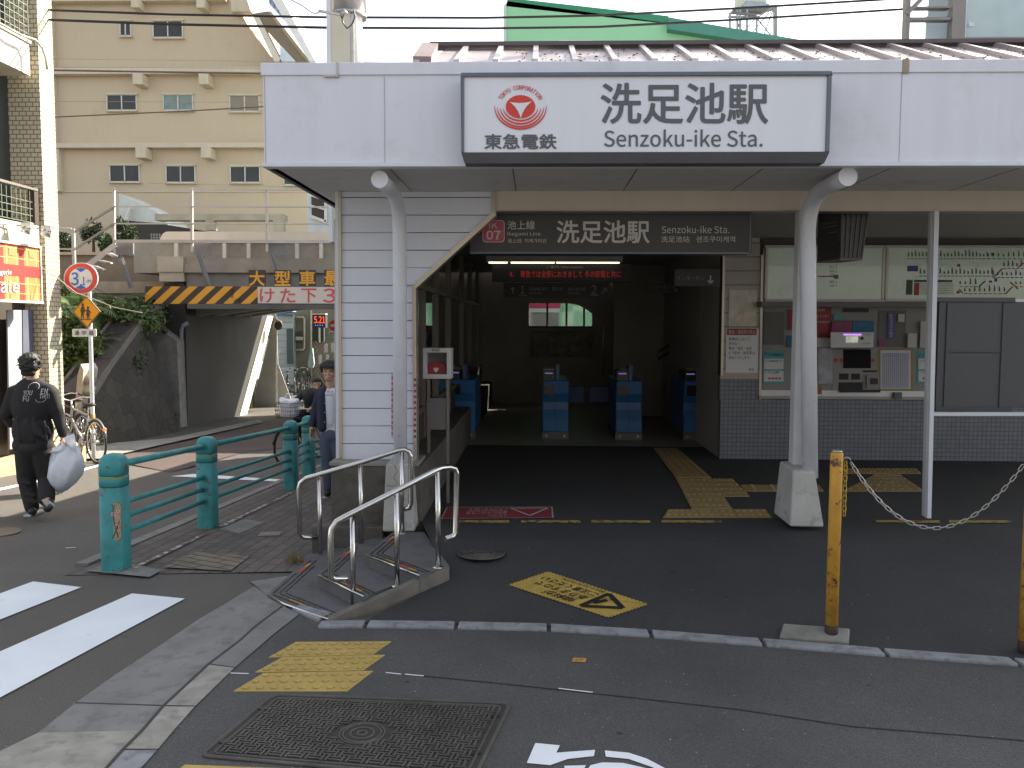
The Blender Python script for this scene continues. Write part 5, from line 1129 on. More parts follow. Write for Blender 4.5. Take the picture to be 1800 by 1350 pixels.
# embankment
stone = bpy.data.materials.new('rubble_stone'); stone.use_nodes = True; MC['rubble_stone'] = stone
n_ = stone.node_tree.nodes; l_ = stone.node_tree.links; b_ = n_['Principled BSDF']; tc = n_.new('ShaderNodeTexCoord'); v_ = n_.new('ShaderNodeTexVoronoi'); v_.inputs['Scale'].default_value = 3.4; v_.inputs['Randomness'].default_value = .9; l_.new(tc.outputs['Object'], v_.inputs[0])
v2 = n_.new('ShaderNodeTexVoronoi'); v2.feature = 'DISTANCE_TO_EDGE'; v2.inputs['Scale'].default_value = 3.4; v2.inputs['Randomness'].default_value = .9; l_.new(tc.outputs['Object'], v2.inputs[0])
cr = n_.new('ShaderNodeValToRGB'); cr.color_ramp.elements[0].color = (.030, .027, .022, 1); cr.color_ramp.elements[1].color = (.052, .048, .040, 1); sp_ = n_.new('ShaderNodeSeparateXYZ'); l_.new(v_.outputs['Color'], sp_.inputs[0]); l_.new(sp_.outputs[0], cr.inputs[0])
mr_ = n_.new('ShaderNodeMapRange'); mr_.inputs[2].default_value = .06; mr_.inputs[3].default_value = .78; l_.new(v2.outputs[0], mr_.inputs[0]); vm_ = n_.new('ShaderNodeVectorMath'); vm_.operation = 'SCALE'; l_.new(cr.outputs[0], vm_.inputs[0]); l_.new(mr_.outputs[0], vm_.inputs[3]); l_.new(vm_.outputs[0], b_.inputs[0]); b_.inputs['Roughness'].default_value = .9
bp_ = n_.new('ShaderNodeBump'); bp_.inputs['Distance'].default_value = .05; bp_.inputs['Strength'].default_value = .8; l_.new(mr_.outputs[0], bp_.inputs['Height']); l_.new(bp_.outputs[0], b_.inputs['Normal'])
t = thing('stone_retaining_wall', 'dark rubble stone retaining wall with a sloping concrete coping', 'wall', (-8.2, 17, gz(17)))
XS = -8.2
B_ = [S(148, 800, XS), S(303, 772, XS), S(258, 560, XS), S(160, 690, XS)]
P_ = [Vector((XS + .25, B_[0].y, -.9)), Vector((XS + .3, B_[1].y, -1.0)), Vector((XS - .1, B_[2].y, B_[2].z)), Vector((XS - .05, B_[3].y, B_[3].z))]
MB().prism(P_, (-.6, 0, 0)).build('stonework', stone, t)
cop = M('coping_dark', (.13, .125, .115), .85, var=.2, scale=3)
MB().prism([P_[3] + Vector((.03, 0, 0)), P_[2] + Vector((.03, 0, 0)), P_[2] + Vector((.03, 0, -.32)), P_[3] + Vector((.06, 0, -.32))], (-.7, 0, 0)).build('coping', cop, t)
# small stair kerb in front (sunlit rubble)
t = thing('garden_steps', 'narrow concrete garden steps climbing beside the sunlit rubble edge', 'steps', F(140, 800, 15.6))
for k in range(6):
    y0 = 785 - k * 24
    MB().prism([F(104 + k * 4, y0, 15.2 + k * .3), F(136 + k * 1.5, y0, 15.2 + k * .3), F(138 + k * 1.5, y0 - 26, 15.2 + k * .3), F(106 + k * 4, y0 - 26, 15.2 + k * .3)], (0, .5, 0)).build('step', concL, t)
MB().prism([F(x, y, 15.2) for x, y in [(126, 790), (133, 790), (147, 650), (142, 640), (136, 660)]], (0, .5, 0)).build('side_curb', M('curb_pale', (.42, .39, .32), .85, var=.2, scale=5), t)
random.seed(9)
for i in range(7):
    x = 141 + i * 2.2 + random.uniform(-3, 3); y = 780 - i * 19
    o = MB().sph(F(x, y, 15.4), (.13, .14, .14), 9, 7).build('rubble_rock', M('rock_tan', (.30, .27, .20), .9, var=.3, scale=6, bump=.8, bscale=9), None)
    for v in o.data.vertices: v.co += Vector((random.uniform(-.03, .03), random.uniform(-.03, .03), random.uniform(-.03, .03)))
    tag(o, ['lowest rough tan rock beside the garden steps', 'second rough tan rock from the ground beside the garden steps', 'third rough tan rock up beside the garden steps', 'middle tan rock of the rubble edge', 'third rough tan rock from the top of the rubble edge', 'second tan rock from the top of the rubble edge', 'topmost rough tan rock near the leaning curb'][i], 'rock', 'rubble rocks')
# slope + upper ledges
embM = M('embankment_earth', (.10, .085, .055), .95, var=.35, scale=3, bump=.8, bscale=12, col2=(.05, .07, .025), mix=(.45, .6), mscale=3)
Tz = F(250, 516, 20.6).z
struct('embankment', MB().add([(-20, 14.8, -.8), (-8.9, 15.2, -.6), (-9.1, 20.4, Tz - .9), (-20, 20.4, Tz - .5)], [(0, 1, 2, 3)]), embM)
t = thing('ledge_wall', 'pale concrete ledge wall on the embankment left of the bridge', 'wall', F(230, 550, 20.6))
MB().box((-14, 20.5, Tz - 1.2), (F(320, 520, 20.6).x, 20.9, Tz)).build('wall', concM, t)
MB().box((-14, 20.4, Tz), (F(321, 500, 20.4).x, 21.2, F(250, 495, 20.4).z)).build('ledge', M('ledge_tan', (.36, .31, .24), .85, var=.2, scale=3), t)
t = thing('planter_ledge', 'long tan planter ledge carrying bushes beside the walkway', 'ledge', F(200, 470, 22.5)); MB().box((-16, 22.3, F(200, 515, 22.4).z), (F(282, 450, 22.4).x, 22.5, F(200, 447, 22.4).z)).build('wall', M('ledge_brown', (.20, .165, .12), .85, var=.2, scale=3), t); MB().box((-16, 22.2, F(200, 448, 22.2).z), (F(282, 450, 22.4).x, 22.9, F(200, 443, 22.2).z)).build('ledge_cap', M('ledge_cap_tan', (.45, .37, .26), .85, var=.2, scale=3), t)
struct('embankment_top', MB().box((-40, 22.5, -1), (-8.9, 26.4, F(200, 448, 22.2).z - .05)), embM)
# foliage
leafM = M('leaf_green', (.055, .10, .03), .6, var=.5, scale=5, col2=(.09, .14, .035), mix=(.45, .6), mscale=3); leafD = M('leaf_dark', (.035, .06, .022), .65, var=.5, scale=8); leafC = M('leaf_cycad', (.09, .15, .03), .5, var=.45, scale=4)
def leaves(mb, c, r, n, s, seed=0):
    R = random.Random(seed); c = Vector(c)
    blobs = [(Vector((R.uniform(-.45, .45), R.uniform(-.45, .45), R.uniform(-.6, .7))), R.uniform(.3, .5)) for _ in range(9)]
    for _ in range(n):
        b, rb_ = R.choice(blobs); d = Vector((R.gauss(0, 1), R.gauss(0, 1), R.gauss(0, 1))).normalized() * rb_ * R.uniform(.4, 1.05)
        q = b + d; p = c + Vector((q.x * r[0], q.y * r[1], q.z * r[2])); a = Vector((R.gauss(0, 1), R.gauss(0, 1), R.gauss(0, 1))).normalized(); b2 = a.cross(Vector((R.gauss(0, 1), R.gauss(0, 1), R.gauss(0, 1)))).normalized(); ss = s * R.uniform(.6, 1.3)
        mb.add([p - a * ss, p + b2 * ss * .45, p + a * ss, p - b2 * ss * .45], [(0, 1, 2, 3)])
for i, (px, py, rx, ry, lab) in enumerate(((78, 427, .36, .4, 'bush far left beside the brick pillar on the planter ledge'), (118, 430, .4, .36, 'low bush left of the round shrub on the planter ledge'), (164, 412, .33, .52, 'round shrub between the stair rails on the planter ledge'), (222, 417, .5, .5, 'wide shrub under the walkway railing post'), (196, 432, .28, .3, 'small loose bush between two shrubs on the ledge'))):
    c = F(px, py, 22.6); t = thing('bush', lab, 'bush', (c.x, c.y, F(px, 445, 22.6).z), 'bushes on the planter ledge')
    mb = MB(); leaves(mb, c, (rx, .4, ry), 1700, .045, i); mb.build('foliage', leafD if i != 4 else leafM, t, fixn=False)
    MB().tube([c - Vector((0, 0, ry)), c + Vector((0, 0, ry * .3))], [.05, .02], 6).build('stem', M('bark', (.08, .06, .04), .9), t)
def cycad(c, R_, n, seed, lab, tilt=.5):
    Rn = random.Random(seed); t = thing('cycad', lab, 'palm plant', c, 'cycads on the embankment'); mb = MB(); c = Vector(c)
    for k in range(n):
        a = Rn.uniform(0, 6.283); el = Rn.uniform(.1, 1.25); Lf = R_ * Rn.uniform(.75, 1.1); pts = []
        for i in range(14):
            s_ = i / 13; e_ = el - s_ * 1.1; pts.append(Vector((math.cos(a) * Lf * s_ * math.cos(el * .6), math.sin(a) * Lf * s_ * math.cos(el * .6), .15 + Lf * (s_ * math.sin(el) - .55 * s_ * s_))) + c)
        for i in range(1, 13):
            d = (pts[i + 1] - pts[i]); sd = d.cross(Vector((0, 0, 1))).normalized(); wd = .22 * R_ * math.sin(math.pi * (i / 13) ** .8) + .03
            for sg_ in (-1, 1):
                for h in (0, .5):
                    b0 = pts[i] + d * h; tip = b0 + sd * sg_ * wd + d * 1.2 + Vector((0, 0, -.03)); mb.add([b0 - d * .14, tip, b0 + d * .16], [(0, 1, 2)])
    mb.build('fronds', leafC, t, fixn=False); MB().lathe(c - Vector((0, 0, .7)), [(.16, 0), (.18, .5), (.13, .85)], 10).build('trunk', M('cycad_trunk', (.06, .045, .03), .95, bump=.9, bscale=25), t)
for i, (px, py, Y, R_, lab) in enumerate(((130, 560, 17.6, 1.15, 'cycad with arching fronds behind the round height sign'), (185, 560, 18.4, 1.05, 'cycad with fronds right of the warning signs'), (150, 625, 16.9, .95, 'lower cycad leaning over the stone wall behind the school sign'), (215, 585, 19.2, .8, 'smaller cycad near the top of the sloping coping'), (105, 520, 19, 1.0, 'upper cycad beside the brick pillar'))):
    cycad(F(px, py, Y), R_, 26, i + 40, lab)
mb = MB(); leaves(mb, F(170, 590, 17.6), (1.5, .8, .95), 9000, .07, 77); leaves(mb, F(135, 620, 16.4), (.75, .5, .8), 4000, .06, 82); leaves(mb, F(225, 545, 19.3), (1.0, .5, .45), 2500, .06, 83); leaves(mb, F(240, 560, 20), (1.1, .4, .5), 1500, .06, 78); leaves(mb, F(118, 570, 18.4), (.9, .5, 1.1), 2600, .07, 79); tag(mb.build('undergrowth', leafM, fixn=False), kind='stuff')
mb = MB(); leaves(mb, F(245, 655, 17.2) + Vector((.0, 0, 0)), (.12, .4, .35), 260, .035, 80); leaves(mb, F(303, 742, 18.4), (.1, .3, .25), 200, .03, 81); tag(mb.build('wall_ivy', leafD, fixn=False), kind='stuff')
# ================================================================ left brick building
brk = brick('cream_wall_tile', (.56, .50, .36), (.62, .56, .42), (.20, .16, .11), .105, .067, .007, .5, .5, 'wall', 0, .4, .12)
t = thing('brick_building', 'cream tiled shop building with balcony at the left edge', 'building', (-8, 12.7, gz(12.7)))
Yp = 12.7; XP = F(78, 400, Yp).x
MB().box((XP - 1.1, Yp, -.6), (XP, Yp + .38, 8.5)).build('pillar', brk, t)
MB().box((-14, Yp + .1, -.6), (XP - 1.1, Yp + .3, 8.5)).build('wall', M('wall_redbrown', (.20, .09, .065), .7), t)
XBa = S(53, 130, -7.45).x
for nm, y_t, y_b in (('balcony', 50, 133),):
    e = S(53, 133, -7.45); eb = e.z; et = S(53, 78, -7.45).z
    MB().box((-8.6, 7, eb), (-7.45, e.y, et)).build('balcony', M('balcony_white', (.62, .58, .48), .7, var=.08), t)
    MB().box((-8.62, 6.9, et), (-7.43, e.y + .03, et + .05)).build('balcony_coping', M('coping_grey', (.4, .38, .34), .6), t)
def grid(y0, y1, name):
    mb = MB(); e = S(48, 10, -7.47).y
    for k in range(26): yy = e - .11 * k; mb.bar((-7.47, yy, y0), (-7.47, yy, y1), .008)
    for k in range(int((y1 - y0) / .1)): zz = y0 + .1 * k; mb.bar((-7.475, e, zz), (-7.475, 8.2, zz), .008)
    return mb.build(name, M('grid_green', (.22, .25, .20), .5, .4), t)
grid(et + .05, et + 1.1, 'balcony_grid'); 
z0, z1 = S(40, 388, -7.47).z, S(40, 330, -7.47).z; grid(z0, z1, 'balcony_grid')
MB().box((-7.55, S(56, 390, -7.5).y, z0 - .05), (-7.45, S(63, 390, -7.5).y, z1 + .06)).build('railing_post', M('post_brown', (.055, .035, .028), .6), t)
MB().box((-7.5, 8, z1), (-7.44, S(62, 390, -7.5).y, z1 + .035)).build('hand_rail', al, t); MB().box((-8.6, 8, z0 - .45), (-7.42, S(68, 400, -7.42).y, z0 - .04)).build('balcony_slab', M('slab_cream', (.50, .46, .36), .7, var=.1), t)
MB().box((-8.0, 8, -.6), (-7.9, Yp, 8.5)).build('recess_wall', M('recess_dark', (.045, .05, .042), .6), t)
MB().tube([(-7.43, 11, S(20, 52, -7.4).z), S(38, 62, -7.3), S(62, 70, -7.28), S(74, 84, -7.25), S(80, 100, -7.22), S(83, 122, -7.22)], .018, 8).build('conduit', M('conduit_cream', (.5, .47, .4), .6), t)
MB().box((-7.8, 9, -.5), (-7.75, Yp, z0 - .4)).build('shop_front', M('shop_dark', (.055, .045, .035), .5), t)
MB().prism([S(13, 545, -7.6), S(38, 545, -7.6), S(40, 785, -7.6), S(18, 790, -7.6)], (-.02, 0, 0)).build('shop_door', M('door_panel_grey', (.34, .37, .40), .4, var=.15, scale=2, streak=.6), t)
MB().prism([S(40, 545, -7.6), S(58, 545, -7.6), S(60, 785, -7.6), S(42, 785, -7.6)], (-.02, 0, 0)).build('door_frame', M('door_frame_blue', (.10, .11, .16), .5), t)
MB().box((-9, 8.5, -.7), (-7.15, Yp + .5, gz(11) + .11)).build('doorstep', M('doorstep_tan', (.40, .30, .19), .8, var=.12, scale=2), t)
# plaid sign
t = thing('plaid_shop_sign', 'red and orange plaid shop sign with white lettering on the brick building', 'sign', S(72, 530, -7.3))
XG = -7.3; q0, q1 = S(72, 530, XG), S(72, 437, XG); yy1 = q0.y; z0s, z1s = q0.z, q1.z; L0 = 1.9
plM_ = M('plaid_orange', (.74, .21, .07), .5, var=.05)
MB().box((XG - .06, yy1 - L0, z0s), (XG, yy1, z1s)).build('panel', plM_, t)
def pstrip(u0, u1, v0, v1, mat, name, d): MB().box((XG, yy1 - u1, z0s + (z1s - z0s) * v0), (XG + d, yy1 - u0, z0s + (z1s - z0s) * v1)).build(name, mat, t)
rd = M('plaid_red', (.62, .04, .035), .5, var=.05); ol = M('plaid_olive', (.26, .24, .10), .5, var=.05); yl = M('plaid_yellow', (.72, .50, .18), .5, var=.05)
for k, (u, m_) in enumerate(((.08, yl), (.30, yl), (.55, yl), (.77, yl), (1.02, yl), (1.24, yl))): pstrip(u, u + .018, 0, 1, m_, 'plaid_line', .002)
for u in (.38, .85, 1.32): pstrip(u, u + .12, 0, 1, rd, 'plaid_band', .003)
for v in (.44, ): pstrip(0, L0, v, v + .2, rd, 'plaid_band', .004)
for v in (.12, .30, .75, .93): pstrip(0, L0, v, v + .014, yl, 'plaid_line', .005)
for u in (.13, .60, 1.07):
    for v in (.02, .80): pstrip(u, u + .13, v, v + .13, ol, 'plaid_square', .006)
mb = MB(); mb.box((XG - .08, yy1 - L0, z1s), (XG + .03, yy1 + .02, z1s + .03)); mb.box((XG - .08, yy1 - L0, z0s - .03), (XG + .03, yy1 + .02, z0s)); mb.box((XG - .08, yy1, z0s), (XG + .02, yy1 + .02, z1s)); mb.build('frame', M('frame_bright', (.7, .68, .62), .5), t)
wl = M('letter_bright', (.8, .78, .74), .5, var=0)
def stxt(s, a, b, c, d): tquad(s, S(a, d, XG + .012), S(c, d, XG + .012), S(a, b, XG + .012), wl, t, bold=.012)
stxt('gerie', 0, 474, 20, 485); stxt('aie', 1, 492, 34, 514)
for i, (px, py) in enumerate(((48, 398), (84, 403))):
    c = S(px, py, -7.2 if i == 0 else -7.05); t = thing('spot_lamp', ['silver spotlight on a curved arm over the plaid sign', 'silver spotlight sticking out past the brick pillar'][i], 'lamp', c, 'spotlights over the plaid sign')
    MB().box((c.x - .07, c.y - .05, c.z - .03), (c.x + .07, c.y + .05, c.z + .05)).tube([c + Vector((0, 0, 0)), c + Vector((-.03, -.02, -.1))], [.05, .065], 12).build('lamp_head', M('lamp_silver', (.6, .6, .6), .3, .7), t)
    MB().tube([c + Vector((-.05, 0, 0)), c + Vector((-.3, -.3, .03)), c + Vector((-.4, -.9, -.02))], .012, 6).build('arm', M('lamp_silver', 0), t)
# ================================================================ sign pole
Yq = 14.3; bq = T(165, 809); Yq = bq.y
t = thing('sign_pole', 'white road sign pole with an orange band near its foot', 'pole', bq)
MB().tube([bq, F(163, 745, Yq), F(157, 505, Yq), F(152, 470, Yq)], .03, 12).build('pole', whiteP, t); MB().tube([F(163.5, 754, Yq), F(163, 728, Yq)], .034, 12).build('band', M('band_orange', (.40, .20, .03), .6), t)
whS = M('sign_white', (.68, .68, .68), .4, var=.02); rdS = M('sign_red', (.62, .06, .05), .4, var=.03); blS = M('sign_blue', (.03, .13, .55), .4, var=0); orS = M('sign_orange', (.85, .36, .02), .4, var=.03)
Ys_ = Yq - .06
def ell(cx_, cy_, rx, ry, Y, n=40): return [F(cx_ + rx * math.cos(a * 2 * math.pi / n), cy_ + ry * math.sin(a * 2 * math.pi / n), Y) for a in range(n)]
t = thing('height_limit_sign', 'round red rimmed road sign reading 3.1 m', 'road sign', F(142, 516, Ys_))
MB().prism(ell(142, 489.5, 30, 28, Ys_), (0, .02, 0)).build('plate', whS, t)
MB().prism(ell(142, 489.5, 28.7, 26.7, Ys_ - .004), (0, .003, 0)).build('red_ring', rdS, t); MB().prism(ell(142, 489.5, 20.5, 19.2, Ys_ - .008), (0, .003, 0)).build('white_disc', whS, t)
for s_ in (-1, 1): MB().prism([F(x, 489.5 + s_ * (y - 489.5), Ys_ - .012) for x, y in [(132.5, 472.5), (142, 470.5), (151.5, 472.5), (142, 478.5)]], (0, .003, 0)).build('blue_wedge', blS, t)
txt('3', 126, 479, 138.5, 501, Ys_, blS, t, off=.016, bold=.02); txt('.', 141.5, 499.5, 144.5, 502.5, Ys_, blS, t, off=.016); txt('1', 146, 487, 149.5, 501, Ys_, blS, t, off=.016, bold=.02); txt('m', 153.5, 492, 160.5, 497.5, Ys_, blS, t, off=.016)
t = thing('school_zone_sign', 'orange diamond road sign showing two walking children', 'road sign', F(152, 577, Ys_))
dm = [(152, 519.5), (177, 548), (153, 577), (127.5, 548)]
MB().prism([F(*p, Ys_) for p in dm], (0, .02, 0)).build('plate', M('sign_edge', (.05, .05, .045), .5), t)
def inset(P, k, c=(152.3, 548.2)): return [(c[0] + (x - c[0]) * k, c[1] + (y - c[1]) * k) for x, y in P]
MB().prism([F(*p, Ys_ - .004) for p in inset(dm, .985)], (0, .003, 0)).build('orange_face', orS, t)
mb = MB(); d1 = inset(dm, .93)
for k in range(4): mb.bar(F(*d1[k], Ys_ - .008), F(*d1[(k + 1) % 4], Ys_ - .008), .008, .002, (0, 1, 0))
Z = Ys_ - .008
mb.prism(ell(145.3, 535.5, 2.1, 2.6, Z, 12), (0, .002, 0)); mb.prism(ell(154.6, 541, 2.1, 2.4, Z, 12), (0, .002, 0))
for P in ([(143.5, 538), (147, 538), (150, 547), (147, 551), (148, 561), (146.5, 561), (144.8, 553), (143.5, 561), (142, 561), (142.5, 550), (141, 546)], [(153, 543.5), (156, 543.5), (160.5, 550), (160, 551), (156.5, 548), (158.5, 554), (157, 554), (157.5, 561), (156, 561), (155, 555), (153.5, 561), (152, 561), (152.5, 554), (150.5, 554), (152.5, 548), (149.5, 545.5)], [(141, 561), (161, 561), (161, 562.3), (141, 562.3)]): mb.add([F(x, y, Z) for x, y in P], [list(range(len(P)))])
mb.build('children_symbol', M('sign_edge', 0), t)
t = thing('school_route_plate', 'small white plate with three kanji under the diamond sign', 'road sign', F(148, 592, Ys_)); MB().prism(rr(127, 578, 169, 592, 2, Ys_, 0), (0, .015, 0)).build('plate', whS, t)
for ch, x in (('通', 131), ('学', 143.5), ('路', 156.5)): txt(ch, x, 581.5, x + 8.5, 589, Ys_, blkS, t, bold=.01)
# ================================================================ teal railing
teal = M('teal_paint', (.035, .24, .25), .5, var=.3, scale=7, bump=.3, bscale=40, col2=(.10, .10, .07), mix=(.60, .63), mscale=17); yring = M('ring_olive', (.22, .25, .08), .6); groove = M('groove_dark', (.02, .07, .07), .7)
def tpost(w_=.077):
    t = thing('railing_post', 'x', 'bollard', (0, 0, 0)); n = 16
    def ring(z, r): return [(r * (abs(math.cos(a)) ** .55) * (1 if math.cos(a) > 0 else -1), r * (abs(math.sin(a)) ** .55) * (1 if math.sin(a) > 0 else -1), z) for a in [2 * math.pi * (k + .5) / 24 for k in range(24)]]
    Z = [(0, w_), (.60, w_), (.604, w_ * .94), (.612, w_ * .94), (.616, w_), (.68, w_), (.684, w_ * .94), (.69, w_ * .94), (.694, w_), (.755, w_), (.79, w_ * .94), (.815, w_ * .78), (.832, w_ * .5), (.838, w_ * .15)]
    vs = []; [vs.extend(ring(z, r)) for z, r in Z]; m_ = len(Z)
    MB().add(vs, [(i * 24 + k, i * 24 + (k + 1) % 24, (i + 1) * 24 + (k + 1) % 24, (i + 1) * 24 + k) for i in range(m_ - 1) for k in range(24)] + [list(range((m_ - 1) * 24, m_ * 24))], True).build('pole', teal, t)
    mb = MB(); vs = ring(.665, w_ * 1.01) + ring(.676, w_ * 1.01); mb.add(vs, [(k, (k + 1) % 24, 24 + (k + 1) % 24, 24 + k) for k in range(24)]); mb.build('yellow_ring', yring, t)
    for z_ in (.608, .687): vs = ring(z_ - .003, w_ * .97) + ring(z_ + .003, w_ * .97); MB().add(vs, [(k, (k + 1) % 24, 24 + (k + 1) % 24, 24 + k) for k in range(24)]).build('groove', groove, t)
    return t
tp0 = tpost(.083); tpos = [T(205, 1002), T(366, 928), T(512, 860), T(543, 838), T(575, 830)]
tl = ['nearest teal railing post with a plum blossom plaque', 'second teal railing post along the pavement', 'third teal railing post near the walking man', 'fourth teal railing post partly hidden by the third', 'last teal railing post behind the man in the navy shirt']
for i, p in enumerate(tpos):
    o = tp0 if i == 0 else copy_tree(tp0)
    o.location = p; o['label'] = tl[i]; o['group'] = 'teal railing posts'; o.scale = (1.05, 1.05, 1) if i == 0 else (1, 1, 1)
RT = [.75, .47, .365, .255]
rt = thing('street_railing', 'teal tubular railing bars running along the pavement edge', 'railing', tpos[0])
for i in range(4):
    for k, h in enumerate(RT):
        a, b = tpos[i] + Vector((0, 0, h)), tpos[i + 1] + Vector((0, 0, h)); MB().tube([a, b], .026 if k == 0 else .019, 12).build('rail', teal, rt)
        for p, d in ((a, (b - a).normalized()), (b, (a - b).normalized())):
            q = p + d * .085; mb = MB(); mb.tube([q, q + d * .02], .036 if k == 0 else .03, 12); mb.build('collar', teal, rt)
t = thing('blossom_plaque', 'oval plaque with pink plum blossoms on the nearest teal post', 'plaque', tpos[0] + Vector((0, -.1, .25)))
Yl = tpos[0].y - .0835
MB().prism(rr(194, 882, 214, 952, 9.5, Yl, 0, 8), (0, .004, 0)).build('plaque_plate', M('plaque_olive', (.20, .18, .10), .6, var=.2, scale=20), t)
MB().prism(rr(195.3, 884, 212.7, 950, 8.5, Yl, .003, 8), (0, .003, 0)).build('plaque_face', M('plaque_sand', (.30, .28, .19), .6, var=.2, scale=20), t)
mb = MB(); fl = MB(); bl_ = MB()
for cx_, cy_ in ((207, 899), (206, 909), (199, 904), (207, 931), (205, 925)):
    for k in range(5): a = k * 1.2566; fl.prism(ell(cx_ + 3 * math.cos(a), cy_ + 3 * math.sin(a), 2, 2, Yl - .005, 10), (0, .002, 0)); bl_.prism(ell(cx_ + 3 * math.cos(a), cy_ + 3 * math.sin(a), 2.5, 2.5, Yl - .0035, 10), (0, .001, 0))
bl_.build('blossom_outline', M('brown_line', (.10, .05, .035), .6), t); fl.build('blossom', M('petal_pink', (.52, .33, .28), .6), t)
mb.tube([F(196, 886, Yl - .004), F(199, 893, Yl - .004), F(202, 888, Yl - .004)], .003, 5); mb.tube([F(199, 893, Yl - .004), F(200, 915, Yl - .004), F(208, 945, Yl - .004)], .003, 5); mb.tube([F(210, 915, Yl - .004), F(205, 930, Yl - .004), F(198, 946, Yl - .004)], .0025, 5); mb.build('branch', M('brown_line', 0), t)
# ================================================================ beyond the underpass
YO = 33.5
t = thing('white_house', 'white clapboard house beyond the underpass with blue awning', 'house', F(510, 680, YO))
mb = MB(); y = 556
while y < 672: pbox(mb, 483, y, 515.5, y + 10.3, YO, .05); y += 11
mb.build('siding', M('house_white', (.55, .60, .60), .6), t); pbox(MB(), 480, 552, 516, 690, YO + .04, 4).build('wall', M('house_gap', (.25, .27, .27), .8), t)
MB().prism([F(x, y, YO - .6) for x, y in [(484, 550), (510, 545), (514, 548), (488, 553)]], (0, .6, 0)).build('awning', M('awning_blue', (.10, .25, .5), .6), t)
pb('side_panel', 504, 578, 515, 640, YO - .1, .05, M('panel_slate', (.10, .115, .125), .6), t)
t = thing('grey_house', 'grimy grey house wall with pipes and a meter beyond the underpass', 'house', F(535, 690, YO + .5))
pbox(MB(), 515, 535, 660, 700, YO + .4, 3).build('wall', M('wall_grimy', (.20, .18, .145), .85, var=.2, scale=1.5), t)
mb = MB(); mb.tube([F(515, 558, YO + .3), F(533, 558, YO + .3), F(535, 560, YO + .3), F(535, 612, YO + .3), F(533, 615, YO + .3), F(517, 615, YO + .3)], .045, 8); mb.tube([F(547, 546, YO + .3), F(547, 670, YO + .3)], .04, 6); mb.build('pipe', M('pipe_tan', (.46, .42, .34), .6), t)
pb('meter_box', 521, 583, 532, 598, YO + .2, .1, M('meter_dark', (.05, .045, .045), .5), t); pb('meter_tray', 519, 592, 532, 598, YO + .15, .06, M('meter_pale', (.4, .4, .38), .5), t); pb('window', 548, 570, 572, 600, YO + .3, .06, winG, t); pb('window_frame', 560, 565, 563, 602, YO + .25, .05, frW, t); pb('window_frame', 569, 565, 571, 602, YO + .25, .05, frW, t)
t = thing('led_clock_box', 'black box with red dot digits hanging beyond the underpass', 'display', F(561, 575, 30)); pb('housing', 549, 553, 572, 576, 30, .3, black, t); ledB = M('led_bright', (1, .10, .03), .5, emit=.4, var=0)
txt('5.21', 552, 556, 571, 568, 30, ledB, t, bold=.01); mb = MB(); [pbox(mb, x, 571, x + 1.3, 572.5, 29.99, .01) for x in (554, 558, 562, 566)]; mb.build('blue_dots', M('led_blue', (.1, .2, .9), .5, emit=.6, var=0), t); pb('bracket', 549, 551, 572, 553, 30, .3, frW, t)
t = thing('no_entry_sign', 'red round no entry sign with a small plate, beyond the underpass', 'road sign', F(590, 600, 27)); MB().prism(ell(589, 572, 11, 10, 27), (0, .03, 0)).build('plate', rdS, t); pb('white_bar', 581, 570, 597, 574.5, 26.99, .02, whS, t); pb('small_plate', 578.5, 582, 600, 588.5, 27, .02, whS, t); txt('自転車', 580, 583.5, 588, 587.5, 27, black, t); MB().tube([F(589, 555, 27.05), F(589, 712, 27.05)], .03, 8).build('pole', steelD, t)
t = thing('lattice_screen', 'brown diamond lattice screen with hanging paper slips', 'lattice', F(575, 690, 29.5)); mb = MB()
for k in range(-8, 12):
    for s_ in (1, -1):
        P = clip([(553 + k * 6, 600), (554.4 + k * 6, 600), (554.4 + k * 6 + s_ * 70, 700), (553 + k * 6 + s_ * 70, 700)], 553, 600)
        if len(P) > 2: mb.prism([F(a, b, 29.5 + .01 * s_) for a, b in P], (0, .015, 0))
mb.build('lattice', M('lattice_brown', (.10, .06, .045), .7), t)
for a, b in ((570, 604), (582, 603), (560, 624), (573, 623)): pb('paper_slip', a, b, a + 5.5, b + 16, 29.4, .01, M('slip_white', (.5, .52, .56), .7), t)
o = MB().prism([F(x, y, 30.5) for x, y in [(546, 612), (549, 612), (552, 640), (550, 646), (542, 646), (541, 640)]], (0, .12, 0)).build('hanging_coat', M('coat_pale', (.30, .38, .38), .8, var=.2, scale=9)); tag(o, 'pale grey green coat hanging by the lattice', 'clothes')
t = thing('street_fan', 'round dark convex mirror on a bracket at the underpass end', 'mirror', F(490, 572, 26)); MB().prism(ell(489, 572, 6.5, 7.5, 26), (0, .06, 0)).build('mirror_disc', M('mirror_dark', (.12, .10, .08), .3, .3), t); MB().tube(ell(489, 572, 6.8, 7.9, 25.98), .018, 6, closed=True).build('ring', M('ring_brass', (.3, .24, .16), .4), t); MB().bar(F(480, 560, 26.1), F(495, 566, 26.1), .05).build('bracket', steelD, t)
struct('far_road', MB().box((-30, 40, -1.2), (-7.9, 60, -.92)), concM)
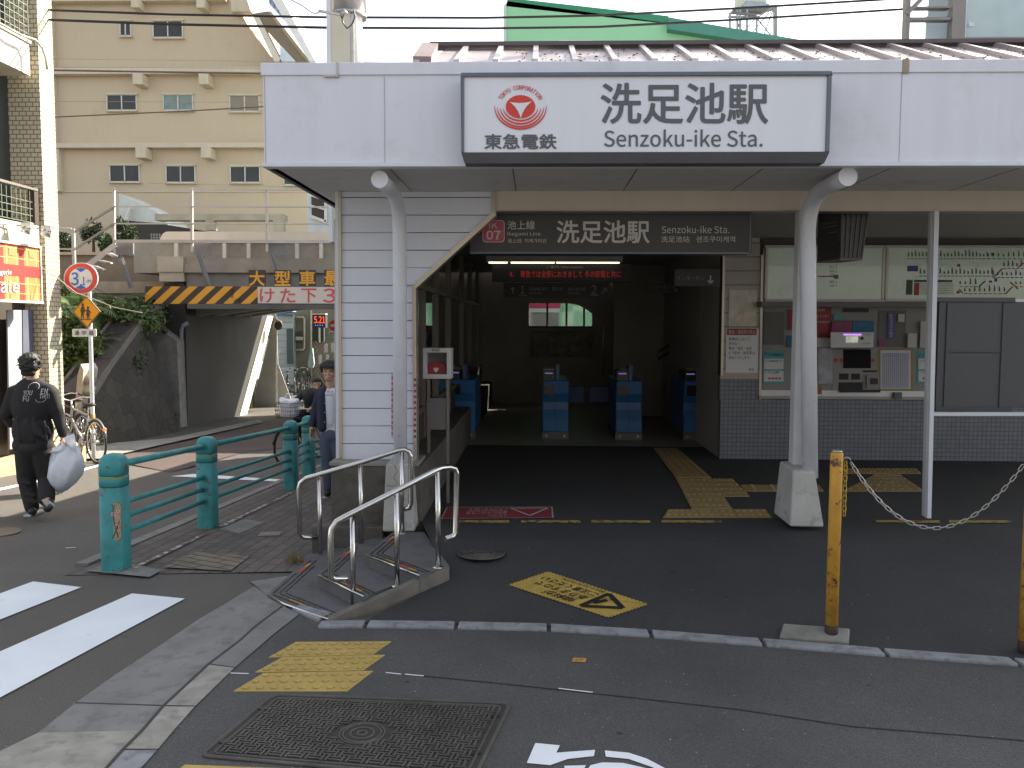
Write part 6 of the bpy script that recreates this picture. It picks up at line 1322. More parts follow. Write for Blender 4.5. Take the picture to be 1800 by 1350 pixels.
# ================================================================ top of the picture
# mast
t = thing('white_mast', 'thick white steel mast with a grey collar rising behind the station roof', 'mast', (F(602, 60, 12).x, 12.2, FZ))
ca = F(576, 60, 12).x; cb = F(629, 60, 12).x; rm = (cb - ca) / 2; cx_ = (ca + cb) / 2
MB().lathe((cx_, 12.3, 0), [(rm, 2.9), (rm, 9)], 32).build('shaft', M('mast_white', (.72, .70, .66), .5, var=.05), t)
MB().box((ca, 12.3 - rm - .01, 2.9), (F(613, 60, 12).x, 12.3, 6.25)).build('cover_panel', M('mast_cream', (.60, .57, .46), .6, var=.04), t); MB().box((F(572, 60, 12).x, 12.3 - rm - .03, 2.9), (F(579, 60, 12).x, 12.3, 6.25)).build('edge_strip', whiteP, t); MB().box((F(612, 60, 12).x, 12.3 - rm + .01, 2.9), (F(619, 60, 12).x, 12.3, 6.25)).build('edge_strip', steelD, t)
zc = F(602, 14, 12).z; MB().lathe((cx_, 12.3, zc), [(rm + .05, 0), (rm + .05, .8)], 32).lathe((cx_, 12.3, zc - .03), [(rm + .06, 0), (rm + .06, .04)], 32).build('collar', M('collar_grey', (.4, .4, .41), .35, .6), t)
MB().bar(F(560, 19, 11.7), F(600, 26, 11.7), .03).tube([F(601, 20, 11.7), F(608, 28, 11.7)], .05, 10).build('insulator_arm', steelD, t); MB().tube([F(600, 28, 11.7), F(603, 40, 11.7), F(610, 50, 11.7), F(618, 44, 11.7), F(624, 30, 11.7), F(622, 18, 11.7)], .010, 6).build('cable_loop', black, t)
# green building
t = thing('green_building', 'mint green gabled building behind the station roof', 'building', F(1000, 570, 24))
grn = M('mint_green', (.30, .62, .36), .7, var=.05, scale=.5); Yg = 24
MB().prism([F(885, 600, Yg), F(885, 10, Yg), F(893, 2, Yg), F(1445, 78, Yg), F(1700, 110, Yg), F(1700, 600, Yg)], (0, 6, 0)).build('wall', grn, t)
MB().prism([F(892, -4, Yg), F(1175, 28, Yg), F(1175, 42, Yg), F(890, 11, Yg)], (0, .3, 0), ).build('roof_edge', M('edge_green_dark', (.03, .25, .12), .6), t)
MB().prism([F(1175, 30, Yg - .3), F(1443, 76, Yg - .3), F(1443, 80, Yg - .3), F(1360, 79, Yg - .3), F(1175, 51, Yg - .3)], (0, .3, 0)).build('roof_edge', M('edge_green_grey', (.07, .25, .19), .6), t)
MB().prism([F(885, 600, Yg - .05), F(885, 10, Yg - .05), F(890, 8, Yg - .05), F(889, 600, Yg - .05)], (0, .05, 0)).build('corner_strip', M('corner_pale', (.55, .68, .6), .7), t)
f = pb('window', 982, 70, 1041, 100, Yg - .08, .06, frW, t); pb('pane', 985, 73, 1010, 100, Yg - .1, .01, M('pane_mauve', (.25, .22, .28), .2), f); pb('pane', 1012, 73, 1038, 100, Yg - .1, .01, M('pane_mauve', 0), f)
for (a, b, c, d, nm, m_) in ((900, 529, 985, 541, 'shop_banner', M('banner_pink', (.55, .05, .14), .5)), (900, 542, 984, 549, 'shop_awning', M('awning_white', (.65, .66, .6), .6)), (900, 551, 982, 580, 'shop_wall', M('shop_grey', (.2, .2, .18), .7))): pb(nm, a, b, c, d, Yg - .4, .3, m_, t)
# water tower
t = thing('water_tower', 'lattice steel tower with a tank above the green roof', 'tower', F(1320, 80, 45)); Yt = 45; ls = M('lattice_grey', (.32, .31, .33), .6)
mb = MB()
for a, b in (((1283, 60), (1283, 22)), ((1296, 62), (1296, 16)), ((1301, 62), (1301, 16)), ((1313, 64), (1313, 16)), ((1330, 66), (1330, 28)), ((1361, 68), (1361, 10)), ((1365, 68), (1364, 12))): mb.bar(F(*a, Yt), F(*b, Yt), .10)
mb.build('leg', ls, t); mb = MB()
for a, b in (((1292, 60), (1300, 42)), ((1296, 40), (1308, 60)), ((1302, 62), (1328, 32)), ((1330, 32), (1358, 66)), ((1342, 64), (1360, 14)), ((1333, 30), (1362, 10)), ((1320, 60), (1352, 22))): mb.bar(F(*a, Yt), F(*b, Yt), .055)
mb.build('brace', ls, t); mb = MB(); mb.bar(F(1280, 30, Yt), F(1335, 30, Yt), .09); mb.bar(F(1285, 22, Yt), F(1330, 27, Yt), .12); mb.prism([F(x, y, Yt) for x, y in [(1290, 13), (1364, 8), (1364, 12), (1340, 20), (1290, 17)]], (0, .5, 0)); mb.build('platform', M('platform_dark', (.16, .16, .18), .6), t)
MB().prism([F(x, y, Yt) for x, y in [(1296, -20), (1348, -20), (1348, 5), (1312, 2), (1302, 12), (1296, 12)]], (0, .6, 0)).build('tank', M('tank_cream', (.55, .55, .48), .6), t); MB().prism([F(x, y, Yt - .1) for x, y in [(1313, 2), (1352, 6), (1352, 10), (1304, 11)]], (0, .3, 0)).build('tank_skirt', M('skirt_blue', (.35, .38, .45), .6), t)
# glass building right
t = thing('glass_building', 'glazed grey building rising at the top right corner', 'building', F(1700, 120, 11)); Yv = 11
xg0 = F(1592, 50, Yv).x
gb = glass('blue_glass', (.86, .93, .94), .03, .2)
MB().prism([(F(1630, 50, Yv + .9).x, Yv + .9, 2.9), (11, Yv + .9, 2.9), (11, Yv + 4, 2.9), (F(1640, 50, Yv + 4).x, Yv + 4, 2.9)], (0, 0, 6.6)).build('core', M('core_grey', (.40, .45, .46), .6, var=.15, scale=1), t)
MB().quad((xg0, Yv + .03, 2.9), (11, Yv + .03, 2.9), (11, Yv + .03, 9.5), (xg0, Yv + .03, 9.5)).build('glazing', gb, t)
gfr = M('mullion_brown', (.25, .225, .20), .5, .3)
for a, b in ((1590, 1597), (1671, 1694)): x0_, x1_ = F(a, 50, Yv).x, F(b, 50, Yv).x; MB().box((x0_, Yv - .04, 2.9), (x1_, Yv + .08, 9.5)).build('mullion', gfr, t)
for a, b, y0, y1 in ((1597, 1671, 30, 35), (1597, 1671, 11, 14), (1694, 1990, 65, 69), (1694, 1990, 72, 81)): pb('transom', a, y0, b, y1, Yv - .03, .1, gfr, t)
MB().bar(F(1594, 24, Yv - .05), F(1622, -4, Yv - .05), .05).build('brace', gfr, t)
pb('inner_panel', 1628, 28, 1672, 82, Yv + .2, .03, M('inner_pale', (.62, .72, .74), .5), t); pb('inner_panel', 1700, -60, 1990, 64, Yv + .2, .03, M('inner_grey', (.82, .9, .88), .5, var=.1), t); pb('sticker', 1703, 39, 1712, 46, Yv - .0, .01, whS, t)
# unseen buildings added behind the camera to shape reflections and ambient light
for i, (xa, xb, ya, hh, m_) in enumerate(((-19, -9.2, -9, 8.5, M('opposite_dark', (.17, .17, .175), .8)), (-9, -1, -8, 7.0, M('opposite_brown', (.16, .15, .14), .8)), (-.8, 6, -7.6, 8.5, M('opposite_grey', (.19, .195, .205), .8)), (6.2, 15, -8, 7.5, M('opposite_pale', (.24, .24, .245), .8)))):
    t = thing('unseen_building', ['grey', 'brown', 'dark grey', 'cream'][i] + ' unseen building added behind the camera for reflections', 'building', (xa, ya, 0)); MB().box((xa, ya - 5, -.2), (xb, ya, hh)).build('wall', m_, t)
    for k in range(int((xb - xa) / 2)):
        for z in (1.0, 4.2): MB().box((xa + .5 + 2 * k, ya - .05, z), (xa + 1.9 + 2 * k, ya + .02, z + 1.4)).build('window', winG, t)
# wires
cab = M('cable_black', (.02, .02, .025), .5)
def wire(pts, Y, r, lab, mat=None, group='overhead cables'):
    P = []
    for (a, b) in zip(pts, pts[1:]):
        for k in range(6): P.append(F(a[0] + (b[0] - a[0]) * k / 6, a[1] + (b[1] - a[1]) * k / 6, Y))
    P.append(F(*pts[-1], Y)); o = MB().tube(P, r, 6).build('overhead_cable', mat or cab); tag(o, lab, 'cable', group)
wire([(-60, 9), (80, 17), (300, 25), (575, 30), (850, 31), (1050, 27), (1300, 14), (1600, -4), (1900, -26)], 13, .014, 'upper thick black cable crossing the whole sky')
wire([(-60, 10.5), (80, 18.5), (300, 26.5), (575, 31.5), (850, 32.5), (1050, 28.5), (1300, 15.5), (1600, -2.5), (1900, -24)], 13.05, .008, 'thin companion just under the upper black cable')
wire([(-60, 26), (80, 34), (300, 42), (575, 48), (850, 49.5), (1050, 47), (1300, 34), (1600, 15), (1900, -10)], 13, .014, 'lower thick black cable crossing the whole sky')
wire([(-60, 27.5), (80, 36), (300, 44), (575, 50), (850, 51), (1050, 48.5), (1300, 35.5), (1600, 16.5), (1900, -8)], 13.05, .008, 'thin companion just under the lower black cable')
tc_ = M('cable_brown', (.16, .12, .09), .6); th_ = M('cable_thin', (.30, .27, .22), .6)
wire([(70, 123), (250, 126), (470, 129), (700, 131)], 18, .02, 'dark brown cable in front of the beige upper ledge', tc_)
wire([(70, 207), (200, 201), (330, 195), (470, 187), (700, 176)], 18, .014, 'brown cable rising across the beige facade middle', tc_)
wire([(70, 118), (470, 120), (700, 121)], 18, .005, 'thin wire just above the dark brown cable', th_)
wire([(70, 178), (470, 180), (700, 181)], 18, .005, 'thin wire crossing the middle row of windows', th_)
wire([(70, 103), (470, 108), (700, 110)], 18, .004, 'faint thin wire under the top windows', th_)
wire([(262, 322), (400, 325), (540, 330), (700, 333)], 18.2, .004, 'faint thin wire above the walkway railing', th_)
wire([(500, -6), (530, 9), (548, 22), (556, 24), (564, 19)], 11.6, .008, 'grey cable sagging into the white mast', M('cable_grey', (.35, .36, .42), .5))
wire([(-20, 408), (30, 435), (60, 462), (100, 488), (133, 514), (160, 524), (200, 540), (250, 550)], 12.4, .006, 'thin pale guy wire running down past the round height sign', M('wire_pale', (.5, .48, .42), .5))
struct('far_hill', MB().box((-200, 150, -2), (200, 160, 3)), leafD)
# ================================================================ people and bicycles
skinM = M('skin', (.50, .30, .21), .5, var=.05, scale=9); hairM = M('hair_black', (.014, .013, .012), .6, var=.3, scale=60, bump=.4, bscale=120)
def cap(mb, a, b, r0, r1=None, n=14):
    a, b = Vector(a), Vector(b); r1 = r1 or r0; mb.sph(a, r0, n, 8); mb.sph(b, r1, n, 8)
    if (b - a).length > 1e-4: mb.tube([a, b], [r0, r1], n)
    return mb
def remesh(mb, name, mat, parent, vox=.009, it=6):
    o = mb.build(name, mat, parent, fixn=False)
    m = o.modifiers.new('r', 'REMESH'); m.mode = 'VOXEL'; m.voxel_size = vox; m.use_smooth_shade = True
    s = o.modifiers.new('s', 'SMOOTH'); s.iterations = it; s.factor = .5
    dg = bpy.context.evaluated_depsgraph_get(); me = bpy.data.meshes.new_from_object(o.evaluated_get(dg)); o.modifiers.clear(); old = o.data; o.data = me; me.name = name; bpy.data.meshes.remove(old)
    for p in me.polygons: p.use_smooth = True
    if not me.materials: me.materials.append(mat)
    return o
def hand(mb, wr, d, pn, side, curl=.5, s=1.0):
    """palm + four unequal bent fingers + thumb; d = direction along the hand, pn = palm normal, side = thumb side"""
    wr = Vector(wr); d = Vector(d).normalized(); pn = (Vector(pn) - d * Vector(pn).dot(d)).normalized(); sd = d.cross(pn).normalized() * side
    k = wr + d * .085 * s
    for o_ in (-.026, -.009, .009, .026): cap(mb, wr + sd * o_ * .6 * s, k + sd * o_ * s, .013 * s, .0125 * s, 8)
    for o_, L_ in ((.029, .066), (.0095, .075), (-.0105, .070), (-.029, .054)):
        p = k + sd * o_ * s; c = 0; dd = d
        for f in (.45, .32, .23):
            c += curl * .75; dd = (d * math.cos(c) + pn * math.sin(c)).normalized(); q = p + dd * L_ * f * s * 1.05; cap(mb, p, q, .0088 * s, .0080 * s, 8); p = q
    p = wr + d * .025 * s + sd * .03 * s
    for f, (u, v, w_) in ((.04, (.75, .6, .2)), (.028, (.9, .25, .4)), (.022, (.9, .0, .6))):
        q = p + (d * u + sd * v + pn * w_).normalized() * f * s; cap(mb, p, q, .0105 * s, .009 * s, 8); p = q
def head(mb, c, f, s=1.0):
    f = Vector(f).normalized(); sd = f.cross(Vector((0, 0, 1))).normalized(); c = Vector(c); U_ = Vector((0, 0, 1))
    P = lambda a, b, z: c + sd * a * s + f * b * s + U_ * z * s
    mb.sph(P(0, -.012, .03), (.075 * s, .09 * s, .088 * s), 18, 12); mb.sph(P(0, .018, -.035), (.062 * s, .068 * s, .075 * s), 16, 10); cap(mb, P(-.02, .05, -.085), P(.02, .05, -.085), .026 * s)
    cap(mb, P(0, .088, .0), P(0, .104, -.03), .008 * s, .013 * s, 8); mb.sph(P(0, .088, -.058), (.022 * s, .012 * s, .008 * s), 8, 6)
    for x in (-1, 1): mb.sph(P(.077 * x, -.005, -.012), (.012 * s, .02 * s, .032 * s), 8, 6); mb.sph(P(.038 * x, .066, -.03), (.022 * s, .02 * s, .022 * s), 8, 6)
    return P
# ---- man walking away with a bag
Yp1 = T(57, 905).y; f1 = Vector((.05, 1, 0)); J = lambda x, y, dy=0: F(x, y, Yp1 + dy)
t = thing('person', 'person walking away in a black printed sweatshirt carrying a white plastic bag', 'person', T(60, 905))
mb = MB(); hc = J(55, 642); head(mb, hc, f1, 1.0); cap(mb, J(56, 655, -.01), J(57, 680, 0), .055, .06)
cap(mb, J(24, 690), J(11, 729, .0), .045, .038); cap(mb, J(11, 729), J(20, 748, .22), .036, .028); cap(mb, J(89, 688), J(102, 730, .02), .045, .038); cap(mb, J(102, 730, .02), J(111, 767, 0), .036, .027)
hand(mb, J(111, 767), J(119, 781) - J(111, 767), (-1, .3, .2), -1, 1.1, 1.05); hand(mb, J(20, 748, .22), (0.3, 1, .1), (0, 0, 1), 1, .5)
mb.sph(J(57, 715), (.16, .10, .25), 16, 12); mb.sph(J(57, 770), (.15, .11, .13), 14, 10)
cap(mb, J(45, 785), J(46, 840, .03), .075, .05); cap(mb, J(46, 840, .03), J(57, 896, 0), .05, .035); cap(mb, J(72, 785), J(82, 838, .05), .075, .05); cap(mb, J(82, 838, .05), J(83, 884, -.16), .05, .035)
remesh(mb, 'body', skinM, t, .0085, 3)
clM = M('sweatshirt_black', (.016, .015, .017), .85, var=.2, scale=9, bump=.5, bscale=14)
mb = MB(); mb.sph(J(57, 710), (.205, .135, .27), 20, 14); cap(mb, J(30, 689), J(84, 687), .075); mb.sph(J(58, 757), (.20, .14, .21), 20, 12); cap(mb, J(40, 682, .0), J(72, 681, .0), .07)
cap(mb, J(26, 691), J(12, 729), .078, .066); cap(mb, J(12, 729), J(18, 744, .18), .062, .045); cap(mb, J(88, 690), J(102, 730, .02), .078, .06); cap(mb, J(102, 730, .02), J(110.5, 763, .0), .06, .043)
mb.sph(J(56, 671), (.075, .07, .035), 14, 8); mb.sph(J(44, 782), (.115, .12, .10), 12, 8); mb.sph(J(74, 780), (.10, .12, .10), 12, 8)
for k in range(10): cap(mb, J(30 + 6 * k, 735 + 5 * ((k * 7) % 5), -.12), J(34 + 6 * k, 775 - 4 * ((k * 3) % 4), -.125), .012)
remesh(mb, 'sweatshirt', clM, t, .011, 5)
trM = M('trousers_black', (.017, .016, .016), .8, var=.2, scale=8, bump=.4, bscale=12)
mb = MB(); mb.sph(J(58, 785), (.185, .13, .11), 18, 10)
cap(mb, J(46, 792), J(47, 842, .03), .105, .088); cap(mb, J(47, 842, .03), J(56, 891, 0), .085, .068); cap(mb, J(72, 792), J(82, 840, .05), .10, .085); cap(mb, J(82, 840, .05), J(82, 877, -.1), .082, .075)
for (a, b) in (((50, 868), (60, 872)), ((52, 880), (63, 883)), ((76, 862), (90, 866)), ((74, 871), (90, 873)), ((40, 846), (52, 850))): cap(mb, J(*a, -.05), J(*b, -.05), .022)
remesh(mb, 'trousers', trM, t, .011, 5)
shW = M('shoe_sole_white', (.5, .48, .45), .6); shB = M('shoe_black', (.02, .02, .02), .5)
for nm, m_, pr in (('shoe', shB, [((57, 899), (57, 897), -.05, .12, .042)]), ('shoe', shB, [((84, 893), (88, 884), -.30, -.16, .042)])):
    for a, b, d0, d1, r in pr: mb = MB(); cap(mb, J(*a, d0), J(*b, d1), r, r * .95); o = remesh(mb, nm, m_, t, .008, 3)
MB().box((J(51, 900).x, Yp1 - .10, J(57, 905.5).z), (J(64, 900).x, Yp1 + .16, J(57, 901).z)).build('shoe_sole', shW, t, bevel=.01)
MB().prism([J(72, 879, -.34), J(80, 878, -.34), J(95, 889, -.25), J(94, 893, -.25), J(82, 891, -.34)], (0, .03, 0)).build('shoe_sole', shW, t, bevel=.006)
mb = MB(); c = hc; mb.sph(c + Vector((-.0, -.022, .045)), (.088, .095, .085), 18, 12); mb.sph(c + Vector((0, -.04, -.005)), (.088, .075, .085), 16, 10); cap(mb, c + Vector((-.035, -.055, -.07)), c + Vector((.035, -.055, -.07)), .035); cap(mb, c + Vector((-.075, .0, -.02)), c + Vector((-.078, .005, .02)), .02); cap(mb, c + Vector((.075, .0, -.02)), c + Vector((.078, .005, .02)), .02); R_ = random.Random(4)
for _ in range(320):
    a = R_.uniform(0, 6.28); e_ = R_.uniform(-.9 if math.sin(a) < .1 else .5, 1.5); d = Vector((math.cos(a) * math.cos(e_), math.sin(a) * math.cos(e_), math.sin(e_))); p = c + Vector((0, -.02, .035)) + Vector((d.x * .085, d.y * .09, d.z * .085)); cap(mb, p, p + d * .012 + Vector((R_.uniform(-.02, .02), R_.uniform(-.02, .02), -.012)), .009, .005, 6)
remesh(mb, 'hair', hairM, t, .006, 1)
prM = M('print_white', (.55, .55, .55), .7, var=.1, scale=40)
def dtx(s, x0, y0, x1, y1, rot=0):   # printed on the back, laid on the cloth by projecting onto its bulge
    o = tquad(s, F(x0, y1 + rot, Yp1 - .155), F(x1, y1 + rot * .3, Yp1 - .155), F(x0, y0 + rot, Yp1 - .155), prM, t, 'print', bold=.01); return o
sw_ = [c_ for c_ in t.children if c_.name.startswith('sweatshirt')][0]
from mathutils.bvhtree import BVHTree
bv = BVHTree.FromObject(sw_, bpy.context.evaluated_depsgraph_get())
def drape(o):
    off = Vector(t.location)
    for v in o.data.vertices:
        h = bv.ray_cast(Vector((v.co.x, v.co.y - .3, v.co.z)), Vector((0, 1, 0)))
        if h[0]: v.co.y = h[0].y - .003
for s, a in (('YOU', (32.5, 687.5, 47, 696)), ('EN', (59, 685, 70, 694)), ('FU', (33, 697, 43, 707)), ('THITI', (58, 694.5, 73, 702.5))):
    tx = ['\u2009'.join(s)]
    o = tquad(s, F(a[0], a[3], Yp1 - .2), F(a[2], a[3], Yp1 - .2), F(a[0], a[1], Yp1 - .2), prM, t, 'print', bold=.01); bm = bmesh.new(); bm.from_mesh(o.data); bmesh.ops.triangulate(bm, faces=bm.faces); bmesh.ops.subdivide_edges(bm, edges=[e for e in bm.edges if e.calc_length() > .02], cuts=2); bm.to_mesh(o.data); bm.free(); drape(o)
mb = MB(); mb.tube([F(47 + 8 * math.cos(a), 682 + 8 * math.sin(a), Yp1 - .2) for a in [rad(k) for k in range(160, 390, 15)]], .002, 4); mb.tube([F(60 + 8 * math.cos(a), 699 + 10 * math.sin(a), Yp1 - .2) for a in [rad(k) for k in range(20, 170, 15)]], .002, 4)
o = mb.build('print', prM, t); drape(o)
# bag
bagM = M('plastic_bag', (.72, .76, .84), .35, var=.06, scale=8, bump=.5, bscale=14)
t = thing('plastic_bag', 'large crumpled white plastic bag held in the hand of the person in black', 'bag', J(112, 865))
R_ = random.Random(8); mb = MB()
rings = [(771, 120, 8, .02), (780, 118, 13, .04), (792, 118, 22, .07), (805, 117, 27, .10), (820, 115, 28.5, .12), (836, 113, 26.5, .12), (850, 110, 21, .09), (860, 107, 11, .05), (866, 106, 3, .01)]
n = 36; vs = []
for j, (y, cx_, rx, ry) in enumerate(rings):
    for k in range(n):
        a = 2 * math.pi * k / n; w_ = 1 + .10 * math.sin(5 * a + j * 1.3) * (j < 6) + .05 * math.sin(11 * a + j); c = J(cx_, y, .02); vs.append(c + Vector((rx * 5.87e-3 * math.cos(a) * w_, ry * math.sin(a) * w_, R_.uniform(-.012, .012))))
mb.add(vs, [(j * n + k, j * n + (k + 1) % n, (j + 1) * n + (k + 1) % n, (j + 1) * n + k) for j in range(len(rings) - 1) for k in range(n)], True); mb.build('bag_body', bagM, t)
for P in ([(112, 770), (118, 766), (131, 763), (137, 800), (122, 792)], [(88, 794), (108, 778), (116, 783), (122, 796), (104, 806)]):
    q = [J(x, y, -.07 + .02 * k) for k, (x, y) in enumerate(P)]; cc = sum(q, Vector()) / len(q) + Vector((0, -.05, 0)); MB().add(q + [cc] + [p + Vector((0, .01, 0)) for p in q], [(k, (k + 1) % 5, 5) for k in range(5)]).build('bag_flap', bagM, t)
# ---- man in navy shirt by the station corner
Yp2 = T(576, 873).y; K = lambda x, y, dy=0: F(x, y, Yp2 + dy); f2 = Vector((.12, -1, 0))
t = thing('person', 'smiling person in an open navy shirt half hidden by the station wall', 'person', T(582, 870))
mb = MB(); hc = K(578.5, 653); Ph = head(mb, hc, f2, .95); cap(mb, K(580, 664, .01), K(581, 685, .02), .05, .055)
mb.sph(K(584, 712), (.12, .07, .20), 16, 12); mb.sph(K(584, 762), (.11, .08, .10), 14, 10)
cap(mb, K(563, 690), K(553, 722, .03), .042, .036); cap(mb, K(553, 722, .03), K(548, 752, -.02), .035, .027); hand(mb, K(547.5, 753, -.02), K(546, 768, -.03) - K(547.5, 753, -.02), (1, -.2, 0), -1, .5, .95)
cap(mb, K(604, 690), K(612, 722, .03), .042, .036); cap(mb, K(612, 722, .03), K(614, 752, 0), .035, .027); hand(mb, K(614, 753), (0, 0, -1), (-1, 0, 0), 1, .5, .95)
cap(mb, K(574, 775), K(576, 820, -.01), .07, .05); cap(mb, K(576, 820, -.01), K(577, 864, .02), .048, .035); cap(mb, K(592, 775), K(595, 818, .03), .07, .05); cap(mb, K(595, 818, .03), K(596, 858, .12), .048, .035)
remesh(mb, 'body', skinM, t, .0075, 3)
mb = MB(); cap(mb, K(576, 694, .0), K(577, 750, .0), .082, .08); cap(mb, K(593, 694, .0), K(592, 750, .0), .082, .08); cap(mb, K(584, 700, -.02), K(584, 740, -.015), .085, .08); cap(mb, K(576, 689, .01), K(592, 689, .01), .06); cap(mb, K(576, 757, .0), K(592, 757, .0), .078); remesh(mb, 'tshirt', M('tshirt_white', (.68, .70, .76), .8, var=.05, bump=.4, bscale=14), t, .010, 4)
nav = M('shirt_navy', (.018, .025, .055), .8, var=.2, scale=9, bump=.4, bscale=16); mb = MB()
for x0_, x1_ in ((567, 566), (602, 603)):
    cap(mb, K(x0_ + (2 if x0_ < 580 else -2), 690, -.02), K(x1_, 745, -.03), .062, .058); cap(mb, K(x0_, 695, -.05), K(x1_ + (1 if x0_ < 580 else -1), 752, -.07), .05, .05)
cap(mb, K(572, 684, .03), K(596, 684, .03), .055); cap(mb, K(584, 700, .08), K(584, 745, .07), .11, .10); cap(mb, K(564, 690), K(554, 722, .03), .062, .052); cap(mb, K(554, 722, .03), K(548.5, 747, -.01), .05, .04); cap(mb, K(604, 690), K(612, 722, .03), .062, .052); cap(mb, K(612, 722, .03), K(614, 748, 0), .05, .04)
remesh(mb, 'open_shirt', nav, t, .010, 4)
mb = MB()
for y in (699, 709, 725, 742): mb.sph(K(571.5 - (y - 699) * .02, y, -.118), .006, 8, 6)
mb.build('shirt_buttons', prM, t)
mb = MB(); mb.sph(K(584, 765), (.138, .10, .11), 14, 10); cap(mb, K(574, 776), K(576, 820, -.01), .088, .065); cap(mb, K(576, 820, -.01), K(577, 856, .02), .063, .05); cap(mb, K(592, 776), K(595, 818, .03), .088, .065); cap(mb, K(595, 818, .03), K(596, 850, .12), .063, .05); remesh(mb, 'jeans', M('jeans_blue', (.075, .095, .15), .85, var=.25, scale=6, bump=.4, bscale=18), t, .010, 4)
for x, dy in ((575, 0), (596, .12)): mb = MB(); cap(mb, K(x, 868, dy - .12), K(x + 2, 866, dy + .06), .036, .042); cap(mb, K(x + 1, 862, dy + .03), K(x + 1, 858, dy + .03), .045); remesh(mb, 'shoe', shB, t, .008, 3); 
MB().box((K(570, 872).x, Yp2 - .16, K(570, 872.6).z), (K(583, 872).x, Yp2 + .09, K(570, 870.6).z)).build('shoe_sole', shW, t, bevel=.006)
mb = MB(); c = hc; mb.sph(c + Vector((0, .022, .055)), (.083, .092, .085), 18, 12); mb.sph(c + Vector((0, .045, .0)), (.083, .07, .08), 14, 10); R_ = random.Random(14)
for k in range(260):
    a = R_.uniform(-3.6, .45); e_ = R_.uniform(.45, 1.5); x = math.cos(a) * math.cos(e_ * .8); y = math.sin(a) * math.cos(e_ * .8); p = c + Vector((x * .080, y * .083 + .018, .052 + .075 * math.sin(e_ * .8))); cap(mb, p, p + Vector((x * .018 + R_.uniform(-.012, .012), y * .014, R_.uniform(-.02, .006))), .012, .006, 6)
for k in range(16):
    x = -.075 + .15 * k / 15; p = c + Vector((x, -.068 - .012 * (1 - (x / .075) ** 2), .07)); cap(mb, p, p + Vector((R_.uniform(-.012, .018), -.012, -.022 - R_.uniform(0, .022))), .013, .005, 6)
for sx_ in (-1, 1):
    for k in range(4): cap(mb, c + Vector((sx_ * .08, -.03 + k * .02, .04)), c + Vector((sx_ * .082, -.03 + k * .02, -.005 - .01 * k)), .014, .009, 6)
remesh(mb, 'hair', hairM, t, .006, 1)
eyM = M('eye_dark', (.015, .012, .01), .2, var=0); mb = MB()
for x in (-1, 1): mb.sph(Ph(.031 * x, .079, .004), (.013, .006, .0045), 10, 6); mb.tube([Ph(.017 * x, .086, .022), Ph(.032 * x, .085, .027), Ph(.046 * x, .077, .022)], .0032, 5)
mb.build('eyes_and_brows', eyM, t); MB().tube([Ph(-.024, .082, -.052), Ph(-.012, .090, -.059), Ph(0, .093, -.061), Ph(.012, .090, -.059), Ph(.024, .082, -.052)], [.002, .005, .0065, .005, .002], 8).build('smile_teeth', M('teeth', (.62, .56, .5), .3), t)
MB().tube([Ph(-.026, .08, -.052), Ph(-.012, .09, -.066), Ph(0, .092, -.069), Ph(.012, .09, -.066), Ph(.026, .08, -.052)], .003, 6).build('lip', M('lip', (.35, .13, .11), .4), t)
for s, a in (('YOUR', (573.5, 687, 586, 690.5)), ('LAFAYETTE', (573, 692, 592, 696.5))):
    tquad(s, K(a[0], a[3], -.135), K(a[2], a[3], -.135), K(a[0], a[1], -.135), M('print_navy', (.05, .05, .09), .7), t, 'print', bold=.01)
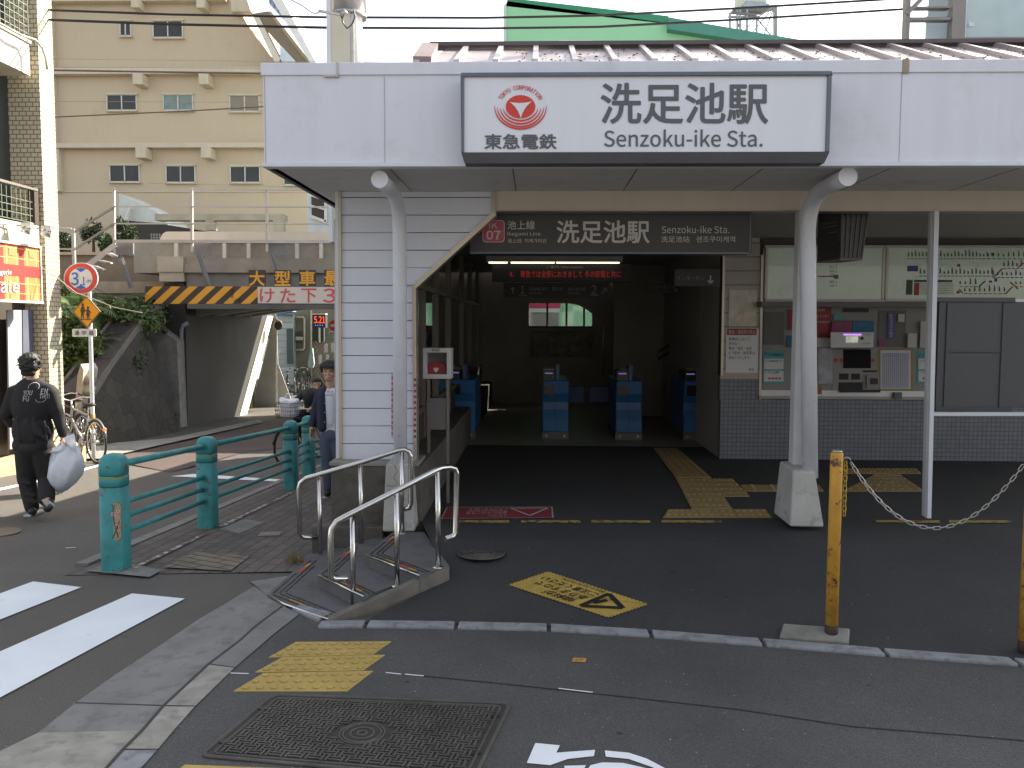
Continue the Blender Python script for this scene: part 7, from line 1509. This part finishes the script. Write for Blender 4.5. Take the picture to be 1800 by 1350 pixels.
# ---- bicycles
tyM = M('tyre_black', (.018, .018, .018), .7); chM = M('chrome', (.6, .6, .58), .25, .9)
def bike(name, label, loc, ang, fcol, cat='bicycle', s=1.0, basket=False, lean=0):
    t = thing(name, label, cat, loc); t.rotation_euler = (lean, 0, ang); t.location = loc
    fm = M('bike_frame_' + fcol, {'silver': (.28, .28, .28), 'dark': (.05, .05, .055), 'white': (.5, .5, .5)}[fcol], .3, .5); R = .33 * s; W = 1.04 * s
    def B(mb, nm, m, par=t): return mb.build(nm, m, par, off=Vector((0, 0, 0)))
    for cx_ in (0, W):
        w_ = B(MB().tube([Vector((cx_ + R * math.cos(a), 0, R + R * math.sin(a))) for a in [2 * math.pi * k / 32 for k in range(32)]], .017, 8, closed=True), 'wheel', tyM)
        B(MB().tube([Vector((cx_ + R * .93 * math.cos(a), 0, R + R * .93 * math.sin(a))) for a in [2 * math.pi * k / 32 for k in range(32)]], .010, 6, closed=True), 'rim', chM, w_)
        mb = MB()
        for k in range(20): a = 2 * math.pi * k / 20; mb.tube([Vector((cx_, .02 * (-1) ** k, R)), Vector((cx_ + R * .92 * math.cos(a), 0, R + R * .92 * math.sin(a)))], .0018, 4)
        mb.tube([(cx_, -.04, R), (cx_, .04, R)], .022, 8); B(mb, 'spokes', chM, w_)
    bb = Vector((.42 * s, 0, .28 * s)); st = Vector((.25 * s, 0, .72 * s)); hd = Vector((.82 * s, 0, .80 * s)); hl = Vector((.86 * s, 0, .62 * s)); ra = Vector((0, 0, R)); fa = Vector((W, 0, R))
    mb = MB(); mb.tube([bb, st], .016, 8).tube([st, hd], .018, 8).tube([bb, hl], .02, 8).tube([hd + Vector((-.01, 0, .04)), hl], .02, 8)
    for y in (-.045, .045): o_ = Vector((0, y, 0)); mb.tube([ra + o_, bb + o_ * .4], .009, 6).tube([ra + o_, st + o_ * .3 - Vector((0, 0, .05))], .009, 6).tube([fa + o_, hl + o_ * .6], .012, 6)
    B(mb, 'frame', fm)
    B(MB().tube([st, st + Vector((-.04, 0, .16)) * s], .013, 8), 'seat_post', chM); mb = MB(); p = st + Vector((-.05, 0, .18)) * s; mb.sph(p + Vector((-.05, 0, 0)), (.09, .075, .03), 12, 8).sph(p + Vector((.07, 0, 0)), (.09, .03, .022), 12, 8); B(mb, 'saddle', tyM)
    mb = MB(); q = hd + Vector((.02, 0, .12)) * s; mb.tube([hd, q], .013, 8).tube([q + Vector((-.10, -.27, .04)), q + Vector((0, -.18, .05)), q + Vector((.03, 0, 0)), q + Vector((0, .18, .05)), q + Vector((-.10, .27, .04))], .011, 8); B(mb, 'handlebar', chM)
    mb = MB()
    for sg_ in (-1, 1): mb.tube([q + Vector((-.10, sg_ * .27, .04)), q + Vector((-.2, sg_ * .28, .02))], .017, 8)
    B(mb, 'grips', tyM)
    mb = MB(); mb.tube([bb + Vector((0, -.06, 0)), bb + Vector((0, .06, 0))], .03, 10).tube([bb + Vector((0, .07, 0)), bb + Vector((.1, .08, -.13))], .009, 6).tube([bb + Vector((0, -.07, 0)), bb + Vector((-.1, -.08, .13))], .009, 6); mb.lathe(bb + Vector((0, 0, 0)), [(.01, -.01), (.01, .01)], 6); mb.box(bb + Vector((.05, .08, -.15)), bb + Vector((.15, .17, -.12))); mb.box(bb + Vector((-.15, -.17, .12)), bb + Vector((-.05, -.08, .15))); mb.disc(bb + Vector((0, .05, 0)), (0, 1, 0), .085, 20, .006); B(mb, 'crank', chM)
    for cx_, a0, a1 in ((0, 20, 175), (W, 10, 150)): B(MB().tube([Vector((cx_ + (R + .03) * math.cos(rad(a)), 0, R + (R + .03) * math.sin(rad(a)))) for a in range(a0, a1, 12)], .016, 6), 'mudguard', fm if fcol != 'white' else chM)
    mb = MB(); mb.sph((-.30, 0, R + .22), (.025, .03, .03), 10, 6); B(mb, 'rear_reflector', M('reflector_glow', (.9, .14, .03), .3, emit=.5, var=0) if fcol == 'silver' else M('reflector_dull', (.15, .02, .015), .3))  # silver bicycle's reflector glows by emission in place of caught light
    if basket:
        mb = MB(); bx, by, z0_, z1_ = .17, .16, .74, .98; cx_ = W * .9
        for z in (z0_, z0_ + .06, z0_ + .12, z0_ + .18, z1_): mb.tube([(cx_ - bx * (.8 + .2 * (z - z0_) / .24), -by, z), (cx_ + bx, -by, z), (cx_ + bx, by, z), (cx_ - bx, by, z)], .004, 5, closed=True)
        for k in range(9):
            y = -by + 2 * by * k / 8; mb.tube([(cx_ + bx * .9, y * .85, z0_), (cx_ + bx, y, z1_)], .0028, 4); mb.tube([(cx_ - bx * .9, y * .85, z0_), (cx_ - bx, y, z1_)], .0028, 4); x = cx_ - bx + 2 * bx * k / 8; mb.tube([(x, -by * .85, z0_), (x, -by, z1_)], .0028, 4); mb.tube([(x, by * .85, z0_), (x, by, z1_)], .0028, 4)
        B(mb, 'basket', M('basket_wire', (.04, .04, .04), .5))
    return t
p = T(170, 814); d = Vector((-.79, .62, 0)).normalized(); bike('bicycle', 'silver city bicycle parked beside the sign pole with a red rear reflector made to glow', p, math.atan2(d.y, d.x), 'silver')
p = T(138, 803); bike('bicycle', 'dark bicycle parked behind the silver one next to the brick pillar', p + Vector((-.1, .35, 0)), math.atan2(.62, -.82), 'dark')
for i, (x, y, Y, a) in enumerate(((507, 692, 31.2, 1.9), (519, 693, 31.6, 1.75), (532, 690, 32, 1.6))): p = F(x, y, Y); bike('bicycle', ['dark parked bicycle leftmost by the white clapboard house', 'dark parked bicycle in the middle of the row beyond the underpass', 'dark parked bicycle nearest the grey house pipe'][i], Vector((p.x, Y, -.92)), a, 'dark')
Yc = 14.1; pc = Vector((F(566, 700, Yc).x, Yc, gz(Yc))); dr = Vector((-.40, -1, 0)).normalized(); ac = math.atan2(dr.y, dr.x); bike('bicycle', 'bicycle with a wire front basket ridden towards the camera', pc, ac, 'dark', basket=True, s=.9)
bwr = lambda x, y, z: pc + Matrix.Rotation(ac, 3, 'Z') @ Vector((x, y, z))
t = thing('shopping_bag', 'white shopping bag sitting in the bicycle basket', 'bag', bwr(.84, 0, .8)); mb = MB(); R_ = random.Random(5); mb.box((-.1, -.12, 0), (.1, .12, .2))
mb = MB(); mb.box(bwr(.85, 0, 0) + Vector((-.12, -.12, .76)) - Vector((0, 0, pc.z)) + Vector((0, 0, pc.z)), bwr(.85, 0, 0) + Vector((.12, .12, 1.02))); cap(mb, bwr(.79, -.09, .98), bwr(.79, .09, 1.0), .05); cap(mb, bwr(.92, -.09, 1.02), bwr(.92, .09, .98), .05); remesh(mb, 'bag_body', bagM, t, .014, 4); MB().tube([bwr(.85, -.08, 1.06), bwr(.85, -.05, 1.12), bwr(.85, .05, 1.12), bwr(.85, .08, 1.06)], .008, 6).build('handle', bagM, t)
t = thing('person', 'small dark clothed rider with glasses on the bicycle behind the person in navy', 'person', pc)
mb = MB(); hc = F(557, 675, Yc + .1); fr_ = Vector((-.45, -1, -.1)); Pr = head(mb, hc, fr_, .92); bz = lambda x, y, z: bwr(x, y, z)
cap(mb, hc - Vector((0, -.02, .07)), bz(.28, 0, 1.08), .045, .05); cap(mb, bz(.28, 0, 1.08), bz(.2, 0, .84), .11, .12)
for s_ in (-1, 1):
    cap(mb, bz(.28, .15 * s_, 1.08), bz(.45, .24 * s_, .93), .04, .035); cap(mb, bz(.45, .24 * s_, .93), bz(.62, .24 * s_, .88), .033, .026); hand(mb, bz(.62, .24 * s_, .88), bz(.72, .24 * s_, .87) - bz(.62, .24 * s_, .88), (0, 0, -1), s_, 1.2, .9)
    cap(mb, bz(.22, .08 * s_, .8), bz(.52, .09 * s_, .62 - .1 * s_), .07, .05); cap(mb, bz(.52, .09 * s_, .62 - .1 * s_), bz(.42, .12 * s_, .26 - .11 * s_), .045, .035); cap(mb, bz(.40, .12 * s_, .20 - .11 * s_), bz(.52, .12 * s_, .17 - .11 * s_), .035)
remesh(mb, 'body', skinM, t, .009, 3)
mb = MB(); cap(mb, bz(.29, -.1, 1.08), bz(.29, .1, 1.08), .075); cap(mb, bz(.28, 0, 1.04), bz(.2, 0, .82), .15, .15)
for s_ in (-1, 1): cap(mb, bz(.28, .15 * s_, 1.08), bz(.45, .24 * s_, .93), .06, .052); cap(mb, bz(.45, .24 * s_, .93), bz(.60, .24 * s_, .885), .05, .04)
remesh(mb, 'coat', M('coat_dark', (.02, .02, .022), .8, var=.2, bump=.4, bscale=14), t, .012, 4)
mb = MB()
for s_ in (-1, 1): cap(mb, bz(.22, .08 * s_, .8), bz(.52, .09 * s_, .62 - .1 * s_), .085, .065); cap(mb, bz(.52, .09 * s_, .62 - .1 * s_), bz(.42, .12 * s_, .30 - .11 * s_), .06, .05)
remesh(mb, 'trousers', trM, t, .012, 4)
mb = MB(); mb.sph(hc + Vector((.0, .012, .052)), (.078, .088, .066), 14, 10); cap(mb, hc + Vector((.03, .04, .02)), hc + Vector((.03, .045, -.05)), .055); cap(mb, hc + Vector((-.03, .045, .02)), hc + Vector((-.02, .05, -.05)), .05); remesh(mb, 'hair', hairM, t, .008, 1)
mb = MB()
for x in (-1, 1): mb.tube([Pr(.031 * x + .02 * math.cos(a), .09, .004 + .014 * math.sin(a)) for a in [k * math.pi / 6 for k in range(12)]], .003, 5, closed=True)
mb.tube([Pr(-.011, .093, .006), Pr(.011, .093, .006)], .003, 5); mb.build('glasses', M('glasses_red', (.35, .06, .04), .4), t)
